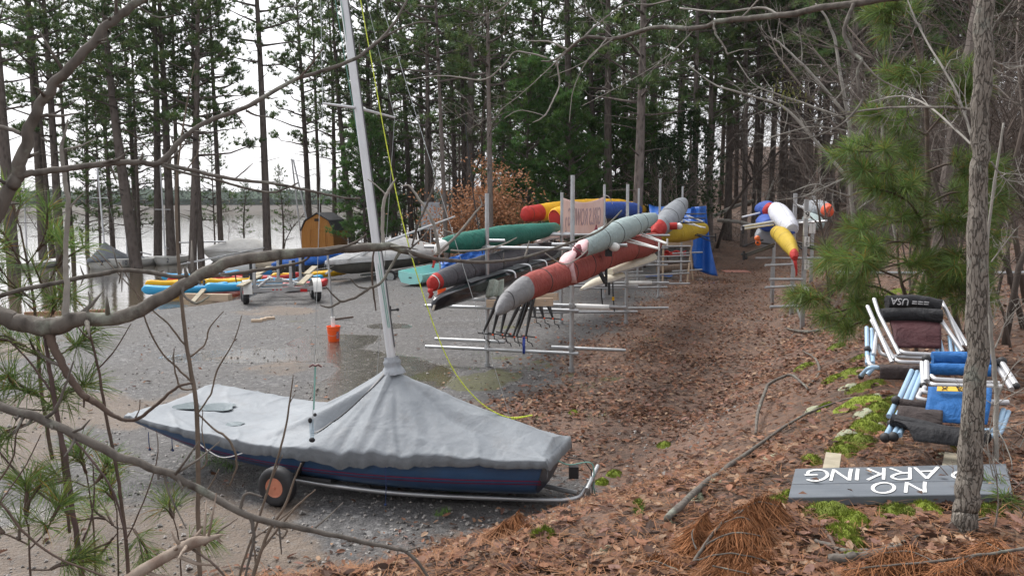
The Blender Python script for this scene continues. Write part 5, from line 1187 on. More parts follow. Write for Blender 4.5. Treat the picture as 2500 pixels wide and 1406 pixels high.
b = thing('moored_dinghy', 'moored white dinghy numbered 12 under a peaked dark grey cover', 'sailing dinghy', pz(222, 655, WZ))
H = Hull(pz(219, 658, WZ), pz(238, 643, WZ), 1.72, .62, WZ - .1, .8); H.a = pz(219, 658, WZ); H.e = V((.10, 1, 0)).normalized(); H.f = V((H.e.y, -H.e.x, 0)); H.L = 4.2
hl = H.hull('hull', GEL, b); H.cover('cover', GREY_COV, b, .85, .34, .16, 3)
put_text('1', .36, INKN, hl, H.p(.10, -1, .72) + V((-.04, -.06, 0)), H.e * -1 * -1 if False else V((.62, -.6, 0)), (0, 0, 1), 'numeral'); put_text('2', .36, INKN, hl, H.p(.12, 1, .72) + V((.05, -.05, 0)), V((.62, .6, 0)), (0, 0, 1), 'numeral')
mp = H.p(.34, 0, 1) + V((0, 0, .8)); spar([mp, at(236, 390, mp.y + .3)], .045, ALU_WHITE, b, 'mast')
sp = mp.lerp(at(236, 390, mp.y + .3), .55); spar([sp - H.f * .45, sp + H.f * .45], .018, ALU_WHITE, b, 'spreader'); mb = MB(); 
mb = MB(); mb.tube([at(236, 392, mp.y + .3), sp + H.f * .45, H.p(.40, 1, 1)], .006, 4); mb.tube([at(236, 392, mp.y + .3), sp - H.f * .45, H.p(.40, -1, 1)], .006, 4); mb.build('shroud', WIRE, b)
for (lab, a0, a1, beam, dep, mx0, my0, mx1, my1, num, Ym) in (
    ('longer moored open white dinghy numbered 10, next to the grey covered one', (268, 655), (368, 645), 1.45, .46, 300, 632, 303, 390, '10', 46), ('shorter moored open white dinghy numbered 2, close to the white covered boat', (382, 649), (440, 640), 1.45, .48, 401, 630, 391, 395, '2', 47)):
    A, B = pz(*a0, WZ), pz(*a1, WZ); b = thing('moored_dinghy', lab, 'sailing dinghy', (A + B) / 2); H = Hull(A, B, beam, dep, WZ - .08, .75)
    H.L = 4.1 if num == '10' else 3.4
    hl = H.hull('hull', GEL, b); H.deck('deck', GEL_D, b); hullnum(H, num, 1 if H.f.y < 0 else -1, .16, .34, hl)
    m0 = H.p(.34, 0, 1); m1 = at(mx1, my1, m0.y); spar([m0, m1], .045, ALU_WHITE, b, 'mast'); sp = m0.lerp(m1, .5); spar([sp + V((-.45, 0, 0)), sp + V((.45, 0, 0))], .018, ALU_WHITE, b, 'spreader')
    spar([m0 + V((.05, 0, .55)), H.p(.82, 0, 1) + V((0, 0, .15))], .035, ALU_WHITE, b, 'boom')
A, B = pz(20, 662, WZ), pz(150, 645, WZ); b = thing('moored_dinghy', 'low pale dinghy afloat behind the pine seedling at the left edge', 'sailing dinghy', (A + B) / 2); H = Hull(A, B, 1.4, .38, WZ - .08); H.hull('hull', GEL, b); H.deck('deck', GEL_D, b)
m0 = H.p(.34, 0, 1); spar([m0, at(57, 432, m0.y)], .045, ALU_WHITE, b, 'mast')
# large white covered boat
A, B = pz(498, 640, WZ), pz(672, 634, WZ); b = thing('covered_boat', 'large boat with white cover and side rail beyond the kayaks', 'boat', (A + B) / 2); H = Hull(A, B, 1.9, .72, WZ - .1, .9, .5); H.hull('hull', GEL, b); H.cover('cover', WHT_COV, b, .35, .72, .10, 8, .42, .8)
spar([H.p(.02, 0, 1) + V((-1.2, -.4, .45)), H.p(.35, -.2, 1) + V((0, -.4, .55))], .05, ALU_WHITE, b, 'spar'); spar([H.p(.05, 1, .8) + V((0, -.08, 0)), H.p(.5, 1, .95) + V((0, -.08, 0)), H.p(1, 1, .85) + V((0, -.08, 0))], .03, GEL_D, b, 'rub_rail')
A, B = pz(485, 672, 0), pz(640, 655, 0); b = thing('upturned_dinghy', 'white upturned hull with a grey spar laid along it, beyond the kayaks', 'boat', (A + B) / 2)
mb = MB(); rg = []
for i in range(20):
    t = i / 19; c_ = A.lerp(B, t) + V((0, 0, .05)); r = .55 * math.sin(math.pi * (.10 + .8 * t)) ** .6; e_ = (B - A).normalized(); f_ = V((e_.y, -e_.x, 0)); rg.append([c_ + f_ * r * math.cos(a_ * math.pi / 9) + V((0, 0, .75 * r * math.sin(a_ * math.pi / 9))) for a_ in range(10)])
mb.loft(rg, True, True); mb.build('hull', GEL, b, ang=50); spar([A + V((-.6, -.6, .55)), B + V((.3, -.6, 1.1))], .04, ALU, b, 'spar')
# kayaks on the shore
def plastic(name, c): return M(name, c, .33, var=.06, vs=1.5, dirt=.15, dcol=tuple(q * .6 for q in c), spec=.5)
P_SKY = plastic('sky blue polyethylene', (.045, .36, .66)); P_YEL = plastic('yellow polyethylene', (.82, .46, .01)); P_RED = plastic('red polyethylene', (.52, .035, .035)); P_BLU = plastic('mid blue polyethylene', (.04, .24, .58))
SEATB = M('dark seat pad', (.03, .028, .026), .8)
def kayak(label, c, a0, a1, mat, z0=.0, beam=.74, dep=.30, seat=True, lift=(0, 0)):
    A, B = pz(*a0, z0), pz(*a1, z0); A.z = z0 + lift[0]; B.z = z0 + lift[1]; k = thing('kayak', label, 'kayak', (A + B) / 2, 0, 'kayaks on the shore'); e = (B - A).normalized(); f = V((e.y, -e.x, 0)).normalized(); L = (B - A).length; rg = []; mb = MB()
    for i in range(33):
        t = i / 32; s_ = max(.03, math.sin(math.pi * min(1, max(0, t))) ** .62); w_ = beam / 2 * s_; rise = .10 * (abs(t - .5) * 2) ** 2.4; c_ = A + e * L * t
        well = .09 * (sstep(.2, .3, t) * (1 - sstep(.42, .5, t)) + sstep(.54, .62, t) * (1 - sstep(.80, .86, t))) if seat else 0
        pr = [(1, .62), (.98, .75), (.86, .86), (.62, .90 - well / dep * .2), (.3, .93 - well / dep), (0, .95 - well / dep), (-.3, .93 - well / dep), (-.62, .90 - well / dep * .2), (-.86, .86), (-.98, .75), (-1, .62), (-.9, .25), (-.6, .04), (0, 0), (.6, .04), (.9, .25)]
        rg.append([c_ + f * w_ * x + V((0, 0, rise * (.5 + .5 * zz) + dep * (zz if s_ > .3 else lerp(.45, zz, s_ / .3)))) for x, zz in pr])
    mb.loft(rg, True, True); mb.build('hull', mat, k, ang=55)
    if seat:
        q = A + e * L * .66 + V((0, 0, dep * .78)); rot = Matrix((f, e, V((0, 0, 1)))).transposed(); mb = MB(); mb.box(q + e * .12 + V((0, 0, .10)), (.40, .05, .24), rot); mb.box(q - e * .10, (.38, .38, .05), rot); mb.build('seat_pad', SEATB, k)
        mb = MB(); mb.tube([A + e * L * .10 + V((0, 0, dep * 1.0)), A + e * L * .13 + V((0, 0, dep * 1.08)), A + e * L * .16 + V((0, 0, dep * .98))], .015, 6); mb.build('carry_handle', BLACK, k)
    return k
kayak('sky blue kayak with its bow out over the water, nearest on the left', 0, (346, 722), (562, 712), P_SKY, .0, .80, .34)
kayak('yellow kayak right behind the sky blue one that noses over the water', 0, (355, 706), (520, 694), P_YEL, .05)
kayak('red kayak behind the yellow one at the water', 0, (408, 697), (600, 686), P_RED, .02)
kayak('long sky blue kayak at the water behind the yellow and red ones, farthest left', 0, (395, 690), (590, 679), P_SKY, .02, .8, .34)
kayak('sky blue kayak lying right beside the pale timber beam', 0, (500, 717), (680, 700), P_SKY, .04, .80, .34)
kayak('yellow kayak with dark seat among the middle kayaks', 0, (500, 702), (640, 690), P_YEL, .12)
kayak('red kayak behind the left upright of the boat trailer', 0, (545, 694), (735, 684), P_RED, .1)
kayak('mid blue kayak farthest back, behind the left side of the trailer', 0, (520, 682), (665, 674), P_BLU, .05)
kayak('pale blue kayak showing through the trailer frame', 0, (625, 706), (790, 690), P_SKY, .08)
kayak('red kayak lying lowest behind the trailer crossbeam', 0, (690, 712), (800, 700), P_RED, .03)
kayak('long yellow kayak behind the right side of the trailer', 0, (662, 687), (850, 672), P_YEL, .12, .72, .3, False)
for i, (a, b, w_, h_, Y0, lab) in enumerate((((450, 722, 29.4), (562, 728, 28.6), .22, .24, 0, 'pale yellow timber beam at the water under the kayaks'), ((206, 760, 25.6), (262, 756, 25.8), .12, .10, 0, 'rusty brown plank at the edge of the water'), ((60, 766, 25.2), (150, 764, 25.4), .10, .09, 0, 'dark brown plank lying half sunk by the water at the left'))):
    mb = MB(); p, q = at(*a), at(*b); p.z = max(hz(p.x, p.y), WZ) + h_ * .4; q.z = max(hz(q.x, q.y), WZ) + h_ * .4; mb.beam(p, q, w_, h_); tag(mb.build('timber_beam' if i == 0 else 'plank', WOODNEW if i == 0 else M('rusty plank', (.28, .15, .09), .8, var=.3, vs=4)), lab, 'timber')
mb = MB(); mb.beam(at(468, 740, 27.5), at(498, 706, 29.2), .16, .05); tag(mb.build('board', WOODOLD), 'grey board leaning on the kayaks beside the pale yellow beam', 'board')
# blue tarpaulined boats
for lab, a0, a1, beam, dep, pk in (('dinghy under a bright blue cover, nearer of two, just behind the long yellow kayak', (668, 672), (800, 655), 1.35, .40, .45), ('dinghy under a bright blue cover, farther one, beside the shed', (640, 655), (830, 640), 1.5, .42, .30)):
    A, B = pz(*a0, 0), pz(*a1, 0); b = thing('tarpaulined_dinghy', lab, 'sailing dinghy', (A + B) / 2); H = Hull(A, B, beam, dep, .05, .8); H.hull('hull', HULL_DK, b); H.cover('cover', TARP, b, pk, .55, .14, 4, .1, .9)
mb = MB(); p, q = pz(622, 652, .15), pz(705, 648, .15); mb.tube([p, p.lerp(q, .5), q], [.24, .25, .24], 14); tag(mb.build('log', M('pale debarked log', (.36, .30, .22), .8, var=.2, vs=3), ang=60), 'pale log with white sawn end left of the blue covered dinghies', 'log')
# orange garden shed
sd = thing('garden_shed', 'orange wooden garden shed with barn shaped gable at the water', 'shed', pz(776, 622, 0)); 
SHED = NT('orange stained boards'); SHED.b.inputs['Roughness'].default_value = .6
SHED.col(SHED.mix(SHED.ramp(SHED.noise(1.2, 5, stretch=(6, 6, .7)), [(.3, 0.), (.7, 1.)]), (.46, .19, .035), (.55, .25, .055)))
SY = pz(776, 622, 0).y; mp_ = mpp(SY); c0 = pz(776, 622, 0); ux = V((.995, -.10, 0)); uy = V((.10, .995, 0)); Wd = 40 * mp_
prof = [(-1, 0), (-1, 1.62), (-.72, 2.25), (0, 2.72), (.72, 2.25), (1, 1.62), (1, 0)]
mb = MB(); fr = [c0 + ux * x * Wd + V((0, 0, z)) for x, z in prof]; bk = [q + uy * 3.2 for q in fr]; n = len(fr); mb.add(fr + bk, [tuple(range(n)), tuple(range(2 * n - 1, n - 1, -1))] + [(i, n + i, n + i + 1, i + 1) for i in (0, 5)]); wl = mb.build('wall', SHED.m, sd, smooth=False)
mb = MB(); pr2 = [(-1.05, 1.60), (-.75, 2.30), (0, 2.79), (.75, 2.30), (1.05, 1.60)]; mb.sheet([[c0 + ux * x * Wd + V((0, 0, z)) + uy * d_ for x, z in pr2] for d_ in (-.12, 3.3)], .07); mb.build('roof', M('dark shingle', (.05, .05, .055), .8, var=.2, vs=9), sd, smooth=False)
mb = MB()
for k in range(-6, 7): x = k / 6.5; zt = lerp(2.7, 2.2, abs(x) / .72) if abs(x) < .72 else lerp(2.2, 1.6, (abs(x) - .72) / .28); mb.box(c0 + ux * x * Wd + V((0, 0, zt / 2)) - uy * .008, (.03, .016, zt), Matrix((ux, uy, V((0, 0, 1)))).transposed())
mb.build('batten', SHED.m, wl)
rot = Matrix((ux, uy, V((0, 0, 1)))).transposed()
mb = MB()
for sg in (-1, 1):
    for z in (.15, 1.0, 1.72): mb.box(c0 + ux * sg * .26 * Wd + V((0, 0, z)) - uy * .05, (.46 * Wd, .03, .10), rot)
    for x in (.04, .48): mb.box(c0 + ux * sg * x * Wd + V((0, 0, .95)) - uy * .05, (.08, .034, 1.6), rot)
mb.build('door', SHED.m, sd)
mb = MB(); mb.box(c0 + V((0, 0, 2.33)) - uy * .03, (.34, .04, .18), rot); mb.build('vent', M('dark vent', (.05, .03, .02), .7), sd)
# road trailer with bunk boards
tr = thing('boat_trailer', 'galvanised road trailer with sloping bunk boards and red lamps on the gravel', 'trailer', pz(690, 745, 0))
TA, TB = pz(604, 742, 0), pz(772, 735, 0); te = (TB - TA).normalized(); tf = V((-te.y, te.x, 0)); tf = tf if tf.y > 0 else -tf
def TP(u, v, z): return TA + te * ((TB - TA).length * u) + tf * v + V((0, 0, z))
def tbeam(a, b, w_=.09, h_=.09, nm='frame_beam', mat=GALV): mb = MB(); mb.beam(TP(*a), TP(*b), w_, h_); return mb.build(nm, mat, tr)
tbeam((-.06, -.25, .47), (1.06, -.25, .47), .09, .13); tbeam((.10, 1.0, .50), (.98, 1.0, .50)); tbeam((.12, 2.2, .52), (.98, 2.2, .52)); tbeam((.14, -.25, .56), (.45, 3.3, .54)); tbeam((.86, -.25, .56), (.58, 3.3, .54)); tbeam((.50, 3.2, .52), (.52, 5.2, .46))
for u, v in ((.10, -.25), (.62, -.25), (.55, 2.2), (.90, 2.2)):
    a = TP(u, v, .5); mb = MB(); mb.box(a + V((0, 0, .46)), (.09, .07, .92)); mb.box(a + V((0, 0, .10)), (.22, .09, .10)); up_ = mb.build('upright', GALV, tr); mb = MB(); mb.box(a + V((-.10 if u < .3 else .11, 0, .62)), (.08, .08, .62)); mb.build('guide_pad', BLACK, up_)
for a, b in (((-.12, -.8, .68), (.22, .9, .86)), ((.18, 1.2, .86), (.46, 3.0, 1.0)), ((.72, -.8, .66), (.98, .9, .84)), ((.92, .9, .86), (1.16, 2.6, 1.0))): tbeam(a, b, .22, .05, 'bunk_board', WOODOLD)
tbeam((-.04, 1.0, .33), (1.04, 1.0, .33), .07, .07, 'axle')
RIMW = M('grey wheel rim', (.42, .42, .42), .5, .4)
for u in (-.02, 1.02):
    for v in (.55, 1.5): wheel(tr, TP(u, v - .55, .33), te, .33, .20, RIMW, .52, hub_name='rim')
for u in (.0, 1.0): 
    mb = MB(); g_ = [[TP(u, -.55 + .45 * math.cos(a_ * math.pi / 8) + .55 + k_ * 0, .36 + .42 * math.sin(a_ * math.pi / 8)) + te * k_ for a_ in range(9)] for k_ in (-.14, .14)]; mb.sheet(g_, .03); mb.build('mudguard', GEL_D, tr)
LAMP = M('red lamp lens', (.45, .012, .015), .25)
for u in (-.02, .80): mb = MB(); mb.box(TP(u, -.35, .42), (.22, .06, .10)); mb.build('tail_lamp', LAMP, tr)
mb = MB()
for k in range(3): mb.box(TP(.36 + .055 * k, -.305, .47), (.055, .012, .035))
mb.build('marker_lamp', LAMP, tr)
for i, (px, w_, lab) in enumerate(((627, 26, 'left of three pale wood scraps on the gravel'), (643, 14, 'smallest of three pale wood scraps on the gravel'), (658, 24, 'right of three pale wood scraps on the gravel'))):
    q = gp(px, 786 - i * 3, .04); mb = MB(); mb.box(q, (w_ * mpp(q.y), .12, .07), Euler((0, 0, .2 + .2 * i)).to_matrix()); tag(mb.build('wood_scrap', WOODNEW), lab, 'wood scrap')
q = gp(838, 782, .03); mb = MB(); mb.beam(q + V((-.25, 0, 0)), q + V((.25, .2, .04)), .06, .05); tag(mb.build('stick', BARK_TWIG), 'dark stick lying right behind the orange bucket', 'stick')
# bucket anchoring a pole
BUCK = M('orange bucket plastic', (.80, .10, .012), .4, var=.05, vs=4)
def bucket(label, px, py, ptop, polepx, scale=1., labelpanel=True):
    q = gp(px, py); b = thing('bucket', label, 'bucket', q); mt = Matrix.Translation(q); s_ = scale; mb = MB()
    mb.lathe([(.001, 0), (.125 * s_, 0), (.132 * s_, .02), (.150 * s_, .28 * s_), (.160 * s_, .285 * s_), (.160 * s_, .30 * s_), (.152 * s_, .305 * s_), (.154 * s_, .33 * s_), (.163 * s_, .335 * s_), (.163 * s_, .37 * s_), (.150 * s_, .372 * s_), (.146 * s_, .33 * s_), (.001, .325 * s_)], 28, mt); mb.build('shell', BUCK, b)
    if labelpanel:
        mb = MB(); g_ = []
        for i in range(8):
            a = -.9 + .62 * i / 7; g_.append([q + V((math.cos(a) * r, math.sin(a) * r, z)) for r, z in ((.143, .08), (.150, .20), (.153, .245))])
        mb.grid(g_); mb.build('printed_label', M('printed label', (.30, .16, .22), .5, var=.8, vs=30), b)
    mb = MB(); mb.tube(spline([tuple(q + V((-.16, 0, .33))), tuple(q + V((-.12, -.13, .20))), tuple(q + V((0, -.17, .15))), tuple(q + V((.12, -.13, .20))), tuple(q + V((.16, 0, .33)))], 16), .004, 5); mb.build('bail', WIRE, b)
    mb = MB(); c_ = q + V((0, 0, .33)); tp_ = at(polepx, ptop, q.y); dd = (tp_ - c_).normalized(); mb.tube([c_ - V((0, 0, .1)), c_ + dd * .26], .048 * s_, 14); mb.build('pvc_pipe', WHITE_PL, b)
    mb = MB(); mb.tube([c_ + dd * .1, tp_], .026 * s_, 10); mb.build('pole', GALV, b)
bucket('orange bucket holding a grey pole in a white pipe on the gravel', 815, 833, 610, 799)
bucket('small orange bucket half hidden behind the black hull and charcoal wrapped shell', 1078, 728, 560, 1068, 1.0, False)
# grey covered dinghy with a long white spar, on a road trailer
A, B = pz(800, 697, 0), pz(1075, 640, 0); B = at(1075, 640, 46); b = thing('covered_dinghy', 'pale grey covered dinghy with grimy dark hull and long white spar, on a trailer', 'sailing dinghy', V((A.x, A.y, 0)))
A = at(800, 690, 34); H = Hull(V((A.x, A.y, 0)), V((at(1070, 640, 43.5).x, 43.5, 0)), 1.9, .62, .28, .8, .3, .05); H.hull('hull', HULL_DK, b); H.cover('cover', LGREY_COV, b, .55, .62, .16, 12, .28, .9)
spar([at(795, 668, 34.2), at(950, 588, 37), at(1110, 529, 40)], [.05, .065, .045], ALU_WHITE, b, 'mast'); spar([at(800, 655, 34), at(918, 604, 36)], .02, WIRE, b, 'stay')
tw = thing('boat_trailer', 'small trailer with white rimmed wheel under the pale grey covered dinghy', 'trailer', pz(950, 690, 0))
wheel(tw, at(951, 675, 36) * 1 + V((0, 0, 0)), V((.5, -.85, 0)), .29, .18, RIMW, .6, hub_name='rim'); mb = MB(); mb.beam(at(880, 672, 36.5), at(1010, 660, 40), .09, .09); mb.beam(at(951, 675, 36), at(975, 672, 38), .06, .06); mb.build('frame', GALV, tw)
LOGS = (((968, 668, 40), (1040, 655, 44), .17, 'brown log on the ground right of the white rimmed trailer wheel'),)
for a, b_, r, lab in LOGS: mb = MB(); mb.tube([at(*a), at(*b_)], r, 12); tag(mb.build('log', LOG, ang=60), lab, 'log')
# hand dollies with red hubs behind it
HUBR = M('red hub', (.40, .035, .03), .45)
dl = thing('hand_dolly', 'hand dolly with two black tyres and red hubs beside the shed', 'boat trolley', at(845, 640, 45)); wheel(dl, at(865, 628, 45), V((.6, -.8, 0)), .21, .13, HUBR, .5); wheel(dl, at(828, 642, 44), V((.6, -.8, 0)), .21, .13, HUBR, .5); mb = MB(); mb.tube([at(828, 642, 44), at(865, 628, 45), at(935, 615, 47)], .035, 8); mb.tube([at(846, 635, 44.5), at(920, 620, 46)], .03, 8); mb.build('frame', ALU, dl)
kayak('far yellow kayak behind the hand dolly, near the shed', 0, (872, 640), (925, 632), P_YEL, .5, .7, .3, False)
# aqua dinghy and blue tarpaulin
A, B = pz(1003, 692, 0), pz(1165, 640, 0); b = thing('open_dinghy', 'pale aqua dinghy hull tipped on its side with dark plug in the transom', 'sailing dinghy', V((A.x, A.y, 0)))
A = at(1003, 690, 33); B = at(1140, 650, 38); e = (B - A).normalized(); e.z = 0; e.normalize(); f = V((e.y, -e.x, 0)); mb = MB(); rg = []
for i in range(15):
    t = i / 14; c_ = V((A.x, A.y, .10)).lerp(V((B.x, B.y, .2)), t); w_ = .55 + .1 * math.sin(t * 3); rg.append([c_ + f * x * w_ + V((0, 0, z)) for x, z in ((1, .38), (.97, .22), (.78, .05), (0, -.02), (-.78, .07), (-.98, .30), (-1.0, .52), (-.93, .52), (-.90, .36), (-.7, .2), (0, .13), (.7, .16), (.9, .3), (.94, .38))])
mb.loft(rg, True, True); mb.build('hull', AQUA, b, ang=40)
tq = V((A.x, A.y, .10)) - e * .02; mb = MB(); mb.sheet([[tq + f * x * .55 + V((0, 0, z0 + (z1 - z0) * k_ / 3)) for k_ in range(4)] for x, z0, z1 in ((1, .2, .40), (.78, .03, .42), (0, -.02, .44), (-.78, .06, .52), (-1, .3, .53))], .03); tm = mb.build('transom', AQUA, b)
mb = MB(); mb.box(tq - e * .03 + V((0, 0, .26)), (.12, .03, .04)); mb.build('drain_plug', BLACK, tm); mb = MB(); mb.box(at(1060, 640, 34.5), (.10, .03, .5), Euler((0, .25, 0)).to_matrix()); mb.build('rudder', F_REDB, b)
mb = MB(); g_ = []
for i in range(24):
    f_ = i / 23; row = []
    for j in range(14):
        v = j / 13; px = lerp(1072, 1192, f_) + 6 * math.sin(v * 4 + f_ * 5); py = lerp(lerp(640, 612, f_), lerp(664, 650, f_), v) - 8 * math.sin(math.pi * f_) * (1 - v) + 3 * nz(f_ * 7, v * 4)
        row.append(at(px, py, 35.5 + 2.5 * f_ - .9 * v + .25 * nz(f_ * 9, v * 5, 3)))
    g_.append(row)
mb.sheet(g_, .015); tag(mb.build('tarpaulin', TARP, ang=180), 'blue tarpaulin bunched over the far end of the aqua dinghy', 'tarpaulin')
# two bare masts standing by the shed
for px0, py0, px1, py1, Y, lab in ((712, 388, 742, 640, 58, 'left of two leaning bare masts crossing in front of the shed'), (716, 390, 768, 620, 56, 'right of two leaning bare masts crossing in front of the shed')):
    mb = MB(); mb.tube([at(px0, py0, Y), at(px1, py1, Y)], .055, 8); tag(mb.build('mast', ALU_WHITE), lab, 'mast')
mb = MB(); q = at(1152, 480, 30); mb.tube([at(1136, 300, 30), at(1156, 480, 30), at(1178, 620, 30)], .022, 6); tag(mb.build('mast_stay', BLACK), 'thin black pole leaning up left of the front left rack post', 'pole')
nb = thing('notice_board', 'grey notice board on a post at the edge of the wood', 'notice board', at(1052, 590, 44)); mb = MB(); mb.box(at(1051, 527, 44), (1.0, .06, 1.45)); mb.build('panel', M('grey panel', (.30, .32, .35), .6, var=.3, vs=3), nb); a = at(1052, 560, 44.1); mb = MB(); mb.tube([V((a.x, a.y, hz(a.x, a.y))), a], .06, 8); mb.build('post', GALV, nb)
# plastic grating on the path, fallen trunks by the path
q = gp(1797, 664); mb = MB(); gm = M('faded orange plastic', (.50, .25, .20), .7, var=.2, vs=8)
for i in range(16): mb.box(q + V((-.6 + .08 * i, 0, .035)), (.018, 1.1, .03))
for i in range(12): mb.box(q + V((0, -.5 + .09 * i, .037)), (1.24, .018, .03))
tag(mb.build('plastic_grating', gm, smooth=False), 'faded orange plastic grating lying on the leafy path', 'grating')
for a, b_, r, lab in (((1738, 530, 47), (1838, 490, 50), .11, 'grey fallen trunk leaning left of the path end'), ((1752, 538, 46), (1846, 552, 45), .10, 'pale fallen branch lying at the path end'), ((1868, 505, 48), (1890, 440, 52), .08, 'pale broken pole leaning up beside the path end'), ((1762, 495, 52), (1830, 497, 53), .18, 'brown log lying deep at the path end'), ((1846, 550, 45), (1866, 512, 47), .09, 'short propped branch at the path end')):
    mb = MB(); P = spline([(*at(*a),), (*(at(*a).lerp(at(*b_), .5) + V((0, 0, .08))),), (*at(*b_),)], 10); mb.tube(P, r, 8); tag(mb.build('fallen_log', bpy.data.materials['log bark'] if 'brown' in lab else BARK_GREY, ang=60), lab, 'fallen trunk')
mb = MB(); mb.tube([at(2040, 666, 13), at(2330, 668, 12.5), at(2520, 666, 12.2)], .028, 8); tag(mb.build('pipe', GALV), 'grey pipe lying level between the right hand trees', 'pipe')
# ------------------------------------------------------------ boat slings stacked on the bank
def alu_tube(P, r, mat, parent, name='tube', n=10, sm=None):
    pts = [at(*p) for p in P]
    if sm: pts = [V(q) for q in spline([tuple(q) for q in pts], sm)]
    mb = MB(); mb.tube(pts, r, n); o = mb.build(name, mat, parent)
    return o
def bent(P, rad=.06):
    """polyline with rounded corners"""
    Q = [at(*p) for p in P]; out = [Q[0]]
    for a, b, c in zip(Q, Q[1:], Q[2:]):
        u = (a - b); w_ = (c - b); d = min(rad, u.length * .45, w_.length * .45); p0 = b + u.normalized() * d; p1 = b + w_.normalized() * d
        for i in range(7): t = i / 6; out.append(p0 * (1 - t) ** 2 + b * 2 * t * (1 - t) + p1 * t * t)
    out.append(Q[-1]); return out
def btube(P, r, mat, parent, name='tube', rad=.07): mb = MB(); mb.tube(bent(P, rad), r, 10); return mb.build(name, mat, parent)
TUBE = M('satin aluminium tube', (.46, .46, .47), .42, .55, var=.08, vs=5, dirt=.2, dcol=(.40, .39, .37)); TUBE_B = M('pale blue tube', (.27, .40, .53), .4, .15, var=.08, vs=5, dirt=.25, dcol=(.35, .40, .44))
S_BLK = fabric('black sling webbing', (.020, .020, .022), .3, .8, .3); S_MAR = fabric('dark red sling webbing', (.050, .014, .017), .25, .8, .4); S_BRN = fabric('brown black sling webbing', (.045, .034, .032), .25, .85, .4); S_BLU = fabric('blue sling webbing', (.018, .105, .30), .15, .75, .25)
def panel(P00, P10, P01, P11, mat, parent, name='webbing', bulge=.03, n=14, seed=0, th=.012):
    a, b, c, d = at(*P00), at(*P10), at(*P01), at(*P11); mb = MB(); nrm = (b - a).cross(c - a).normalized(); nrm = nrm if nrm.y < 0 else -nrm
    mb.sheet([[a.lerp(b, i / n).lerp(c.lerp(d, i / n), j / n) + nrm * (bulge * math.sin(math.pi * j / n) + .014 * fbm(i * .25 + seed, j * .4, seed, 3)) for j in range(n + 1)] for i in range(n + 1)], th); return mb.build(name, mat, parent, ang=180)
def roll(P, r, mat, parent, name='rolled_webbing', seed=0):
    C_ = [at(*p) for p in P]; C_ = [V(q) for q in spline([tuple(q) for q in C_], 16)]; mb = MB(); rg = []
    for i, q in enumerate(C_):
        d = (C_[min(i + 1, 15)] - C_[max(i - 1, 0)]).normalized(); x = d.cross(V((0, 0, 1))).normalized(); y = x.cross(d); rg.append([q + (x * math.cos(a_ * .3927) + y * math.sin(a_ * .3927)) * r * (1 + .12 * nz(i * .35, a_ * .6, seed)) for a_ in range(16)])
    mb.loft(rg); return mb.build(name, mat, parent, ang=70)
def cap(p, r, parent): mb = MB(); mb.ball(at(*p), r, 10, 8); return mb.build('end_cap', BLACK, parent)
s1 = thing('boat_sling', 'folded sling with black USA roll and silver frame, topmost of the back pile', 'boat sling', gp(2230, 905))
r_ = roll([(2165, 738, 7.1), (2235, 736, 7.08), (2298, 748, 7.0)], 0.0600, S_BLK, s1, seed=1); roll([(2150, 770, 7.0), (2220, 768, 6.98), (2300, 772, 6.9)], 0.0600, S_BLK, s1, seed=2)
put_text('=== USA', .085, M('white sling print', (.45, .45, .46), .8), r_, at(2222, 737, 6.995), V((-.6, .02, .03)), V((0, .25, -1)), 'lettering', False)
btube([(2134, 730, 7.15), (2145, 765, 7.0), (2196, 866, 6.55)], 0.0176, TUBE, s1); btube([(2118, 748, 7.1), (2178, 885, 6.45)], 0.0176, TUBE, s1); btube([(2128, 782, 7.0), (2182, 878, 6.5)], 0.0176, TUBE, s1)
btube([(2298, 735, 7.1), (2312, 760, 7.0), (2350, 845, 6.7)], 0.0176, TUBE, s1); btube([(2312, 762, 7.05), (2362, 846, 6.7)], 0.0176, TUBE, s1); btube([(2296, 780, 6.9), (2350, 858, 6.6)], 0.0176, TUBE, s1)
s2 = thing('boat_sling', 'folded sling with dark red webbing below the black roll in the back pile', 'boat sling', gp(2240, 905))
panel((2172, 782, 6.98), (2294, 782, 6.94), (2184, 848, 6.62), (2298, 850, 6.6), S_MAR, s2, seed=3); 
btube([(2186, 843, 6.75), (2202, 862, 6.55), (2330, 868, 6.5)], 0.0176, TUBE, s2); btube([(2172, 858, 6.7), (2190, 884, 6.45), (2320, 886, 6.4)], 0.0176, TUBE, s2); btube([(2144, 842, 6.75), (2152, 868, 6.6), (2290, 876, 6.5)], 0.0176, TUBE, s2)
s3 = thing('boat_sling', 'folded sling with pale blue frame and brown webbing, bottom of the back pile', 'boat sling', gp(2150, 915))
for a, b in (((2116, 800, 6.9), (2117, 855, 6.6)), ((2128, 804, 6.9), (2129, 866, 6.55)), ((2140, 808, 6.9), (2133, 866, 6.5)), ((2117, 858, 6.6), (2118, 888, 6.42)), ((2130, 866, 6.55), (2131, 886, 6.4))): btube([a, b], 0.0176, TUBE_B if a[0] != 2140 else TUBE, s3)
btube([(2118, 870, 6.5), (2124, 894, 6.36), (2160, 898, 6.35), (2320, 905, 6.3)], 0.0176, TUBE, s3); btube([(2102, 918, 6.4), (2122, 896, 6.3), (2150, 898, 6.3)], 0.0176, TUBE_B, s3); btube([(2118, 914, 6.3), (2132, 898, 6.3)], 0.0176, TUBE_B, s3)
panel((2142, 893, 6.36), (2262, 894, 6.3), (2148, 925, 6.25), (2280, 930, 6.2), S_BRN, s3, seed=5, bulge=.06); cap((2118, 852, 6.6), .028, s3); cap((2102, 919, 6.4), .024, s3)
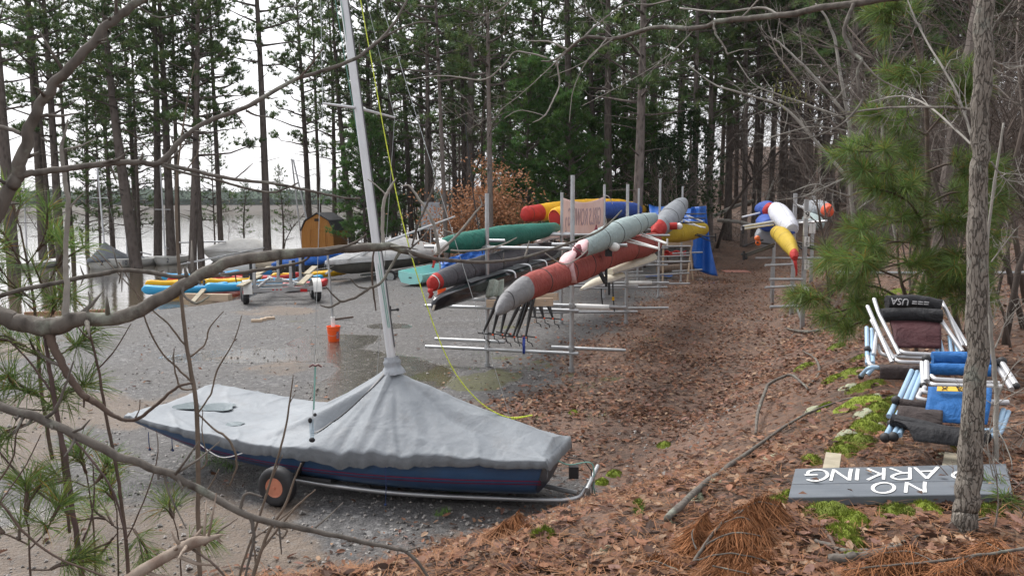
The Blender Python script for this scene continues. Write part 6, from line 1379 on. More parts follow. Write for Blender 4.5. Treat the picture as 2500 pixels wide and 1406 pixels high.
for a, b in (((2278, 815, 6.8), (2290, 862, 6.6)), ((2290, 815, 6.8), (2302, 862, 6.6)), ((2318, 820, 6.8), (2322, 862, 6.62)), ((2330, 828, 6.8), (2338, 862, 6.62))): btube([a, b], 0.0160, TUBE_B, s3)
s4 = thing('boat_sling', 'folded sling with two blue rolls and silver frame behind the near trunk', 'boat sling', gp(2400, 960))
roll([(2276, 874, 6.2), (2350, 874, 6.15), (2420, 880, 6.05)], 0.0496, S_BLU, s4, seed=6); roll([(2270, 901, 6.1), (2340, 902, 6.05), (2420, 905, 5.95)], 0.0440, S_BLU, s4, seed=7)
btube([(2262, 884, 6.1), (2262, 930, 5.9)], 0.0210, TUBE, s4); btube([(2252, 886, 6.1), (2254, 938, 5.9)], 0.0202, TUBE, s4); btube([(2274, 918, 5.95), (2282, 926, 5.9), (2440, 936, 5.75)], 0.0185, TUBE, s4, rad=.04); btube([(2270, 936, 5.9), (2280, 940, 5.85), (2446, 944, 5.7)], 0.0185, TUBE, s4, rad=.04)
btube([(2444, 884, 6.05), (2480, 940, 5.75)], 0.0227, TUBE, s4); btube([(2436, 896, 6.05), (2470, 950, 5.7)], 0.0185, TUBE, s4); btube([(2420, 885, 6.05), (2440, 884, 6.05)], .03, BLACK, s4); cap((2262, 876, 6.15), .035, s4); cap((2446, 882, 6.05), .035, s4); cap((2254, 942, 5.9), .028, s4); cap((2481, 942, 5.75), .026, s4)
s5 = thing('boat_sling', 'folded sling with bright blue panel and yellow patch behind the near trunk', 'boat sling', gp(2330, 1050))
pn = panel((2266, 945, 5.75), (2422, 948, 5.7), (2254, 1028, 5.45), (2410, 1036, 5.4), S_BLU, s5, seed=8, bulge=.035); YEL = M('yellow patch', (.68, .42, .05), .7, var=.1, vs=8)
o_ = (at(2334, 965, 5.66)); ux_ = (at(2422, 948, 5.7) - at(2266, 945, 5.75)).normalized(); uy_ = (at(2266, 945, 5.75) - at(2254, 1028, 5.45)).normalized(); nn_ = ux_.cross(uy_); nn_ = nn_ if nn_.y < 0 else -nn_
POFF = nn_ * .05
mb = MB(); pc = at(2328, 962, 5.64) + POFF; mb.box(pc, (.24, .052, .004), Matrix((ux_, uy_, ux_.cross(uy_))).transposed()); pt_ = mb.build('patch', YEL, pn)
put_text('BU\nELI', .030, INKB, pt_, pc + nn_ * .006 + ux_ * .03, ux_, uy_, 'lettering')
mb = MB()
for sg in (-1, 1): mb.beam(pc + nn_ * .006 - ux_ * (.07 + .018 * sg) - uy_ * .018, pc + nn_ * .006 - ux_ * (.07 - .018 * sg) + uy_ * .018, .005, .003, up=tuple(nn_))
mb.build('crossed_oars', INKB, pt_)
btube([(2250, 952, 5.8), (2240, 972, 5.7), (2262, 978, 5.66), (2420, 985, 5.6)], 0.0185, TUBE, s5, rad=.05); btube([(2258, 945, 5.8), (2252, 956, 5.75), (2276, 962, 5.72)], 0.0168, TUBE, s5, rad=.04); btube([(2398, 1052, 5.35), (2436, 1050, 5.4), (2450, 1000, 5.6)], 0.0176, TUBE_B, s5); btube([(2400, 1065, 5.3), (2440, 1062, 5.36), (2462, 1005, 5.6)], 0.0176, TUBE_B, s5); btube([(2412, 980, 5.62), (2462, 982, 5.6)], 0.0185, TUBE, s5)
s6 = thing('boat_sling', 'folded sling with black webbing and pale blue frame, lowest at the front', 'boat sling', gp(2240, 1085))
for a, b in (((2226, 905, 6.1), (2190, 985, 5.7)), ((2240, 908, 6.1), (2208, 982, 5.7)), ((2250, 912, 6.05), (2222, 982, 5.7)), ((2186, 985, 5.7), (2170, 1016, 5.55)), ((2196, 1005, 5.6), (2160, 1068, 5.3)), ((2204, 1020, 5.5), (2180, 1066, 5.28)), ((2212, 1030, 5.5), (2196, 1062, 5.28))): btube([a, b], 0.0185, TUBE_B, s6)
for p in ((2188, 977, 5.68), (2161, 1068, 5.3), (2181, 1066, 5.28), (2178, 1035, 5.45)): cap(p, .034, s6)
roll([(2196, 985, 5.66), (2250, 990, 5.6), (2300, 994, 5.58)], 0.0360, S_BRN, s6, seed=9); panel((2194, 990, 5.62), (2300, 1000, 5.55), (2186, 1030, 5.42), (2300, 1036, 5.38), S_BRN, s6, seed=10)
roll([(2176, 1024, 5.42), (2260, 1044, 5.3), (2345, 1060, 5.2), (2410, 1066, 5.2)], 0.0440, S_BLK, s6, seed=11); panel((2180, 1026, 5.38), (2410, 1062, 5.18), (2232, 1076, 5.18), (2400, 1096, 5.05), S_BLK, s6, seed=12, bulge=.05)

# ------------------------------------------------------------ NO PARKING board lying face up
ZT = 1.60
B00, B10, B01, B11 = pz(1942, 1143, ZT), pz(2456, 1131, ZT), pz(1925, 1214, ZT - .02), pz(2472, 1204, ZT - .02)
sg_ = thing('no_parking_sign', 'slate grey wooden NO PARKING sign lying upside down on the leaves', 'sign', gp(2200, 1180))
PAINT = NT('slate grey paint'); PAINT.b.inputs['Roughness'].default_value = .5
c = PAINT.mix(PAINT.ramp(PAINT.noise(2, 5, stretch=(1, 5, 1)), [(.3, 0.), (.7, 1.)]), (.095, .108, .125), (.135, .15, .168)); c = PAINT.mix(PAINT.math('MULTIPLY', PAINT.ramp(PAINT.noise(9, 6, .7), [(.62, 0.), (.72, 1.)]), .5), c, (.20, .19, .17)); PAINT.col(c)
PAINT.l(PAINT.bump(PAINT.noise(16, 4, .6, stretch=(.4, 5, 1)), .25, .006), PAINT.b.inputs['Normal'])
ex = (B10 - B00).normalized(); TH_ = .052
def bq(u, v): return B00.lerp(B10, u).lerp(B01.lerp(B11, u), v)
for v0, v1 in ((0, .565), (.575, 1)):
    mb = MB(); rg = []
    for i in range(13):
        u = i / 12; a, b = bq(u, v0), bq(u, v1); dz = V((0, 0, -TH_)); e_ = (b - a).normalized() * .005
        rg.append([a + V((0, 0, -.004)), a + e_, b - e_, b + V((0, 0, -.004)), b + dz + V((0, 0, .003)), b + dz - e_, a + dz + e_, a + dz + V((0, 0, .003))])
    mb.loft(rg); mb.build('plank', PAINT.m, sg_, ang=30)
pk = sg_.children[0]
WPAINT = M('white brush paint', (.74, .74, .72), .55, var=.06, vs=30)
def stroke(parent, pts, wd, close=False):
    Q = [bq(*p) + V((0, 0, .004)) for p in pts]; mb = MB(); g = []
    for i, q in enumerate(Q):
        d = (Q[min(i + 1, len(Q) - 1)] - Q[max(i - 1, 0)]); d.z = 0; d.normalize(); n = V((-d.y, d.x, 0)); w_ = wd * (1 + .2 * nz(q.x * 9, q.y * 9)); g.append([q - n * w_, q + n * w_])
    mb.sheet(g, .002); return mb
GL = {  # strokes in a unit box, x right and y up as one reads them
    'N': [[(0, 0), (.03, .5), (.02, 1)], [(.02, 1), (.5, .5), (.92, .02)], [(.92, .02), (.95, .5), (.98, 1)]], 'O': [[(.5 + .5 * math.cos(a * .3307), .5 + .5 * math.sin(a * .3307)) for a in range(20)]],
    'P': [[(.1, 0), (.1, .5), (.1, 1)], [(.1, 1), (.6, 1.02), (.9, .8), (.65, .52), (.1, .45)]], 'A': [[(0, 0), (.25, .5), (.5, 1)], [(.5, 1), (.75, .5), (1, 0)], [(.18, .35), (.5, .36), (.82, .35)]],
    'R': [[(.05, 0), (.05, .5), (.05, 1)], [(.05, 1), (.6, 1.02), (.9, .78), (.6, .52), (.05, .46)], [(.35, .48), (.65, .25), (1, 0)]], 'K': [[(.05, 0), (.05, .5), (.05, 1)], [(.9, 1), (.5, .7), (.08, .45)], [(.2, .52), (.6, .25), (.95, 0)]],
    'I': [[(.5, 0), (.5, .5), (.5, 1)]], 'G': [[(.95, .85), (.6, 1.02), (.2, .85), (.02, .5), (.2, .12), (.6, 0), (.95, .15), (.95, .45)], [(.5, .45), (.8, .46), (1.1, .45)]]}
def letter(ch, u0, u1, v0, v1):
    """u0..u1 right-to-left extents in the photo (letters are upside down for the viewer), v0 foot edge, v1 head edge"""
    mb = MB()
    for s_ in GL[ch]:
        pts = spline([(lerp(u0, u1, x), lerp(v0, v1, y)) for x, y in s_], 24 if len(s_) > 3 else 8); q = stroke(None, pts, .0092); b0 = len(mb.v); mb.add(q.v, q.f)
    mb.build('letter', WPAINT, pk)
PXU = lambda px: (px - 1934) / (2464 - 1934)
for ch, a, b in (('P', 2353, 2322), ('A', 2290, 2232), ('R', 2222, 2170), ('K', 2157, 2112), ('I', 2096, 2083), ('N', 2073, 2026), ('G', 2018, 1966)): letter(ch, PXU(a), PXU(b), .09, .49)
for ch, a, b in (('N', 2256, 2208), ('O', 2182, 2130)): letter(ch, PXU(a), PXU(b), .60, .93)
for px in (2035, 2326):
    a = pz(px, 1112, ZT - .05); b = pz(px - 12, 1180, ZT - .05); mb = MB(); mb.beam(a, b, .095, .04); mb.build('leg', WOODOLD, sg_)

# ------------------------------------------------------------ near trees on the right
LS = [.74]
def OFF(q): d = (V(q[:3]) - C0); return LS[0] * (d.y / d.length) ** 1.0
def limb_px(mb, P, n=40, wob=.0, k=10, seed=0):
    """P: (px,py,Y,width in photo px)"""
    Q = spline([(*at(p[0], p[1], p[2]), p[3] * mpp(p[2]) / 2) for p in P], n); pts = []; rr = []; sl_ = seed * 3.7
    for i, q in enumerate(Q):
        sl_ += (V(q[:3]) - V(Q[max(i - 1, 0)][:3])).length / max(q[3], .002)
        pts.append(V(q[:3]) + V((nz(i * .37, seed, 1), nz(i * .37, seed, 5), nz(i * .37, seed, 9))) * wob * q[3]); rr.append(max(.0012, q[3] * OFF(q) * (1 + .13 * nz(sl_ * .10, seed, 3) + .05 * nz(sl_ * .35, seed, 7) + .16 * max(0, nz(sl_ * .16, seed, 11) - .35))))
    mb.tube(pts, rr, k)
bt_ = gp(2352, 1300); TY = bt_.y
nt_ = thing('near_tree', 'rough barked hardwood trunk standing close in front of the NO PARKING sign', 'tree', bt_)
mb = MB(); limb_px(mb, [(2340, 1345, TY, 140), (2350, 1305, TY, 104), (2358, 1250, TY, 90), (2368, 1130, TY + .02, 84), (2384, 850, TY + .04, 80), (2388, 500, TY + .06, 68), (2394, 300, TY + .08, 62), (2402, 60, TY + .1, 66), (2408, -160, TY + .15, 60), (2412, -700, TY + .2, 50)], 90, .25, 22, 3)
trk = mb.build('trunk', BARK_NEAR, nt_, ang=180)
rsn = random.Random(8)
def twiggy(mb, P, n=26, lvl=2, seed=0, L=140, wob=.5, spread=1.):
    """limb with side twigs growing from it, in true depth"""
    limb_px(mb, P, n, wob, 7, seed); rs = random.Random(seed * 7 + 1); Q = spline([(*at(p[0], p[1], p[2]), p[3] * mpp(p[2]) / 2) for p in P], n)
    def grow(p, d, l, r, lv):
        pts = [p]; q = p.copy(); e = d.copy()
        for i in range(5):
            e = (e + V((rs.gauss(0, 1), rs.gauss(0, 1), rs.gauss(0, 1))) * .20).normalized(); q = q + e * l / 5; pts.append(q.copy())
        mb.tube(pts, [max(.0011, r * (1 - .8 * i / 5)) for i in range(6)], 4, False)
        if lv > 0:
            for _ in range(rs.randint(2, 4)):
                f = rs.uniform(.2, .9); b = pts[int(f * 5)]; a = V((rs.gauss(0, 1), rs.gauss(0, .8), rs.gauss(0, 1))); grow(b, (e + a * .75 * spread).normalized(), l * rs.uniform(.35, .65), r * .6, lv - 1)
    for _ in range(int(n * .55)):
        i = rs.randrange(2, n - 1); p = V(Q[i][:3]); d = (V(Q[i + 1][:3]) - V(Q[i - 1][:3])).normalized(); a = V((rs.gauss(0, 1), rs.gauss(0, .8), rs.gauss(0, 1))); grow(p, (d * .8 + a * .7 * spread).normalized(), L * mpp(P[0][2]) * rs.uniform(.4, 1.1), max(.0016, Q[i][3] * .35), lvl - 1)
for i, P in enumerate(([(2375, 268, 4.3, 12), (2290, 262, 4.5, 9), (2160, 264, 4.9, 8), (2060, 280, 5.2, 6), (1960, 300, 5.5, 3)], [(2378, 150, 4.3, 12), (2440, 50, 4.2, 10), (2520, -60, 4.1, 8)], [(2400, 46, 4.4, 12), (2460, 42, 4.4, 16), (2560, 40, 4.4, 18)], [(2376, 345, 4.3, 9), (2330, 215, 4.5, 8), (2250, 80, 4.8, 6), (2200, -40, 5, 4)], [(2425, 150, 4.3, 8), (2470, 165, 4.3, 6), (2540, 155, 4.2, 4)], [(2370, 352, 4.25, 8), (2270, 262, 4.7, 7), (2200, 235, 5, 5), (2120, 250, 5.3, 3)], [(2420, 395, 4.2, 7), (2460, 440, 4.2, 5), (2540, 445, 4.1, 4)])):
    mb = MB(); twiggy(mb, P, 24, 2, 30 + i, 150); mb.build('limb', BARK_LIMB if P[0][3] > 10 else BARK_GREY, trk)
LS[0] = .70
# great limb sweeping across the upper right, from a trunk beyond the right edge
lt = thing('overhanging_tree', 'bare tree reaching a long pale limb across the upper right of the view', 'tree', (3.4, 3.4, hz(3.4, 3.4)))
mb = MB(); mb.tube([V((3.4, 3.4, hz(3.4, 3.4) - .2)), V((3.38, 3.4, 2.6)), V((3.3, 3.45, 4.0)), V((3.2, 3.5, 6.5))], [.15, .12, .11, .07], 14); tk = mb.build('trunk', BARK_NEAR, lt, ang=180)
e0 = V((3.32, 3.45, 4.55)); mb = MB(); limb_px(mb, [(2980, -150, 3.46, 62), (2500, -50, 3.7, 36), (2300, -20, 3.9, 30), (2110, 5, 4.1, 27), (1900, 38, 4.4, 22), (1780, 50, 4.6, 19), (1690, 70, 4.8, 17), (1600, 68, 5, 15), (1500, 95, 5.2, 13), (1430, 92, 5.3, 11), (1385, 125, 5.4, 10), (1350, 148, 5.5, 8), (1322, 150, 5.55, 5)], 90, .5, 12, 5); lb = mb.build('limb', BARK_LIMB, tk, ang=180)
for i, P in enumerate(([(2085, 10, 4.12, 16), (2068, 50, 4.1, 15), (2062, 95, 4.08, 14), (2082, 130, 4.05, 14), (2105, 148, 4.0, 12), (2093, 175, 4.0, 12), (2098, 225, 3.98, 11), (2104, 248, 3.97, 9), (2060, 300, 3.9, 7), (1990, 335, 3.8, 5), (1930, 340, 3.75, 4)],
    [(2100, 145, 4.0, 8), (2150, 195, 4.0, 6), (2230, 230, 4.05, 4), (2290, 240, 4.1, 3)], [(1385, 122, 5.4, 7), (1340, 102, 5.45, 6), (1290, 100, 5.5, 4), (1260, 85, 5.5, 3)], [(1335, 142, 5.5, 6), (1262, 126, 5.6, 5), (1230, 158, 5.6, 5), (1180, 195, 5.7, 5), (1080, 185, 5.8, 4), (1000, 195, 5.9, 2)],
    [(1358, 146, 5.5, 6), (1366, 205, 5.5, 5), (1350, 245, 5.45, 5), (1330, 283, 5.4, 5), (1300, 300, 5.4, 3)], [(1330, 283, 5.4, 3), (1270, 270, 5.4, 3), (1230, 290, 5.4, 2)], [(1425, 92, 5.3, 6), (1470, 50, 5.3, 5), (1530, 14, 5.2, 4), (1600, 10, 5.2, 4), (1680, -12, 5, 4)], [(1742, 58, 4.65, 8), (1748, 85, 4.6, 8), (1765, 110, 4.55, 7), (1778, 135, 4.5, 6)], [(1778, 132, 4.5, 4), (1810, 122, 4.5, 3), (1845, 121, 4.5, 2)],
    [(1660, 20, 4.9, 6), (1760, 30, 4.6, 7), (1860, 20, 4.5, 8), (1900, 38, 4.4, 9)], [(1500, 93, 5.2, 4), (1440, 140, 5.2, 4), (1400, 220, 5.3, 3), (1390, 300, 5.3, 2)], [(1480, 96, 5.2, 4), (1430, 150, 5.1, 3), (1340, 190, 5.1, 2)], [(1810, 45, 4.55, 6), (1880, -30, 4.4, 5)])):
    mb = MB(); limb_px(mb, P, 30, .7, 8, 50 + i); mb.build('branch', BARK_LIMB if i in (0, 7) else BARK_GREY, lb, ang=180)
for i, P in enumerate(([(1500, 95, 5.2, 3), (1420, 20, 5.3, 3), (1380, -30, 5.3, 2)], [(1385, 125, 5.4, 4), (1260, 240, 5.4, 2), (1140, 320, 5.4, 1)], [(1700, 68, 4.8, 4), (1600, 160, 4.8, 2), (1420, 260, 4.9, 2)], [(1250, 0, 5.6, 4), (1215, 30, 5.6, 5), (1200, 30, 5.6, 4), (1185, 35, 5.6, 2)])):
    mb = MB(); twiggy(mb, P, 22, 2, 70 + i, 90); mb.build('twig', BARK_GREY, lb, ang=180)
LS[0] = .80
# pale crooked saplings
def sapling(label, P, sides, mat=BARK_GREY, nm='bare_sapling', tw=2, L=120):
    r = thing(nm, label, 'sapling', gp(P[0][0], P[0][1]) if P[0][1] < 1500 else at(*P[0][:3])); mb = MB(); limb_px(mb, P, 40, .4, 9, int(P[0][0])); t_ = mb.build('trunk', mat, r, ang=180)
    for i, s_ in enumerate(sides): mb = MB(); twiggy(mb, s_, 18, tw, int(s_[0][0] + s_[0][1]), L); mb.build('limb', mat, t_, ang=180)
sapling('pale crooked sapling with a long limb leaning up left, behind the green pine boughs', [(2090, 770, 12, 15), (2086, 560, 12, 14), (2074, 430, 12, 13), (2078, 340, 12, 12), (2062, 240, 12, 11), (2048, 160, 12.1, 10), (2036, 90, 12.2, 9), (2015, 40, 12.2, 7), (1990, 10, 12.3, 5)],
    [[(2070, 436, 12, 12), (2000, 355, 12.3, 11), (1945, 290, 12.6, 10), (1900, 255, 12.8, 8), (1850, 240, 13, 7), (1790, 222, 13, 6), (1740, 205, 13.2, 5), (1680, 158, 13.4, 3)], [(2062, 275, 12, 10), (1980, 180, 12.2, 9), (1930, 130, 12.4, 7), (1890, 95, 12.6, 5)], [(2072, 480, 12, 8), (2030, 465, 11.8, 6), (1990, 450, 11.6, 5), (1930, 470, 11.5, 3)], [(2060, 290, 12, 8), (1990, 262, 12.3, 7), (1910, 235, 12.6, 5), (1840, 205, 12.8, 4), (1800, 150, 13, 3)], [(2074, 430, 12, 6), (2020, 455, 11.7, 5), (1960, 480, 11.5, 4), (1890, 490, 11.4, 2)], [(2066, 320, 12, 6), (1990, 310, 12, 5), (1900, 330, 12, 4), (1860, 350, 12, 2)], [(2080, 360, 12, 6), (2130, 280, 12, 5), (2180, 240, 12, 3)], [(2084, 520, 12, 6), (2140, 480, 12, 5), (2220, 440, 12, 3)]])
sapling('straight pale sapling right of the near trunk, in front of the slings', [(2428, 1190, 5.1, 20), (2432, 960, 5.2, 17), (2418, 800, 5.25, 14), (2410, 600, 5.3, 11), (2450, 300, 5.3, 7)], [[(2430, 850, 5.2, 6), (2460, 780, 5.2, 4), (2500, 740, 5.1, 3)], [(2432, 980, 5.2, 6), (2470, 900, 5.1, 4), (2520, 860, 5, 3)], [(2428, 800, 5.2, 5), (2400, 720, 5.2, 4)], [(2438, 1050, 5.2, 5), (2470, 1130, 5.0, 4), (2460, 1200, 4.9, 3)], [(2420, 640, 5.3, 5), (2480, 560, 5.2, 4)]], L=60)
sapling('thin sapling mostly hidden by the green pine boughs right of the pale crooked one', [(2190, 600, 10, 10), (2160, 400, 10.2, 9), (2150, 260, 10.3, 7), (2140, 120, 10.4, 5)], [[(2160, 400, 10.2, 5), (2100, 330, 10.2, 4), (2040, 300, 10.2, 2)], [(2152, 300, 10.2, 5), (2220, 220, 10.2, 4), (2300, 180, 10, 2)], [(2150, 200, 10.3, 4), (2090, 130, 10.4, 3)], [(2165, 450, 10.2, 5), (2240, 380, 10, 4), (2330, 360, 9.8, 2)]])
bp = thing('leaning_pine', 'big grey barked pine leaning left behind the near trunk', 'tree', gp(2280, 640)); mb = MB(); PY = 11.5
limb_px(mb, [(2285, 720, PY, 84), (2305, 600, PY, 80), (2335, 360, PY, 72), (2362, 200, PY, 66), (2400, 0, PY, 60), (2440, -260, PY, 70), (2520, -800, PY, 60)], 50, .15, 18, 9); mb.build('trunk', BARK_PINE, bp, ang=180)
# leafy evergreen spray hanging in the twigs
mb = MB(); rs = random.Random(5)
for i in range(70):
    c_ = at(rs.gauss(1925, 26), rs.gauss(222, 24), rs.uniform(11.5, 12.5)); a = V((rs.gauss(0, .4), rs.gauss(0, .4), -1)).normalized(); b = a.orthogonal().normalized(); l = rs.uniform(.05, .08); k = rs.uniform(.6, 1.4); mb.add([c_, c_ + a * l * .5 + b * l * .25, c_ + a * l, c_ + a * l * .5 - b * l * .25], [(0, 1, 2, 3)], 0, (.16 * k, .17 * k, .05 * k))
for i in range(7): mb.tube([at(1990, 250, 12.2), at(rs.gauss(1925, 24), rs.gauss(222, 20), 12)], [.008, .003], 3, False, 0, (.12, .10, .07))
tag(mb.build('leafy_sprig', LEAF_DRY, smooth=False), 'sprig of yellow green leaves hanging among the bare twigs above the numbered rack', 'sprig')
# young pines with long green needles, right
def spray(mb, tb, p, d, L, rs, nl=.17, dens=1., wd=.0035, droop=.2, r=.007):
    """branchlet with long needles along its outer part and a tuft at its end"""
    q = p.copy(); e = d.normalized(); pts = [q.copy()]; n = 7
    for i in range(n): e = (e + V((rs.gauss(0, .10), rs.gauss(0, .10), rs.gauss(0, .10) - droop * .08 + (.06 if i > 4 else 0)))).normalized(); q = q + e * L / n; pts.append(q.copy())
    tb.tube(pts, [r * (1 - .6 * i / n) for i in range(n + 1)], 4, False)
    m = int(90 * dens)
    for i in range(m):
        f = 1 - rs.random() ** 1.6 * .65; j = min(int(f * n), n - 1); b = pts[j].lerp(pts[j + 1], f * n - j); dd = (pts[j + 1] - pts[j]).normalized(); v = V((rs.gauss(0, 1), rs.gauss(0, 1), rs.gauss(0, 1))); v = (v - dd * v.dot(dd)).normalized()
        h = (dd * rs.uniform(.35, 1.0) + v * .75).normalized(); l = nl * rs.uniform(.65, 1.1); w_ = h.cross(V((rs.gauss(0, 1), rs.gauss(0, 1), rs.gauss(0, 1)))).normalized() * wd; g = rs.uniform(.55, 1.45); mid = b + h * l * .55; tip = b + h * l + V((0, 0, -l * .12)); yl = rs.uniform(.8, 1.35)
        if rs.random() < .07: yl, g = 2.6, g * .75
        mb.add([b - w_ * .7, b + w_ * .7, mid + w_, tip, mid - w_], [(0, 1, 2, 4), (4, 2, 3)], 0, (g * yl * .92, g * .92, g * rs.uniform(.6, 1.2)))
def bough_tree(name, label, trunk, boughs, seed, nl=.17, wd=.0035, dens=1., cat='young pine', mat=None, twl=.34, per=9):
    rs = random.Random(seed); r = thing(name, label, cat, at(*trunk[0][:3])); tb = MB(); limb_px(tb, trunk, 30, .3, 8, seed); nb = MB()
    for P in boughs:
        Q = spline([(*at(p[0], p[1], p[2]), p[3] * mpp(p[2]) / 2) for p in P], 14); tb.tube([V(q[:3]) for q in Q], [max(.003, q[3]) for q in Q], 6)
        for k_ in range(per):
            f = rs.uniform(.25, 1); i = min(int(f * 13), 12); p = V(Q[i][:3]).lerp(V(Q[i + 1][:3]), f * 13 - i); d = (V(Q[i + 1][:3]) - V(Q[i][:3])).normalized(); s_ = d.cross(V((0, 0, 1))).normalized() * rs.choice((-1, 1)); spray(nb, tb, p, d * .8 + s_ * rs.uniform(.2, .9) + V((0, 0, rs.uniform(-.1, .35))), twl * rs.uniform(.5, 1.15), rs, nl, dens, wd)
        d = (V(Q[-1][:3]) - V(Q[-3][:3])); spray(nb, tb, V(Q[-1][:3]), d, twl * .7, rs, nl, dens * 1.2, wd)
    t_ = tb.build('trunk', BARK_TWIG, r, ang=180); nb.build('needles', mat or NEEDLE_NEAR, r, smooth=False); return r
bough_tree('young_pine', 'young pine with long green needles spreading in front of the right hand thicket', [(2280, 760, 9.2, 26), (2260, 560, 9.2, 22), (2265, 380, 9.3, 17), (2255, 200, 9.4, 12), (2220, 60, 9.5, 8), (2195, -40, 9.6, 6)],
    [[(2262, 500, 9.3, 7), (2330, 470, 9.2, 5), (2400, 480, 9, 3)], [(2262, 330, 9.3, 6), (2200, 300, 9.2, 5), (2170, 290, 9, 3)], [(2262, 200, 9.4, 5), (2300, 170, 9.3, 4), (2340, 180, 9.2, 3)], [(2262, 640, 9.2, 7), (2330, 690, 8.8, 5), (2350, 720, 8.6, 3)], [(2265, 560, 9.2, 9), (2205, 540, 8.9, 7), (2125, 560, 8.6, 4)], [(2262, 500, 9.2, 8), (2215, 440, 8.9, 6), (2135, 420, 8.6, 4)], [(2262, 450, 9.2, 8), (2195, 380, 9, 6), (2105, 370, 8.7, 4)], [(2266, 560, 9.2, 8), (2330, 540, 8.8, 5), (2390, 560, 8.5, 3)], [(2260, 640, 9.2, 8), (2215, 640, 8.8, 6), (2135, 660, 8.4, 4)], [(2266, 640, 9.2, 8), (2330, 620, 8.8, 6), (2370, 640, 8.4, 4)], [(2264, 420, 9.2, 7), (2320, 400, 9, 5), (2380, 420, 8.7, 3)], [(2258, 240, 9.4, 6), (2235, 210, 9.2, 5), (2220, 195, 9, 4)], [(2260, 330, 9.3, 6), (2320, 260, 9.2, 4)], [(2225, 70, 9.5, 5), (2195, 60, 9.3, 4), (2175, 45, 9.2, 3)], [(2265, 580, 9.2, 8), (2225, 500, 8.7, 6), (2175, 470, 8.4, 4)], [(2260, 600, 9.2, 7), (2185, 590, 8.7, 5), (2105, 620, 8.4, 3)]], 91, .24, .0022, 1.5, per=10)
bough_tree('young_pine', 'low green pine bough beside the foot of the numbered rack, left of the slings', [(2230, 830, 9.8, 18), (2215, 740, 9.6, 15), (2195, 660, 9.6, 10), (2190, 560, 9.7, 6)],
    [[(2215, 740, 9.6, 8), (2140, 700, 9.3, 6), (2060, 700, 9, 4), (2010, 720, 8.8, 3)], [(2212, 730, 9.6, 8), (2130, 740, 9.2, 6), (2050, 760, 8.9, 4)], [(2200, 680, 9.6, 6), (2120, 650, 9.3, 5), (2050, 640, 9, 3)], [(2220, 780, 9.7, 6), (2150, 770, 9.3, 5), (2090, 790, 9, 3)], [(2200, 690, 9.6, 6), (2260, 660, 9.2, 5), (2320, 670, 8.9, 3)], [(2215, 740, 9.6, 6), (2270, 710, 9.2, 4), (2320, 700, 9, 3)]], 93, .23, .0022, 1.5, per=10)
bough_tree('young_pine', 'small pine tuft at the right edge beside the NO PARKING sign', [(2560, 1330, 4.6, 14), (2530, 1230, 4.6, 10)], [[(2530, 1230, 4.6, 6), (2500, 1210, 4.6, 4), (2484, 1212, 4.55, 3)], [(2545, 1290, 4.6, 6), (2510, 1270, 4.6, 4), (2490, 1280, 4.5, 3)]], 95, .14, .0022, .7, per=4)
# ------------------------------------------------------------ bare tree reaching in from the left
LTX = at(-560, 700, 2.8)
ft = thing('foreground_tree', 'bare grey tree reaching several long limbs into the view from the left edge', 'tree', gxy(LTX.x, 2.8))
mb = MB(); b0 = gxy(LTX.x, 2.8, -.2); mb.tube([b0, V((LTX.x, 2.8, 2.2)), V((LTX.x + .05, 2.82, 3.2)), V((LTX.x + .02, 2.85, 4.8)), V((LTX.x - .1, 2.9, 7))], [.15, .125, .11, .09, .04], 16); ftt = mb.build('trunk', BARK_LIMB, ft, ang=180)
def fl(P, parent, nm='limb', mat=None, wob=.35, k=12, seed=1, n=None, sc=.80):
    mb = MB(); LS[0] = sc; limb_px(mb, P, n or max(16, len(P) * 8), wob, k, seed)
    if k >= 12 and nm == 'limb':                     # knots, spurs and broken stubs
        rq = random.Random(seed * 31 + 5); Q = spline([(*at(p[0], p[1], p[2]), p[3] * mpp(p[2]) / 2) for p in P], 120)
        for _ in range(16):
            i = rq.randrange(20, 116); q = V(Q[i][:3]); d = (V(Q[i + 1][:3]) - V(Q[i - 1][:3])).normalized(); r = Q[i][3] * OFF(Q[i]); o_ = d.orthogonal().normalized(); o_ = Matrix.Rotation(rq.uniform(0, 6.28), 3, d) @ o_; e = (o_ + d * rq.uniform(-.2, .8)).normalized(); l = rq.uniform(.01, .035) if rq.random() < .6 else rq.uniform(.05, .16); b_ = q + o_ * r * .6
            mb.tube([b_, b_ + e * (r * .5 + l * .5), b_ + e * (r * .6 + l) + V((0, 0, rq.uniform(-.01, .02)))], [r * .38, r * .22 + .001, .0016 if l > .04 else r * .14], 7)
    return mb.build(nm, mat or BARK_LIMB, parent, ang=180)
A = fl([(-560, 1250, 2.8, 84), (-160, 840, 2.72, 72), (0, 505, 2.7, 62), (42, 425, 2.7, 62), (78, 300, 2.7, 50), (128, 212, 2.7, 45), (200, 135, 2.7, 41), (280, 46, 2.75, 37), (370, -16, 2.8, 32), (520, -130, 2.9, 24), (640, -300, 3, 14)], ftt, seed=2, sc=.60)
for i, P in enumerate(([(-90, 300, 2.75, 18), (0, 310, 2.72, 15), (50, 326, 2.7, 15)], [(280, 46, 2.75, 12), (284, 20, 2.74, 11), (280, -30, 2.7, 9)], [(232, 102, 2.72, 10), (252, 98, 2.7, 8), (262, 92, 2.7, 4)], [(335, 12, 2.78, 6), (380, 42, 2.78, 5), (430, 38, 2.78, 3)])): fl(P, A, 'branch', None, .3, 8, 10 + i)
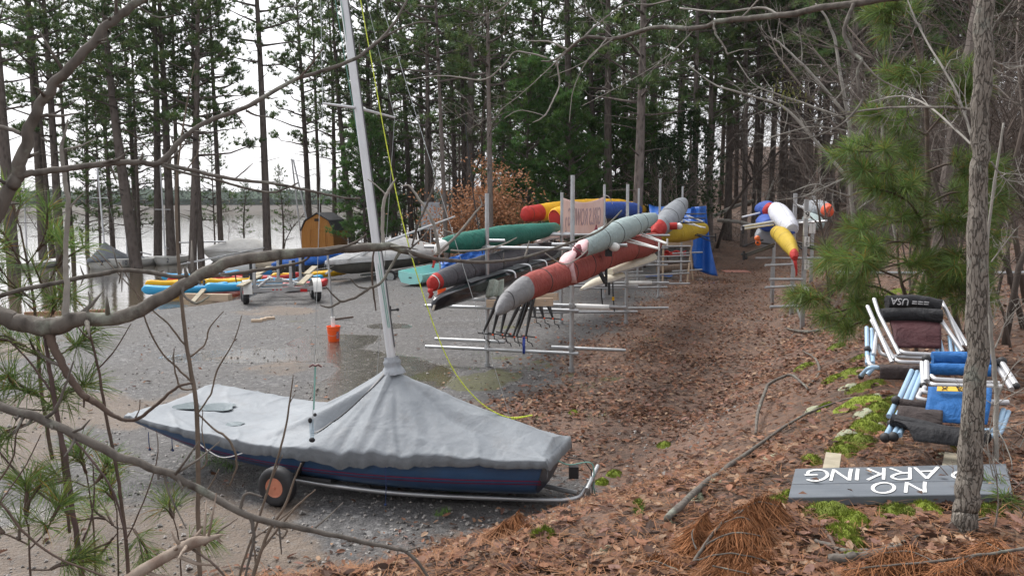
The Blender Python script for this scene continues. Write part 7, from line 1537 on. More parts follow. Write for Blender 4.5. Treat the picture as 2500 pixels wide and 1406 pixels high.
A2 = fl([(34, 432, 2.7, 34), (70, 424, 2.71, 25), (120, 418, 2.75, 22), (240, 402, 2.8, 20), (330, 396, 2.85, 18), (388, 398, 2.9, 19), (440, 345, 2.95, 16), (500, 300, 3, 15), (600, 262, 3.1, 14), (720, 196, 3.2, 12), (850, 152, 3.3, 11), (915, 108, 3.4, 10), (960, 60, 3.45, 8), (1000, -10, 3.5, 6)], A, seed=4)
for i, P in enumerate(([(388, 398, 2.9, 15), (450, 412, 2.95, 13), (560, 436, 3, 11), (690, 452, 3.1, 9), (830, 482, 3.2, 7), (880, 484, 3.25, 5)], [(395, 404, 2.9, 9), (460, 425, 2.95, 8), (530, 440, 3, 7), (590, 457, 3.05, 8), (660, 470, 3.1, 7), (708, 456, 3.1, 6), (728, 446, 3.1, 4)], [(912, 112, 3.4, 8), (950, 84, 3.4, 7), (1010, 58, 3.4, 6), (1052, 54, 3.4, 4)], [(726, 196, 3.2, 7), (760, 158, 3.2, 6), (790, 116, 3.2, 4)], [(572, 272, 3.1, 10), (610, 258, 3.08, 12), (690, 212, 3.15, 8), (700, 208, 3.15, 3)], [(600, 270, 3.1, 8), (625, 282, 3.1, 6), (658, 287, 3.1, 4)], [(240, 400, 2.8, 10), (290, 388, 2.8, 8), (312, 366, 2.8, 5)], [(410, 398, 2.9, 8), (440, 365, 2.9, 6), (462, 340, 2.9, 3)], [(576, 435, 3, 4), (600, 415, 3, 4), (618, 398, 3, 2)], [(385, 395, 2.9, 4), (345, 345, 2.85, 3), (300, 312, 2.8, 2)], [(930, 150, 3.4, 4), (960, 140, 3.4, 4), (1010, 128, 3.4, 2)])): fl(P, A2, 'branch', BARK_TWIG if i in (9, 3) else None, .4, 8, 20 + i)
B = fl([(-560, 640, 2.8, 90), (-200, 690, 2.88, 74), (0, 770, 2.9, 62), (60, 790, 2.9, 64), (130, 798, 2.9, 66), (190, 780, 2.9, 54), (280, 778, 2.92, 48), (340, 757, 2.95, 47), (430, 708, 3, 45), (500, 666, 3.05, 42), (580, 636, 3.1, 37), (700, 621, 3.2, 32), (830, 610, 3.3, 28), (945, 602, 3.4, 25), (1010, 620, 3.45, 15), (1080, 634, 3.5, 12), (1180, 640, 3.6, 10), (1260, 632, 3.65, 9), (1320, 617, 3.7, 9), (1400, 590, 3.8, 8), (1470, 560, 3.85, 7), (1518, 514, 3.9, 4)], ftt, seed=6, n=150, wob=.25, sc=.80)
for i, (P, mt) in enumerate((([(160, 785, 2.9, 30), (163, 700, 2.9, 20), (160, 620, 2.9, 17), (166, 500, 2.9, 16), (157, 430, 2.9, 15), (150, 365, 2.9, 12), (160, 320, 2.9, 8), (165, 292, 2.9, 5)], BARK_GREY), ([(166, 512, 2.9, 8), (185, 490, 2.9, 6), (205, 470, 2.9, 3)], BARK_GREY), ([(158, 365, 2.9, 7), (200, 355, 2.9, 6), (235, 337, 2.9, 3)], BARK_GREY),
    ([(936, 602, 3.4, 12), (934, 540, 3.4, 11), (938, 490, 3.4, 10), (952, 460, 3.4, 8), (967, 436, 3.4, 4)], BARK_GREY), ([(942, 475, 3.4, 5), (915, 450, 3.4, 4), (898, 438, 3.4, 3)], BARK_GREY), ([(1072, 620, 3.48, 11), (1066, 580, 3.48, 10), (1052, 530, 3.48, 9), (1024, 488, 3.48, 8), (1000, 455, 3.48, 6), (978, 455, 3.48, 3)], BARK_GREY),
    ([(1062, 622, 3.48, 10), (1098, 592, 3.5, 8), (1132, 556, 3.5, 8), (1160, 520, 3.5, 6), (1176, 500, 3.5, 4), (1170, 480, 3.5, 3)], BARK_GREY), ([(1112, 572, 3.5, 4), (1080, 560, 3.5, 3)], BARK_GREY), ([(1006, 600, 3.43, 6), (1020, 550, 3.43, 7), (1042, 500, 3.43, 7), (1058, 455, 3.43, 5), (1066, 398, 3.43, 3)], BARK_LIMB), ([(1058, 470, 3.43, 4), (1082, 445, 3.43, 3)], BARK_LIMB),
    ([(978, 612, 3.43, 10), (955, 650, 3.4, 9), (930, 690, 3.35, 9), (900, 705, 3.3, 9), (868, 726, 3.3, 8), (830, 738, 3.28, 8), (804, 750, 3.25, 7), (782, 745, 3.2, 3)], BARK_LIMB), ([(902, 704, 3.3, 6), (875, 700, 3.3, 5), (856, 680, 3.3, 3)], BARK_LIMB), ([(832, 736, 3.28, 6), (815, 722, 3.25, 5), (796, 700, 3.2, 3)], BARK_LIMB), ([(914, 606, 3.38, 5), (908, 660, 3.38, 6), (912, 715, 3.38, 6), (918, 758, 3.38, 4)], BARK_TWIG),
    ([(790, 612, 3.26, 9), (830, 605, 3.25, 8), (870, 590, 3.25, 7), (895, 572, 3.25, 4)], BARK_LIMB), ([(1470, 560, 3.85, 5), (1480, 545, 3.85, 4), (1478, 530, 3.85, 3)], BARK_GREY), ([(1282, 626, 3.67, 6), (1288, 605, 3.67, 5), (1292, 588, 3.67, 3)], BARK_GREY), ([(1100, 612, 3.52, 6), (1160, 612, 3.55, 5), (1220, 600, 3.6, 5), (1262, 580, 3.6, 3)], BARK_GREY), ([(1330, 618, 3.7, 4), (1380, 645, 3.72, 4), (1430, 615, 3.75, 4), (1436, 592, 3.75, 3)], BARK_GREY),
    ([(205, 780, 2.9, 12), (215, 755, 2.9, 9), (220, 735, 2.9, 8), (215, 712, 2.9, 4)], BARK_LIMB), ([(112, 805, 2.9, 36), (135, 855, 2.88, 28), (165, 912, 2.86, 27), (200, 962, 2.85, 26), (238, 985, 2.85, 22), (280, 1016, 2.85, 14), (330, 1024, 2.85, 13), (385, 985, 2.85, 11), (432, 945, 2.85, 10), (470, 935, 2.85, 8)], BARK_TWIG), ([(155, 895, 2.86, 12), (120, 880, 2.86, 11), (92, 858, 2.86, 6)], BARK_LIMB), ([(205, 965, 2.85, 9), (205, 995, 2.85, 6)], BARK_TWIG), ([(330, 1020, 2.85, 6), (340, 1000, 2.85, 4), (342, 975, 2.85, 3)], BARK_TWIG),
    ([(450, 690, 3, 16), (448, 720, 2.98, 9), (480, 740, 2.95, 8), (512, 722, 2.95, 5)], BARK_LIMB))): fl(P, B, 'branch', mt, .45, 8, 40 + i)
Cb = fl([(-560, 850, 2.8, 40), (-200, 800, 3.0, 26), (0, 722, 3.05, 18), (150, 688, 3.1, 16), (250, 668, 3.1, 15), (320, 660, 3.15, 14), (440, 676, 3.2, 14), (520, 674, 3.2, 13), (600, 664, 3.25, 12), (680, 652, 3.3, 10), (740, 638, 3.3, 8), (762, 618, 3.3, 5)], ftt, seed=9)
D = fl([(-560, 1050, 2.8, 70), (-150, 935, 2.45, 46), (0, 992, 2.4, 41), (100, 1022, 2.4, 40), (200, 1070, 2.4, 39), (300, 1116, 2.42, 36), (400, 1152, 2.45, 34), (500, 1200, 2.5, 33), (600, 1256, 2.5, 30), (700, 1282, 2.55, 26), (800, 1302, 2.6, 22), (900, 1326, 2.65, 18), (980, 1342, 2.7, 16), (1020, 1372, 2.7, 14), (1060, 1430, 2.7, 11)], ftt, seed=12, n=90, sc=.66)
for i, P in enumerate(([(110, 1020, 2.4, 14), (135, 1000, 2.4, 12), (160, 940, 2.4, 9), (180, 880, 2.4, 5)], [(400, 1155, 2.45, 9), (410, 1195, 2.44, 8), (430, 1240, 2.42, 7), (455, 1290, 2.4, 4)], [(585, 1245, 2.5, 14), (600, 1205, 2.5, 10), (640, 1212, 2.5, 6)], [(612, 1260, 2.5, 16), (620, 1310, 2.5, 12), (610, 1360, 2.5, 10), (590, 1440, 2.5, 8)], [(990, 1345, 2.7, 7), (1010, 1338, 2.7, 6), (1035, 1332, 2.7, 3)])): fl(P, D, 'branch', None, .4, 8, 70 + i)
sn = thing('broken_snag', 'broken brown snag branch with a splintered end poking up at the lower left', 'branch', at(200, 1500, 2.2)); fl([(120, 1560, 2.2, 84), (230, 1470, 2.2, 70), (330, 1402, 2.2, 55), (430, 1345, 2.25, 50), (470, 1325, 2.25, 52), (505, 1316, 2.26, 34), (545, 1303, 2.3, 6)], sn, 'limb', bark('peeling snag bark', (.30, .245, .20), (.13, .075, .055), 22, .5, .8, .012), .18, 14, 81, 40, sc=.66)
for P in ([(470, 1340, 2.25, 10), (520, 1375, 2.2, 9), (560, 1420, 2.2, 8)], [(500, 1330, 2.26, 8), (530, 1300, 2.3, 6), (580, 1265, 2.4, 4)]): fl(P, sn.children[0], 'branch', BARK_TWIG, .4, 7, 83)
# saplings rising from below
def stem(label, P, sides, mat=BARK_TWIG, seed=1, base=None):
    r = thing('foreground_sapling', label, 'sapling', at(*P[0][:3])); t_ = fl(P, r, 'stem', mat, .3, 10, seed, sc=.68)
    for i, s_ in enumerate(sides): fl(s_, t_, 'twig', mat, .5, 7, seed + i + 1)
SAPM = M('olive brown sapling bark', (.135, .105, .080), .85, var=.3, vs=8, bump=.35, bs=50)
stem('tallest thin sapling, its stem crossing the stern of the covered dinghy', [(508, 1700, 3.3, 26), (488, 1420, 3.3, 20), (484, 1250, 3.3, 19), (480, 1000, 3.3, 18), (458, 860, 3.3, 16), (442, 720, 3.3, 14), (432, 560, 3.3, 12), (432, 430, 3.3, 9), (452, 280, 3.3, 6), (475, 155, 3.3, 3)],
    [[(472, 936, 3.3, 8), (430, 895, 3.28, 7), (395, 860, 3.25, 6), (362, 800, 3.2, 6), (335, 720, 3.2, 5), (290, 640, 3.2, 4)], [(457, 850, 3.3, 7), (410, 790, 3.28, 6), (370, 755, 3.25, 5), (300, 680, 3.2, 4), (235, 610, 3.2, 3)], [(482, 1010, 3.3, 7), (515, 960, 3.3, 6), (530, 905, 3.3, 6), (572, 830, 3.3, 4), (590, 770, 3.3, 3)], [(466, 870, 3.3, 7), (500, 840, 3.3, 6), (512, 800, 3.3, 5), (546, 760, 3.3, 3)], [(484, 1010, 3.3, 6), (520, 1045, 3.3, 7), (560, 1075, 3.3, 8), (578, 1130, 3.3, 8), (560, 1185, 3.3, 6)], [(470, 950, 3.3, 6), (440, 945, 3.28, 7), (425, 890, 3.26, 5), (425, 850, 3.25, 3)], [(484, 1220, 3.3, 8), (510, 1190, 3.3, 6), (535, 1145, 3.3, 4)], [(482, 1150, 3.3, 6), (505, 1125, 3.3, 5), (494, 1060, 3.3, 4), (495, 1000, 3.3, 3)], [(450, 420, 3.3, 5), (480, 380, 3.3, 4), (490, 330, 3.3, 2)]], SAPM, 101)
stem('thick leaning sapling stem below the sweeping limb at the left', [(214, 1700, 2.9, 36), (202, 1420, 2.9, 27), (182, 1280, 2.9, 24), (160, 1120, 2.9, 22), (140, 1020, 2.9, 20), (118, 880, 2.9, 17), (108, 810, 2.9, 14)], [[(168, 1255, 2.9, 12), (130, 1225, 2.88, 11), (70, 1185, 2.86, 11), (30, 1140, 2.85, 8), (-20, 1080, 2.8, 6)], [(202, 1320, 2.9, 9), (222, 1270, 2.9, 8), (230, 1200, 2.9, 6), (226, 1130, 2.9, 4)], [(140, 1030, 2.9, 8), (230, 1130, 2.88, 8), (280, 1210, 2.86, 8), (310, 1320, 2.85, 7)], [(128, 960, 2.9, 8), (70, 880, 2.9, 7), (20, 830, 2.85, 5)]], M('dark red sapling bark', (.085, .056, .050), .8, var=.3, vs=8), 121)
stem('slim dark sapling between the sweeping limb and the snag', [(320, 1650, 3, 20), (312, 1380, 3, 17), (298, 1240, 3, 16), (280, 1120, 3, 14), (258, 1010, 3, 13), (240, 900, 3, 11), (216, 800, 3, 8)], [[(240, 900, 3, 6), (280, 855, 3, 5), (320, 790, 3, 3)], [(222, 830, 3, 6), (200, 810, 3, 5), (185, 790, 3, 3)], [(308, 1320, 3, 6), (360, 1200, 3, 5), (385, 1110, 3, 4), (382, 1050, 3, 2)], [(285, 1130, 3, 4), (350, 1140, 3, 4), (400, 1165, 3, 3)]], BARK_TWIG, 131)
stem('thin pale whip standing in front of the mast shroud of the covered dinghy', [(560, 1500, 3.4, 12), (592, 1380, 3.4, 11), (630, 1270, 3.4, 10), (668, 1150, 3.4, 9), (696, 1050, 3.4, 8), (710, 960, 3.4, 6), (716, 915, 3.4, 3)], [[(650, 1200, 3.4, 5), (690, 1110, 3.4, 3)], [(706, 985, 3.4, 4), (720, 962, 3.4, 2)], [(610, 1320, 3.4, 6), (680, 1270, 3.4, 5), (770, 1195, 3.4, 4)]], SAPM, 141)
stem('pale forked sapling rising beside the orange hubbed wheel', [(585, 1560, 3, 22), (620, 1400, 3, 18), (655, 1300, 3, 14), (695, 1235, 3, 11), (715, 1180, 3, 8), (735, 1130, 3, 5)], [[(640, 1340, 3, 9), (720, 1240, 3, 7), (770, 1195, 3, 4)], [(668, 1285, 3, 6), (700, 1292, 3, 7), (690, 1310, 3, 7), (672, 1300, 3, 5)], [(625, 1385, 3, 8), (620, 1320, 3, 7), (618, 1255, 3, 5)]], SAPM, 151)
stem('dark thin leaning twig along the lower left edge', [(-120, 1100, 2.5, 12), (0, 1225, 2.5, 11), (60, 1300, 2.5, 11), (140, 1360, 2.5, 10), (240, 1400, 2.5, 10), (330, 1440, 2.5, 9)], [[(0, 1225, 2.5, 6), (60, 1140, 2.5, 5), (100, 1060, 2.5, 4)], [(-20, 1200, 2.5, 8), (30, 1120, 2.5, 7), (40, 1060, 2.5, 6), (60, 1020, 2.5, 4)]], BARK_TWIG, 161)
# pine seedlings at the left
FIRN = dict(nl=.15, wd=.0014)
bough_tree('pine_seedling', 'pine seedling with bright long needles standing before the water at the left edge', [(128, 1120, 3.5, 14), (100, 950, 3.5, 13), (93, 840, 3.5, 12), (83, 740, 3.5, 10), (66, 640, 3.5, 8), (48, 550, 3.5, 6)],
    [[(82, 735, 3.5, 4), (28, 690, 3.4, 3), (-12, 640, 3.3, 2)], [(82, 735, 3.5, 4), (118, 690, 3.4, 3), (143, 640, 3.35, 2)], [(66, 640, 3.5, 4), (18, 600, 3.45, 3), (-22, 560, 3.4, 2)], [(66, 645, 3.5, 4), (98, 600, 3.45, 3), (113, 560, 3.4, 2)], [(50, 560, 3.5, 3), (40, 535, 3.5, 3), (36, 515, 3.5, 2)], [(90, 810, 3.5, 4), (38, 790, 3.4, 3), (-12, 770, 3.3, 2)], [(90, 810, 3.5, 4), (118, 780, 3.4, 3), (148, 740, 3.35, 2)], [(74, 690, 3.5, 4), (48, 640, 3.5, 3), (28, 600, 3.45, 2)], [(86, 760, 3.5, 4), (38, 720, 3.4, 3), (-32, 700, 3.3, 2)]], 201, twl=.15, dens=.75, per=2, **FIRN)
bough_tree('pine_seedling', 'pine seedling tufts just below the sweeping limb at the left edge', [(170, 1300, 3.2, 12), (150, 1100, 3.2, 11), (135, 960, 3.2, 9), (115, 880, 3.2, 7)], [[(118, 890, 3.2, 4), (70, 850, 3.15, 3), (20, 830, 3.1, 2)], [(118, 890, 3.2, 4), (140, 870, 3.15, 3), (175, 850, 3.1, 2)], [(135, 970, 3.2, 4), (90, 965, 3.1, 3), (40, 945, 3.0, 2)], [(138, 980, 3.2, 4), (150, 960, 3.15, 3), (175, 950, 3.1, 2)], [(140, 1000, 3.2, 4), (80, 1000, 3.1, 3), (10, 990, 3.0, 2)], [(140, 1000, 3.2, 4), (60, 1040, 3.1, 3), (0, 1060, 3, 2)]], 203, twl=.13, dens=.6, per=3, **FIRN)
bough_tree('pine_seedling', 'thin grey green pine seedling at the bottom left corner', [(80, 1500, 2.7, 9), (72, 1360, 2.7, 8), (70, 1280, 2.7, 6)], [[(70, 1290, 2.7, 3), (60, 1250, 2.7, 3), (62, 1225, 2.7, 2)], [(72, 1330, 2.7, 3), (30, 1310, 2.7, 3), (5, 1300, 2.7, 2)], [(72, 1340, 2.7, 3), (110, 1300, 2.7, 3), (125, 1270, 2.7, 2)], [(75, 1390, 2.7, 3), (120, 1390, 2.7, 3), (140, 1380, 2.7, 2)]], 205, twl=.10, dens=.6, per=2, **FIRN)
bough_tree('pine_seedling', 'sparse pine seedling tuft between the two lower left sapling stems', [(235, 1450, 3.3, 8), (228, 1280, 3.3, 7), (215, 1180, 3.3, 5)], [[(218, 1190, 3.3, 3), (180, 1175, 3.3, 3), (150, 1170, 3.3, 2)], [(216, 1185, 3.3, 3), (210, 1150, 3.3, 3), (205, 1130, 3.3, 2)], [(218, 1190, 3.3, 3), (250, 1165, 3.3, 2)]], 207, twl=.10, dens=.5, per=2, **FIRN)
bough_tree('pine_seedling', 'sparse pine seedling left of the snag, under the diagonal limb', [(290, 1480, 3.6, 8), (288, 1340, 3.6, 7), (285, 1240, 3.6, 5)], [[(286, 1250, 3.6, 3), (280, 1225, 3.6, 3), (275, 1205, 3.6, 2)], [(287, 1290, 3.6, 3), (255, 1265, 3.6, 2)], [(287, 1290, 3.6, 3), (325, 1290, 3.6, 3), (345, 1320, 3.6, 2)], [(287, 1300, 3.6, 3), (262, 1330, 3.6, 2)]], 209, twl=.12, dens=.5, per=2, **FIRN)
bough_tree('pine_seedling', 'sparse pine seedling close right of the tallest thin sapling stem', [(445, 1480, 3.6, 7), (440, 1360, 3.6, 6), (432, 1290, 3.6, 5)], [[(434, 1300, 3.6, 3), (425, 1270, 3.6, 3), (420, 1255, 3.6, 2)], [(438, 1320, 3.6, 3), (470, 1310, 3.6, 2)]], 211, twl=.10, dens=.5, per=2, **FIRN)

# ------------------------------------------------------------ ground litter
LEAFC = [(.27, .135, .08), (.165, .080, .050), (.30, .175, .11), (.20, .105, .07), (.10, .052, .036), (.36, .24, .16), (.27, .13, .08), (.25, .14, .11), (.075, .042, .030)]
OUT = [(0, 0), (.14, .10), (.10, .22), (.26, .33), (.18, .44), (.34, .58), (.20, .66), (.24, .82), (.10, .88), (0, 1.05)]
OUT2 = [(0, 0), (.16, .15), (.25, .38), (.24, .60), (.14, .84), (0, 1.0)]
mb = MB(); rs = random.Random(61); cnt = 0; tries = 0
while cnt < 57000 and tries < 360000:
    tries += 1; r = math.exp(rs.uniform(math.log(2.6), math.log(46))) if cnt % 3 else rs.uniform(11, 44); az = rs.uniform(R(-38), R(54)) if cnt % 3 else rs.uniform(R(-2), R(24)); x, y = r * math.sin(az), r * math.cos(az)
    if y < 1.8: continue
    m_ = leaf_mask(x, y); m_ = m_ * (.35 + .9 * sstep(-.25, .35, fbm(x * .8, y * .8, 13, 3))) if m_ > .05 else .025
    if rs.random() > m_: continue
    cnt += 1; z = hz(x, y) + .012 + .02 * rs.random(); L = (rs.uniform(.03, .075) if rs.random() < .6 else rs.uniform(.06, .115)) * (1 if y < 12 else 1.2); yaw = rs.uniform(0, 6.28); c = rs.choice(LEAFC); k = rs.uniform(.65, 1.25); col = tuple(q * k for q in c)
    nrm = V((rs.gauss(0, .32), rs.gauss(0, .32), 1)).normalized(); t_ = V((math.cos(yaw), math.sin(yaw), 0)); t_ = (t_ - nrm * t_.dot(nrm)).normalized(); s_ = nrm.cross(t_); fold = rs.uniform(.05, .7); curl = rs.uniform(-.2, .45); p = V((x, y, z))
    if y < 13:
        O = OUT if rs.random() < .65 else OUT2; n = len(O); vs_ = []
        for sg in (-1, 1):
            for (a, b) in O: vs_.append(p + t_ * (b - .5) * L + s_ * sg * a * L * .95 + nrm * L * (fold * a + curl * (b - .5) ** 2))
        mb.add(vs_, [tuple(range(n)), tuple(range(2 * n - 1, n - 1, -1))], 0, col)
    else:
        w_ = L * .32; mb.add([p - t_ * L * .5, p + s_ * w_ + nrm * fold * w_, p + t_ * L * .5 + nrm * curl * L * .4, p - s_ * w_ + nrm * fold * w_ * .5], [(0, 1, 2), (0, 2, 3)], 0, col)
for px, py in ((1990, 1170), (2075, 1196), (2300, 1160), (2420, 1180), (1960, 1205), (2245, 1202), (2120, 1150)):      # a few lie on the sign
    p = pz(px, py, ZT + .008); L = rs.uniform(.03, .06); yaw = rs.uniform(0, 6.28); t_ = V((math.cos(yaw), math.sin(yaw), .05)); s_ = V((-math.sin(yaw), math.cos(yaw), .1)); c = rs.choice(LEAFC); mb.add([p - t_ * L * .5, p + s_ * L * .3 + V((0, 0, .01)), p + t_ * L * .5, p - s_ * L * .28 + V((0, 0, .006))], [(0, 1, 2), (0, 2, 3)], 0, c)
stuff(tag(mb.build('leaf_litter', LEAF_DRY, smooth=False), 'fallen brown oak leaves covering the bank and path', 'dead leaves'))
mb = MB(); cnt = 0
while cnt < 30000:
    r = math.exp(rs.uniform(math.log(2.4), math.log(15))); az = rs.uniform(R(-22), R(54)); x, y = r * math.sin(az), r * math.cos(az); cnt += 1
    s_ = sdist(TOE, x, y)
    if s_ < .4 + rs.random() * 1.2 or nz(x * 1.1, y * 1.1, 8) < -.3 - rs.random() * .3: continue
    yaw = rs.uniform(0, 6.28); L = rs.uniform(.08, .17); d = V((math.cos(yaw), math.sin(yaw), rs.gauss(0, .15))); p = V((x, y, hz(x, y) + .022 + .02 * rs.random())); w_ = V((-d.y, d.x, 0)) * .0018; k = rs.uniform(.6, 1.35)
    mb.add([p - w_, p + w_, p + d * L * .5 + w_ + V((0, 0, .006)), p + d * L, p + d * L * .5 - w_ + V((0, 0, .006))], [(0, 1, 2, 4), (4, 2, 3)], 0, (.26 * k, .125 * k, .06 * k))
stuff(tag(mb.build('needle_litter', LEAF_DRY, smooth=False), 'fallen rusty pine needles scattered over the bank', 'pine needles'))
# loose stones of the lot
STONE = M('grey gravel stone', (.23, .22, .21), .85, var=.45, vs=14, attr=True)
mb = MB(); cnt = 0
while cnt < 6500:
    r = math.exp(rs.uniform(math.log(6), math.log(26))); az = rs.uniform(R(-36), R(20)); x, y = r * math.sin(az), r * math.cos(az); s_ = sdist(TOE, x, y); cnt += 1
    if s_ > .9 or sdist(SHORE, x, y) < 1.2 or rs.random() > .25 + .9 * sstep(-.2, .35, fbm(x * .5, y * .5, 31, 3)): continue
    q = rs.uniform(.010, .026) * (1 + .7 * (rs.random() < .08)); p = V((x, y, hz(x, y) + q * .25)); k = rs.uniform(.45, 1.35); vs_ = [p + V((rs.uniform(.7, 1.2) * a * q, rs.uniform(.7, 1.2) * b * q, rs.uniform(.5, .9) * c * q)) for a, b, c in ((1, 0, 0), (.2, .9, 0), (-.9, .2, 0), (-.2, -1, 0), (.1, .1, 1), (.4, .5, .7), (-.5, .1, .8), (.2, -.6, .75), (0, 0, -.6))]
    mb.add(vs_, [(0, 1, 5), (1, 2, 6, 5), (2, 3, 7, 6), (3, 0, 7), (0, 5, 7), (5, 6, 4), (6, 7, 4), (7, 5, 4), (1, 0, 8), (2, 1, 8), (3, 2, 8), (0, 3, 8)], 0, (k, k * .98, k * .96))
stuff(tag(mb.build('gravel_stones', STONE, smooth=False), 'loose grey gravel stones on the boat lot', 'gravel'))
# moss cushions and weeds
MOSS = M('bright moss', (.165, .21, .022), .95, var=.35, vs=16, bump=1., bs=90, bd=.02, attr=True); LICH = M('grey green lichen', (.34, .36, .25), .95, var=.25, vs=20, bump=1., bs=80, bd=.02)
mb = MB(); ml = MB()
def cushion(px, py, wpx, lich=False, col=None):
    q = gp(px, py); w_ = wpx * mpp(q.y) * .68; m_ = ml if lich else mb; sd = px * .13; n = 18; K = 5; vs_ = []; fs_ = []; g = rs.uniform(.7, 1.2)
    for i in range(K + 1):
        for j in range(n):
            a = 6.2832 * j / n; rr = w_ * i / K * (1 + .45 * nz(math.cos(a) * 1.3 + sd, math.sin(a) * 1.3, sd)); x, y = q.x + math.cos(a) * rr, q.y + math.sin(a) * rr * 1.1
            vs_.append(V((x, y, hz(x, y) + (1 - (i / K) ** 2) * ((.03 + .17 * min(w_, .16)) if not lich else .022) * (1 + .8 * nz(x * 26, y * 26, sd)) + (-.012 if i == K else .010))))
    for i in range(K):
        for j in range(n): fs_.append((i * n + j, (i + 1) * n + j, (i + 1) * n + (j + 1) % n, i * n + (j + 1) % n))
    m_.add(vs_, fs_, 0, (g, g, g * .9) if not lich else None)
    if not lich:
        for _ in range(int(700 * min(1, w_ / .12))):
            a, r = rs.uniform(0, 6.28), w_ * math.sqrt(rs.random()) * .95; x, y = q.x + math.cos(a) * r, q.y + math.sin(a) * r * 1.1; p = V((x, y, hz(x, y) + (1 - (r / w_) ** 2) * (.03 + .17 * min(w_, .16)) + .008)); d = V((rs.gauss(0, .6), rs.gauss(0, .6), 1)).normalized() * rs.uniform(.014, .034); s_ = V((.0026, 0, 0)); k = rs.uniform(.6, 1.5) * g; mb.add([p - s_, p + s_, p + d], [(0, 1, 2)], 0, (k, k, k * .9))
for px, py, w_ in ((2110, 950, 70), (2095, 990, 80), (2150, 1000, 50), (2120, 1050, 75), (2085, 1085, 80), (2130, 1030, 60), (2060, 1110, 70), (2180, 985, 40), (2075, 915, 60), (2100, 880, 45), (2010, 1000, 30), (1895, 1240, 70), (1930, 1222, 50), (2030, 1262, 110), (2075, 1280, 80), (2190, 1262, 80), (2060, 1310, 70), (2260, 1250, 60), (2090, 1340, 40), (2080, 1375, 45), (1330, 1306, 24), (1312, 1316, 28), (1345, 1312, 18), (2410, 1260, 60), (1500, 1160, 30), (1470, 1180, 26), (1620, 1090, 28), (1960, 900, 40), (2040, 850, 36), (2215, 735, 60), (2190, 715, 40), (1560, 1240, 22), (1980, 1130, 40), (2350, 1100, 40), (2030, 930, 40), (1400, 1010, 18)): cushion(px, py, w_)
for px, py, w_ in ((2125, 975, 40), (2110, 1010, 46), (2140, 1040, 40), (2070, 1060, 44), (2045, 1105, 30), (1700, 1215, 40), (1880, 1120, 36), (1640, 1270, 26), (1480, 1345, 26), (2070, 945, 36), (1980, 1000, 26), (2300, 1115, 30), (1745, 1180, 30)): cushion(px, py, w_, True)
stuff(tag(mb.build('moss', MOSS, ang=180), 'bright green moss cushions on the bank', 'moss')); stuff(tag(ml.build('lichen', LICH, ang=180), 'pale grey green lichen patches on the bank', 'lichen'))
GRASS = M('grass blades', (.10, .20, .03), .7, var=.3, vs=9, attr=True)
mb = MB()
for px, py, w_, n, h in ((530, 1125, 60, 260, .06), (500, 1110, 50, 160, .05), (275, 1218, 40, 160, .06), (560, 1140, 40, 120, .06), (1072, 1258, 14, 40, .09), (1110, 1200, 14, 30, .07), (1090, 1250, 16, 40, .07), (1310, 1020, 40, 60, .05), (1150, 900, 40, 60, .05), (1560, 1262, 12, 30, .08), (880, 960, 60, 120, .03), (1430, 945, 50, 70, .05), (400, 1190, 90, 120, .04), (1200, 870, 60, 90, .05), (1600, 830, 50, 60, .06), (980, 870, 80, 120, .03), (1450, 1015, 60, 60, .05), (1290, 900, 50, 90, .05), (300, 1195, 60, 60, .05)):
    c = gp(px, py)
    for _ in range(n):
        x, y = c.x + rs.gauss(0, w_ * mpp(c.y) * .45), c.y + rs.gauss(0, w_ * mpp(c.y) * .45); p = V((x, y, hz(x, y))); d = V((rs.gauss(0, .5), rs.gauss(0, .5), 1)).normalized() * h * rs.uniform(.5, 1.3); s_ = V((rs.uniform(-1, 1), rs.uniform(-1, 1), 0)).normalized() * .003; k = rs.uniform(.6, 1.5); mb.add([p - s_, p + s_, p + d], [(0, 1, 2)], 0, (k, k, k))
stuff(tag(mb.build('grass', GRASS, smooth=False), 'short green grass and weeds on the lot', 'grass'))
# dead pine boughs at the bottom, fallen sticks
def dead_bough(label, P, sub, seed, nn=900, drop=.22):
    r = thing('dead_pine_bough', label, 'dead branch', gp(P[0][0], min(P[0][1], 1400))); rs = random.Random(seed); b_ = fl(P, r, 'branch', BARK_LIMB, .5, 8, seed); mb = MB()
    for S_ in [P] + sub:
        if S_ is not P: fl(S_, b_, 'twig', BARK_LIMB, .5, 6, seed + S_[0][0])
        Q = spline([(*at(p[0], p[1], p[2]),) for p in S_], 40)
        for _ in range(int(nn * (1 if S_ is P else .8))):
            f = rs.uniform(.15, 1) * 39; i = min(int(f), 38); b = V(Q[i]).lerp(V(Q[i + 1]), f - i) + V((rs.gauss(0, .012),) * 3); l = rs.uniform(.6, 1.1) * drop; d = V((rs.gauss(0, .28), rs.gauss(0, .28), -1)).normalized(); s_ = V((rs.uniform(-1, 1), rs.uniform(-1, 1), 0)).normalized() * .0016; k = rs.uniform(.55, 1.4); o_ = V((rs.gauss(0, .06), rs.gauss(0, .06), .02)); m1 = b + o_ * .6 + d * l * .4; tip = b + o_ + d * l
            h1 = hz(tip.x, tip.y) + .01
            if tip.z < h1: tip.z = h1 + rs.uniform(0, .02); tip += V((rs.gauss(0, .03), rs.gauss(0, .03), 0))
            mb.add([b - s_, b + s_, m1 + s_, tip, m1 - s_], [(0, 1, 2, 4), (4, 2, 3)], 0, (k, k, k))
    mb.build('needles', NEEDLE_DEAD, r, smooth=False)
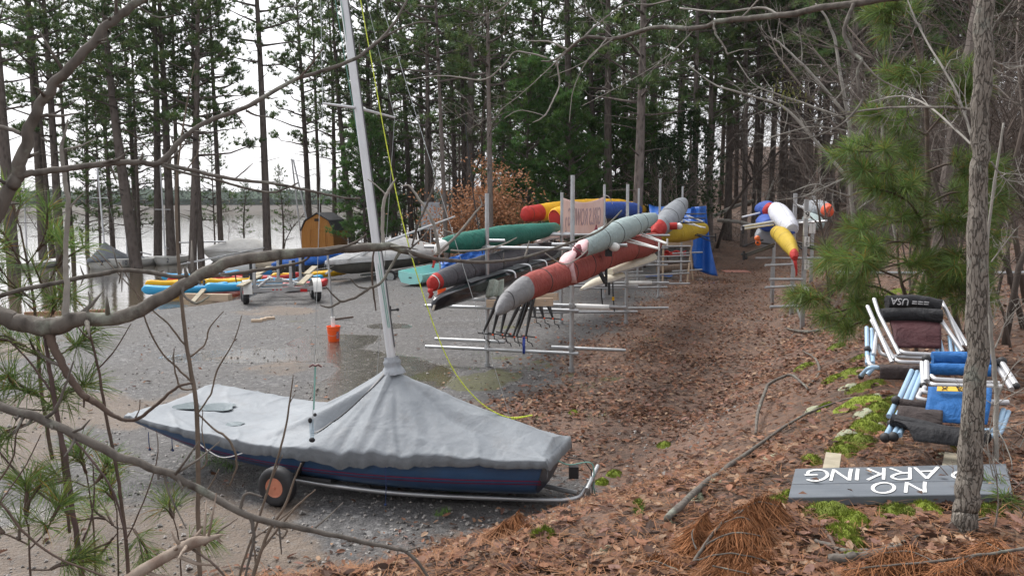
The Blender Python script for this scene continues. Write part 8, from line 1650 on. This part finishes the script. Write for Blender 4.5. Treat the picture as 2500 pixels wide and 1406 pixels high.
dead_bough('rusty dead pine bough drooping at the bottom centre, left of the others', [(1190, 1440, 4.7, 20), (1212, 1370, 4.8, 14), (1242, 1320, 4.9, 10), (1252, 1270, 5, 6), (1258, 1255, 5, 3)], [[(1215, 1368, 4.8, 8), (1270, 1340, 4.8, 6), (1310, 1360, 4.7, 4), (1330, 1400, 4.6, 3)], [(1240, 1325, 4.9, 7), (1275, 1290, 4.9, 5), (1290, 1300, 4.9, 3)], [(1230, 1335, 4.9, 7), (1225, 1295, 4.9, 5), (1222, 1280, 4.9, 3)], [(1200, 1400, 4.7, 9), (1260, 1380, 4.6, 7), (1350, 1382, 4.5, 5), (1420, 1400, 4.4, 3)]], 301, 1300, .22)
dead_bough('large rusty dead pine bough in front of the NO PARKING sign, bottom right of centre', [(1650, 1450, 3.6, 18), (1720, 1330, 3.8, 12), (1780, 1260, 4.0, 9), (1840, 1240, 4.1, 6), (1890, 1260, 4.1, 4)], [[(1720, 1330, 3.8, 7), (1790, 1300, 3.8, 6), (1870, 1310, 3.8, 4)], [(1690, 1370, 3.7, 7), (1780, 1350, 3.6, 6), (1880, 1370, 3.6, 4)], [(1700, 1340, 3.8, 6), (1690, 1300, 3.9, 5), (1720, 1262, 4, 3)], [(1760, 1280, 3.95, 6), (1810, 1262, 3.9, 5), (1860, 1285, 3.9, 3)], [(1670, 1400, 3.6, 7), (1600, 1370, 3.7, 6), (1540, 1380, 3.8, 4)], [(1800, 1255, 4, 5), (1850, 1225, 4.1, 4), (1900, 1235, 4.1, 3)], [(1740, 1380, 3.5, 6), (1830, 1400, 3.4, 4)]], 303, 2300, .27)
dead_bough('rusty dead pine bough in the bottom right corner under the near trunk', [(2560, 1330, 3.3, 16), (2420, 1350, 3.3, 12), (2280, 1370, 3.3, 10), (2160, 1380, 3.35, 7), (2060, 1390, 3.4, 4)], [[(2280, 1370, 3.3, 6), (2220, 1345, 3.4, 5), (2150, 1350, 3.4, 3)], [(2380, 1355, 3.3, 6), (2330, 1385, 3.2, 5), (2280, 1400, 3.1, 3)], [(2450, 1345, 3.3, 6), (2400, 1320, 3.4, 4)]], 305, 500, .12)
for i, (P, mt, lab) in enumerate((([(1628, 1292, 5.1, 16), (1700, 1220, 5.4, 15), (1780, 1155, 5.8, 13), (1860, 1095, 6.2, 10), (1930, 1045, 6.6, 8), (2010, 1005, 7.0, 6), (2090, 980, 7.2, 4)], BARK_LIMB, 'long pale fallen stick lying diagonally up the bank'), ([(1845, 1065, 6.8, 8), (1850, 1030, 7, 11), (1868, 985, 7, 12), (1878, 970, 7.1, 11), (1925, 945, 7.2, 11), (1950, 948, 7.2, 9), (1972, 955, 7.2, 7)], BARK_LIMB, 'curved dark root arching out of the bank left of the slings'), ([(1990, 1330, 3.9, 10), (2090, 1360, 3.7, 14), (2200, 1335, 3.7, 10), (2320, 1290, 3.8, 7), (2430, 1270, 3.9, 5)], BARK_LIMB, 'brown stick lying in the leaves right below the NO PARKING sign'), ([(1880, 1290, 4.3, 6), (1960, 1270, 4.3, 7), (2010, 1300, 4.2, 8), (2050, 1370, 4.0, 9)], BARK_TWIG, 'thin dark stick left of the moss in front of the sign'), ([(1960, 860, 9, 5), (1990, 880, 8.7, 8), (2000, 915, 8.5, 9), (1975, 945, 8.4, 6)], BARK_LIMB, 'dark bare root at the edge of the bank above the arching root'), ([(1920, 805, 10.2, 8), (1970, 815, 10, 14), (2030, 800, 9.8, 10), (2080, 770, 9.6, 6)], BARK_LIMB, 'broken dark branch on the bank at the foot of the numbered rack'), ([(2020, 1385, 3.5, 30), (2110, 1375, 3.5, 26), (2200, 1350, 3.55, 20)], BARK_LIMB, 'short thick grey log at the bottom right in the leaves'))):
    s_ = [(gp(a, b).x, gp(a, b).y, gp(a, b).z) for a, b, c, d in P]; mb = MB(); Q = spline([(*q, p[3] * mpp(p[2]) / 2) for q, p in zip(s_, P)], 40); arch = .16 if 'arching' in lab and 'curved' in lab else .0
    mb.tube([V(q[:3]) + V((0, 0, q[3] * .8 + (.015 if 'long' not in lab else .045) + arch * math.sin(math.pi * j / 39) + .012 * nz(j * .4, i))) for j, q in enumerate(Q)], [q[3] * (1 + .2 * nz(j * .5, i, 4)) for j, q in enumerate(Q)], 9); tag(mb.build('fallen_stick', mt, ang=180), lab, 'stick')
# fine twigs and briars standing on the right bank
rsb = random.Random(71)
for i in range(16):
    px, py = (rsb.uniform(2380, 2500), rsb.uniform(1060, 1320)) if i < 8 else (rsb.uniform(1960, 2480), rsb.uniform(690, 880))
    q = gp(px, py); mb = MB(); d = V((rsb.gauss(0, .35), rsb.gauss(0, .3), 1)).normalized(); L = rsb.uniform(.35, .8) * (1 if i < 8 else 1.5)
    def g_(p, d, l, r, lv):
        pts = [p]; e = d.copy()
        for _ in range(6): e = (e + V((rsb.gauss(0, .16), rsb.gauss(0, .16), rsb.gauss(0, .10)))).normalized(); pts.append(pts[-1] + e * l / 6)
        mb.tube(pts, [max(.001, r * (1 - .75 * j / 6)) for j in range(7)], 5, False)
        if lv:
            for _ in range(rsb.randint(2, 4)): g_(pts[rsb.randrange(1, 6)], (e + V((rsb.gauss(0, .8), rsb.gauss(0, .8), rsb.gauss(0, .5)))).normalized(), l * rsb.uniform(.3, .6), r * .6, lv - 1)
    g_(q - V((0, 0, .05)), d, L, .005, 2); tag(mb.build('bare_shrub', BARK_GREY if i % 2 else BARK_TWIG, ang=180), 'leafless spindly shrub twig standing on the bank near the near trunk' if i < 8 else 'leafless spindly shrub twig behind the boat slings', 'shrub', 'leafless twigs beside the near trunk' if i < 8 else 'leafless twigs behind the slings')
# ------------------------------------------------------------ damp winter air
t = bpy.data.materials.new('damp air'); t.use_nodes = True; n = t.node_tree; n.nodes.clear()
pv = n.nodes.new('ShaderNodeVolumePrincipled'); pv.inputs['Color'].default_value = (.86, .90, .95, 1); pv.inputs['Density'].default_value = .00011; pv.inputs['Anisotropy'].default_value = .2
mo = n.nodes.new('ShaderNodeOutputMaterial'); n.links.new(pv.outputs[0], mo.inputs['Volume'])
mb = MB(); mb.box((-300, 765, 18.5), (2700, 1610, 43)); hz_ = mb.build('haze', t, smooth=False); stuff(tag(hz_, 'thin grey winter haze over the lake and wood', 'haze'))
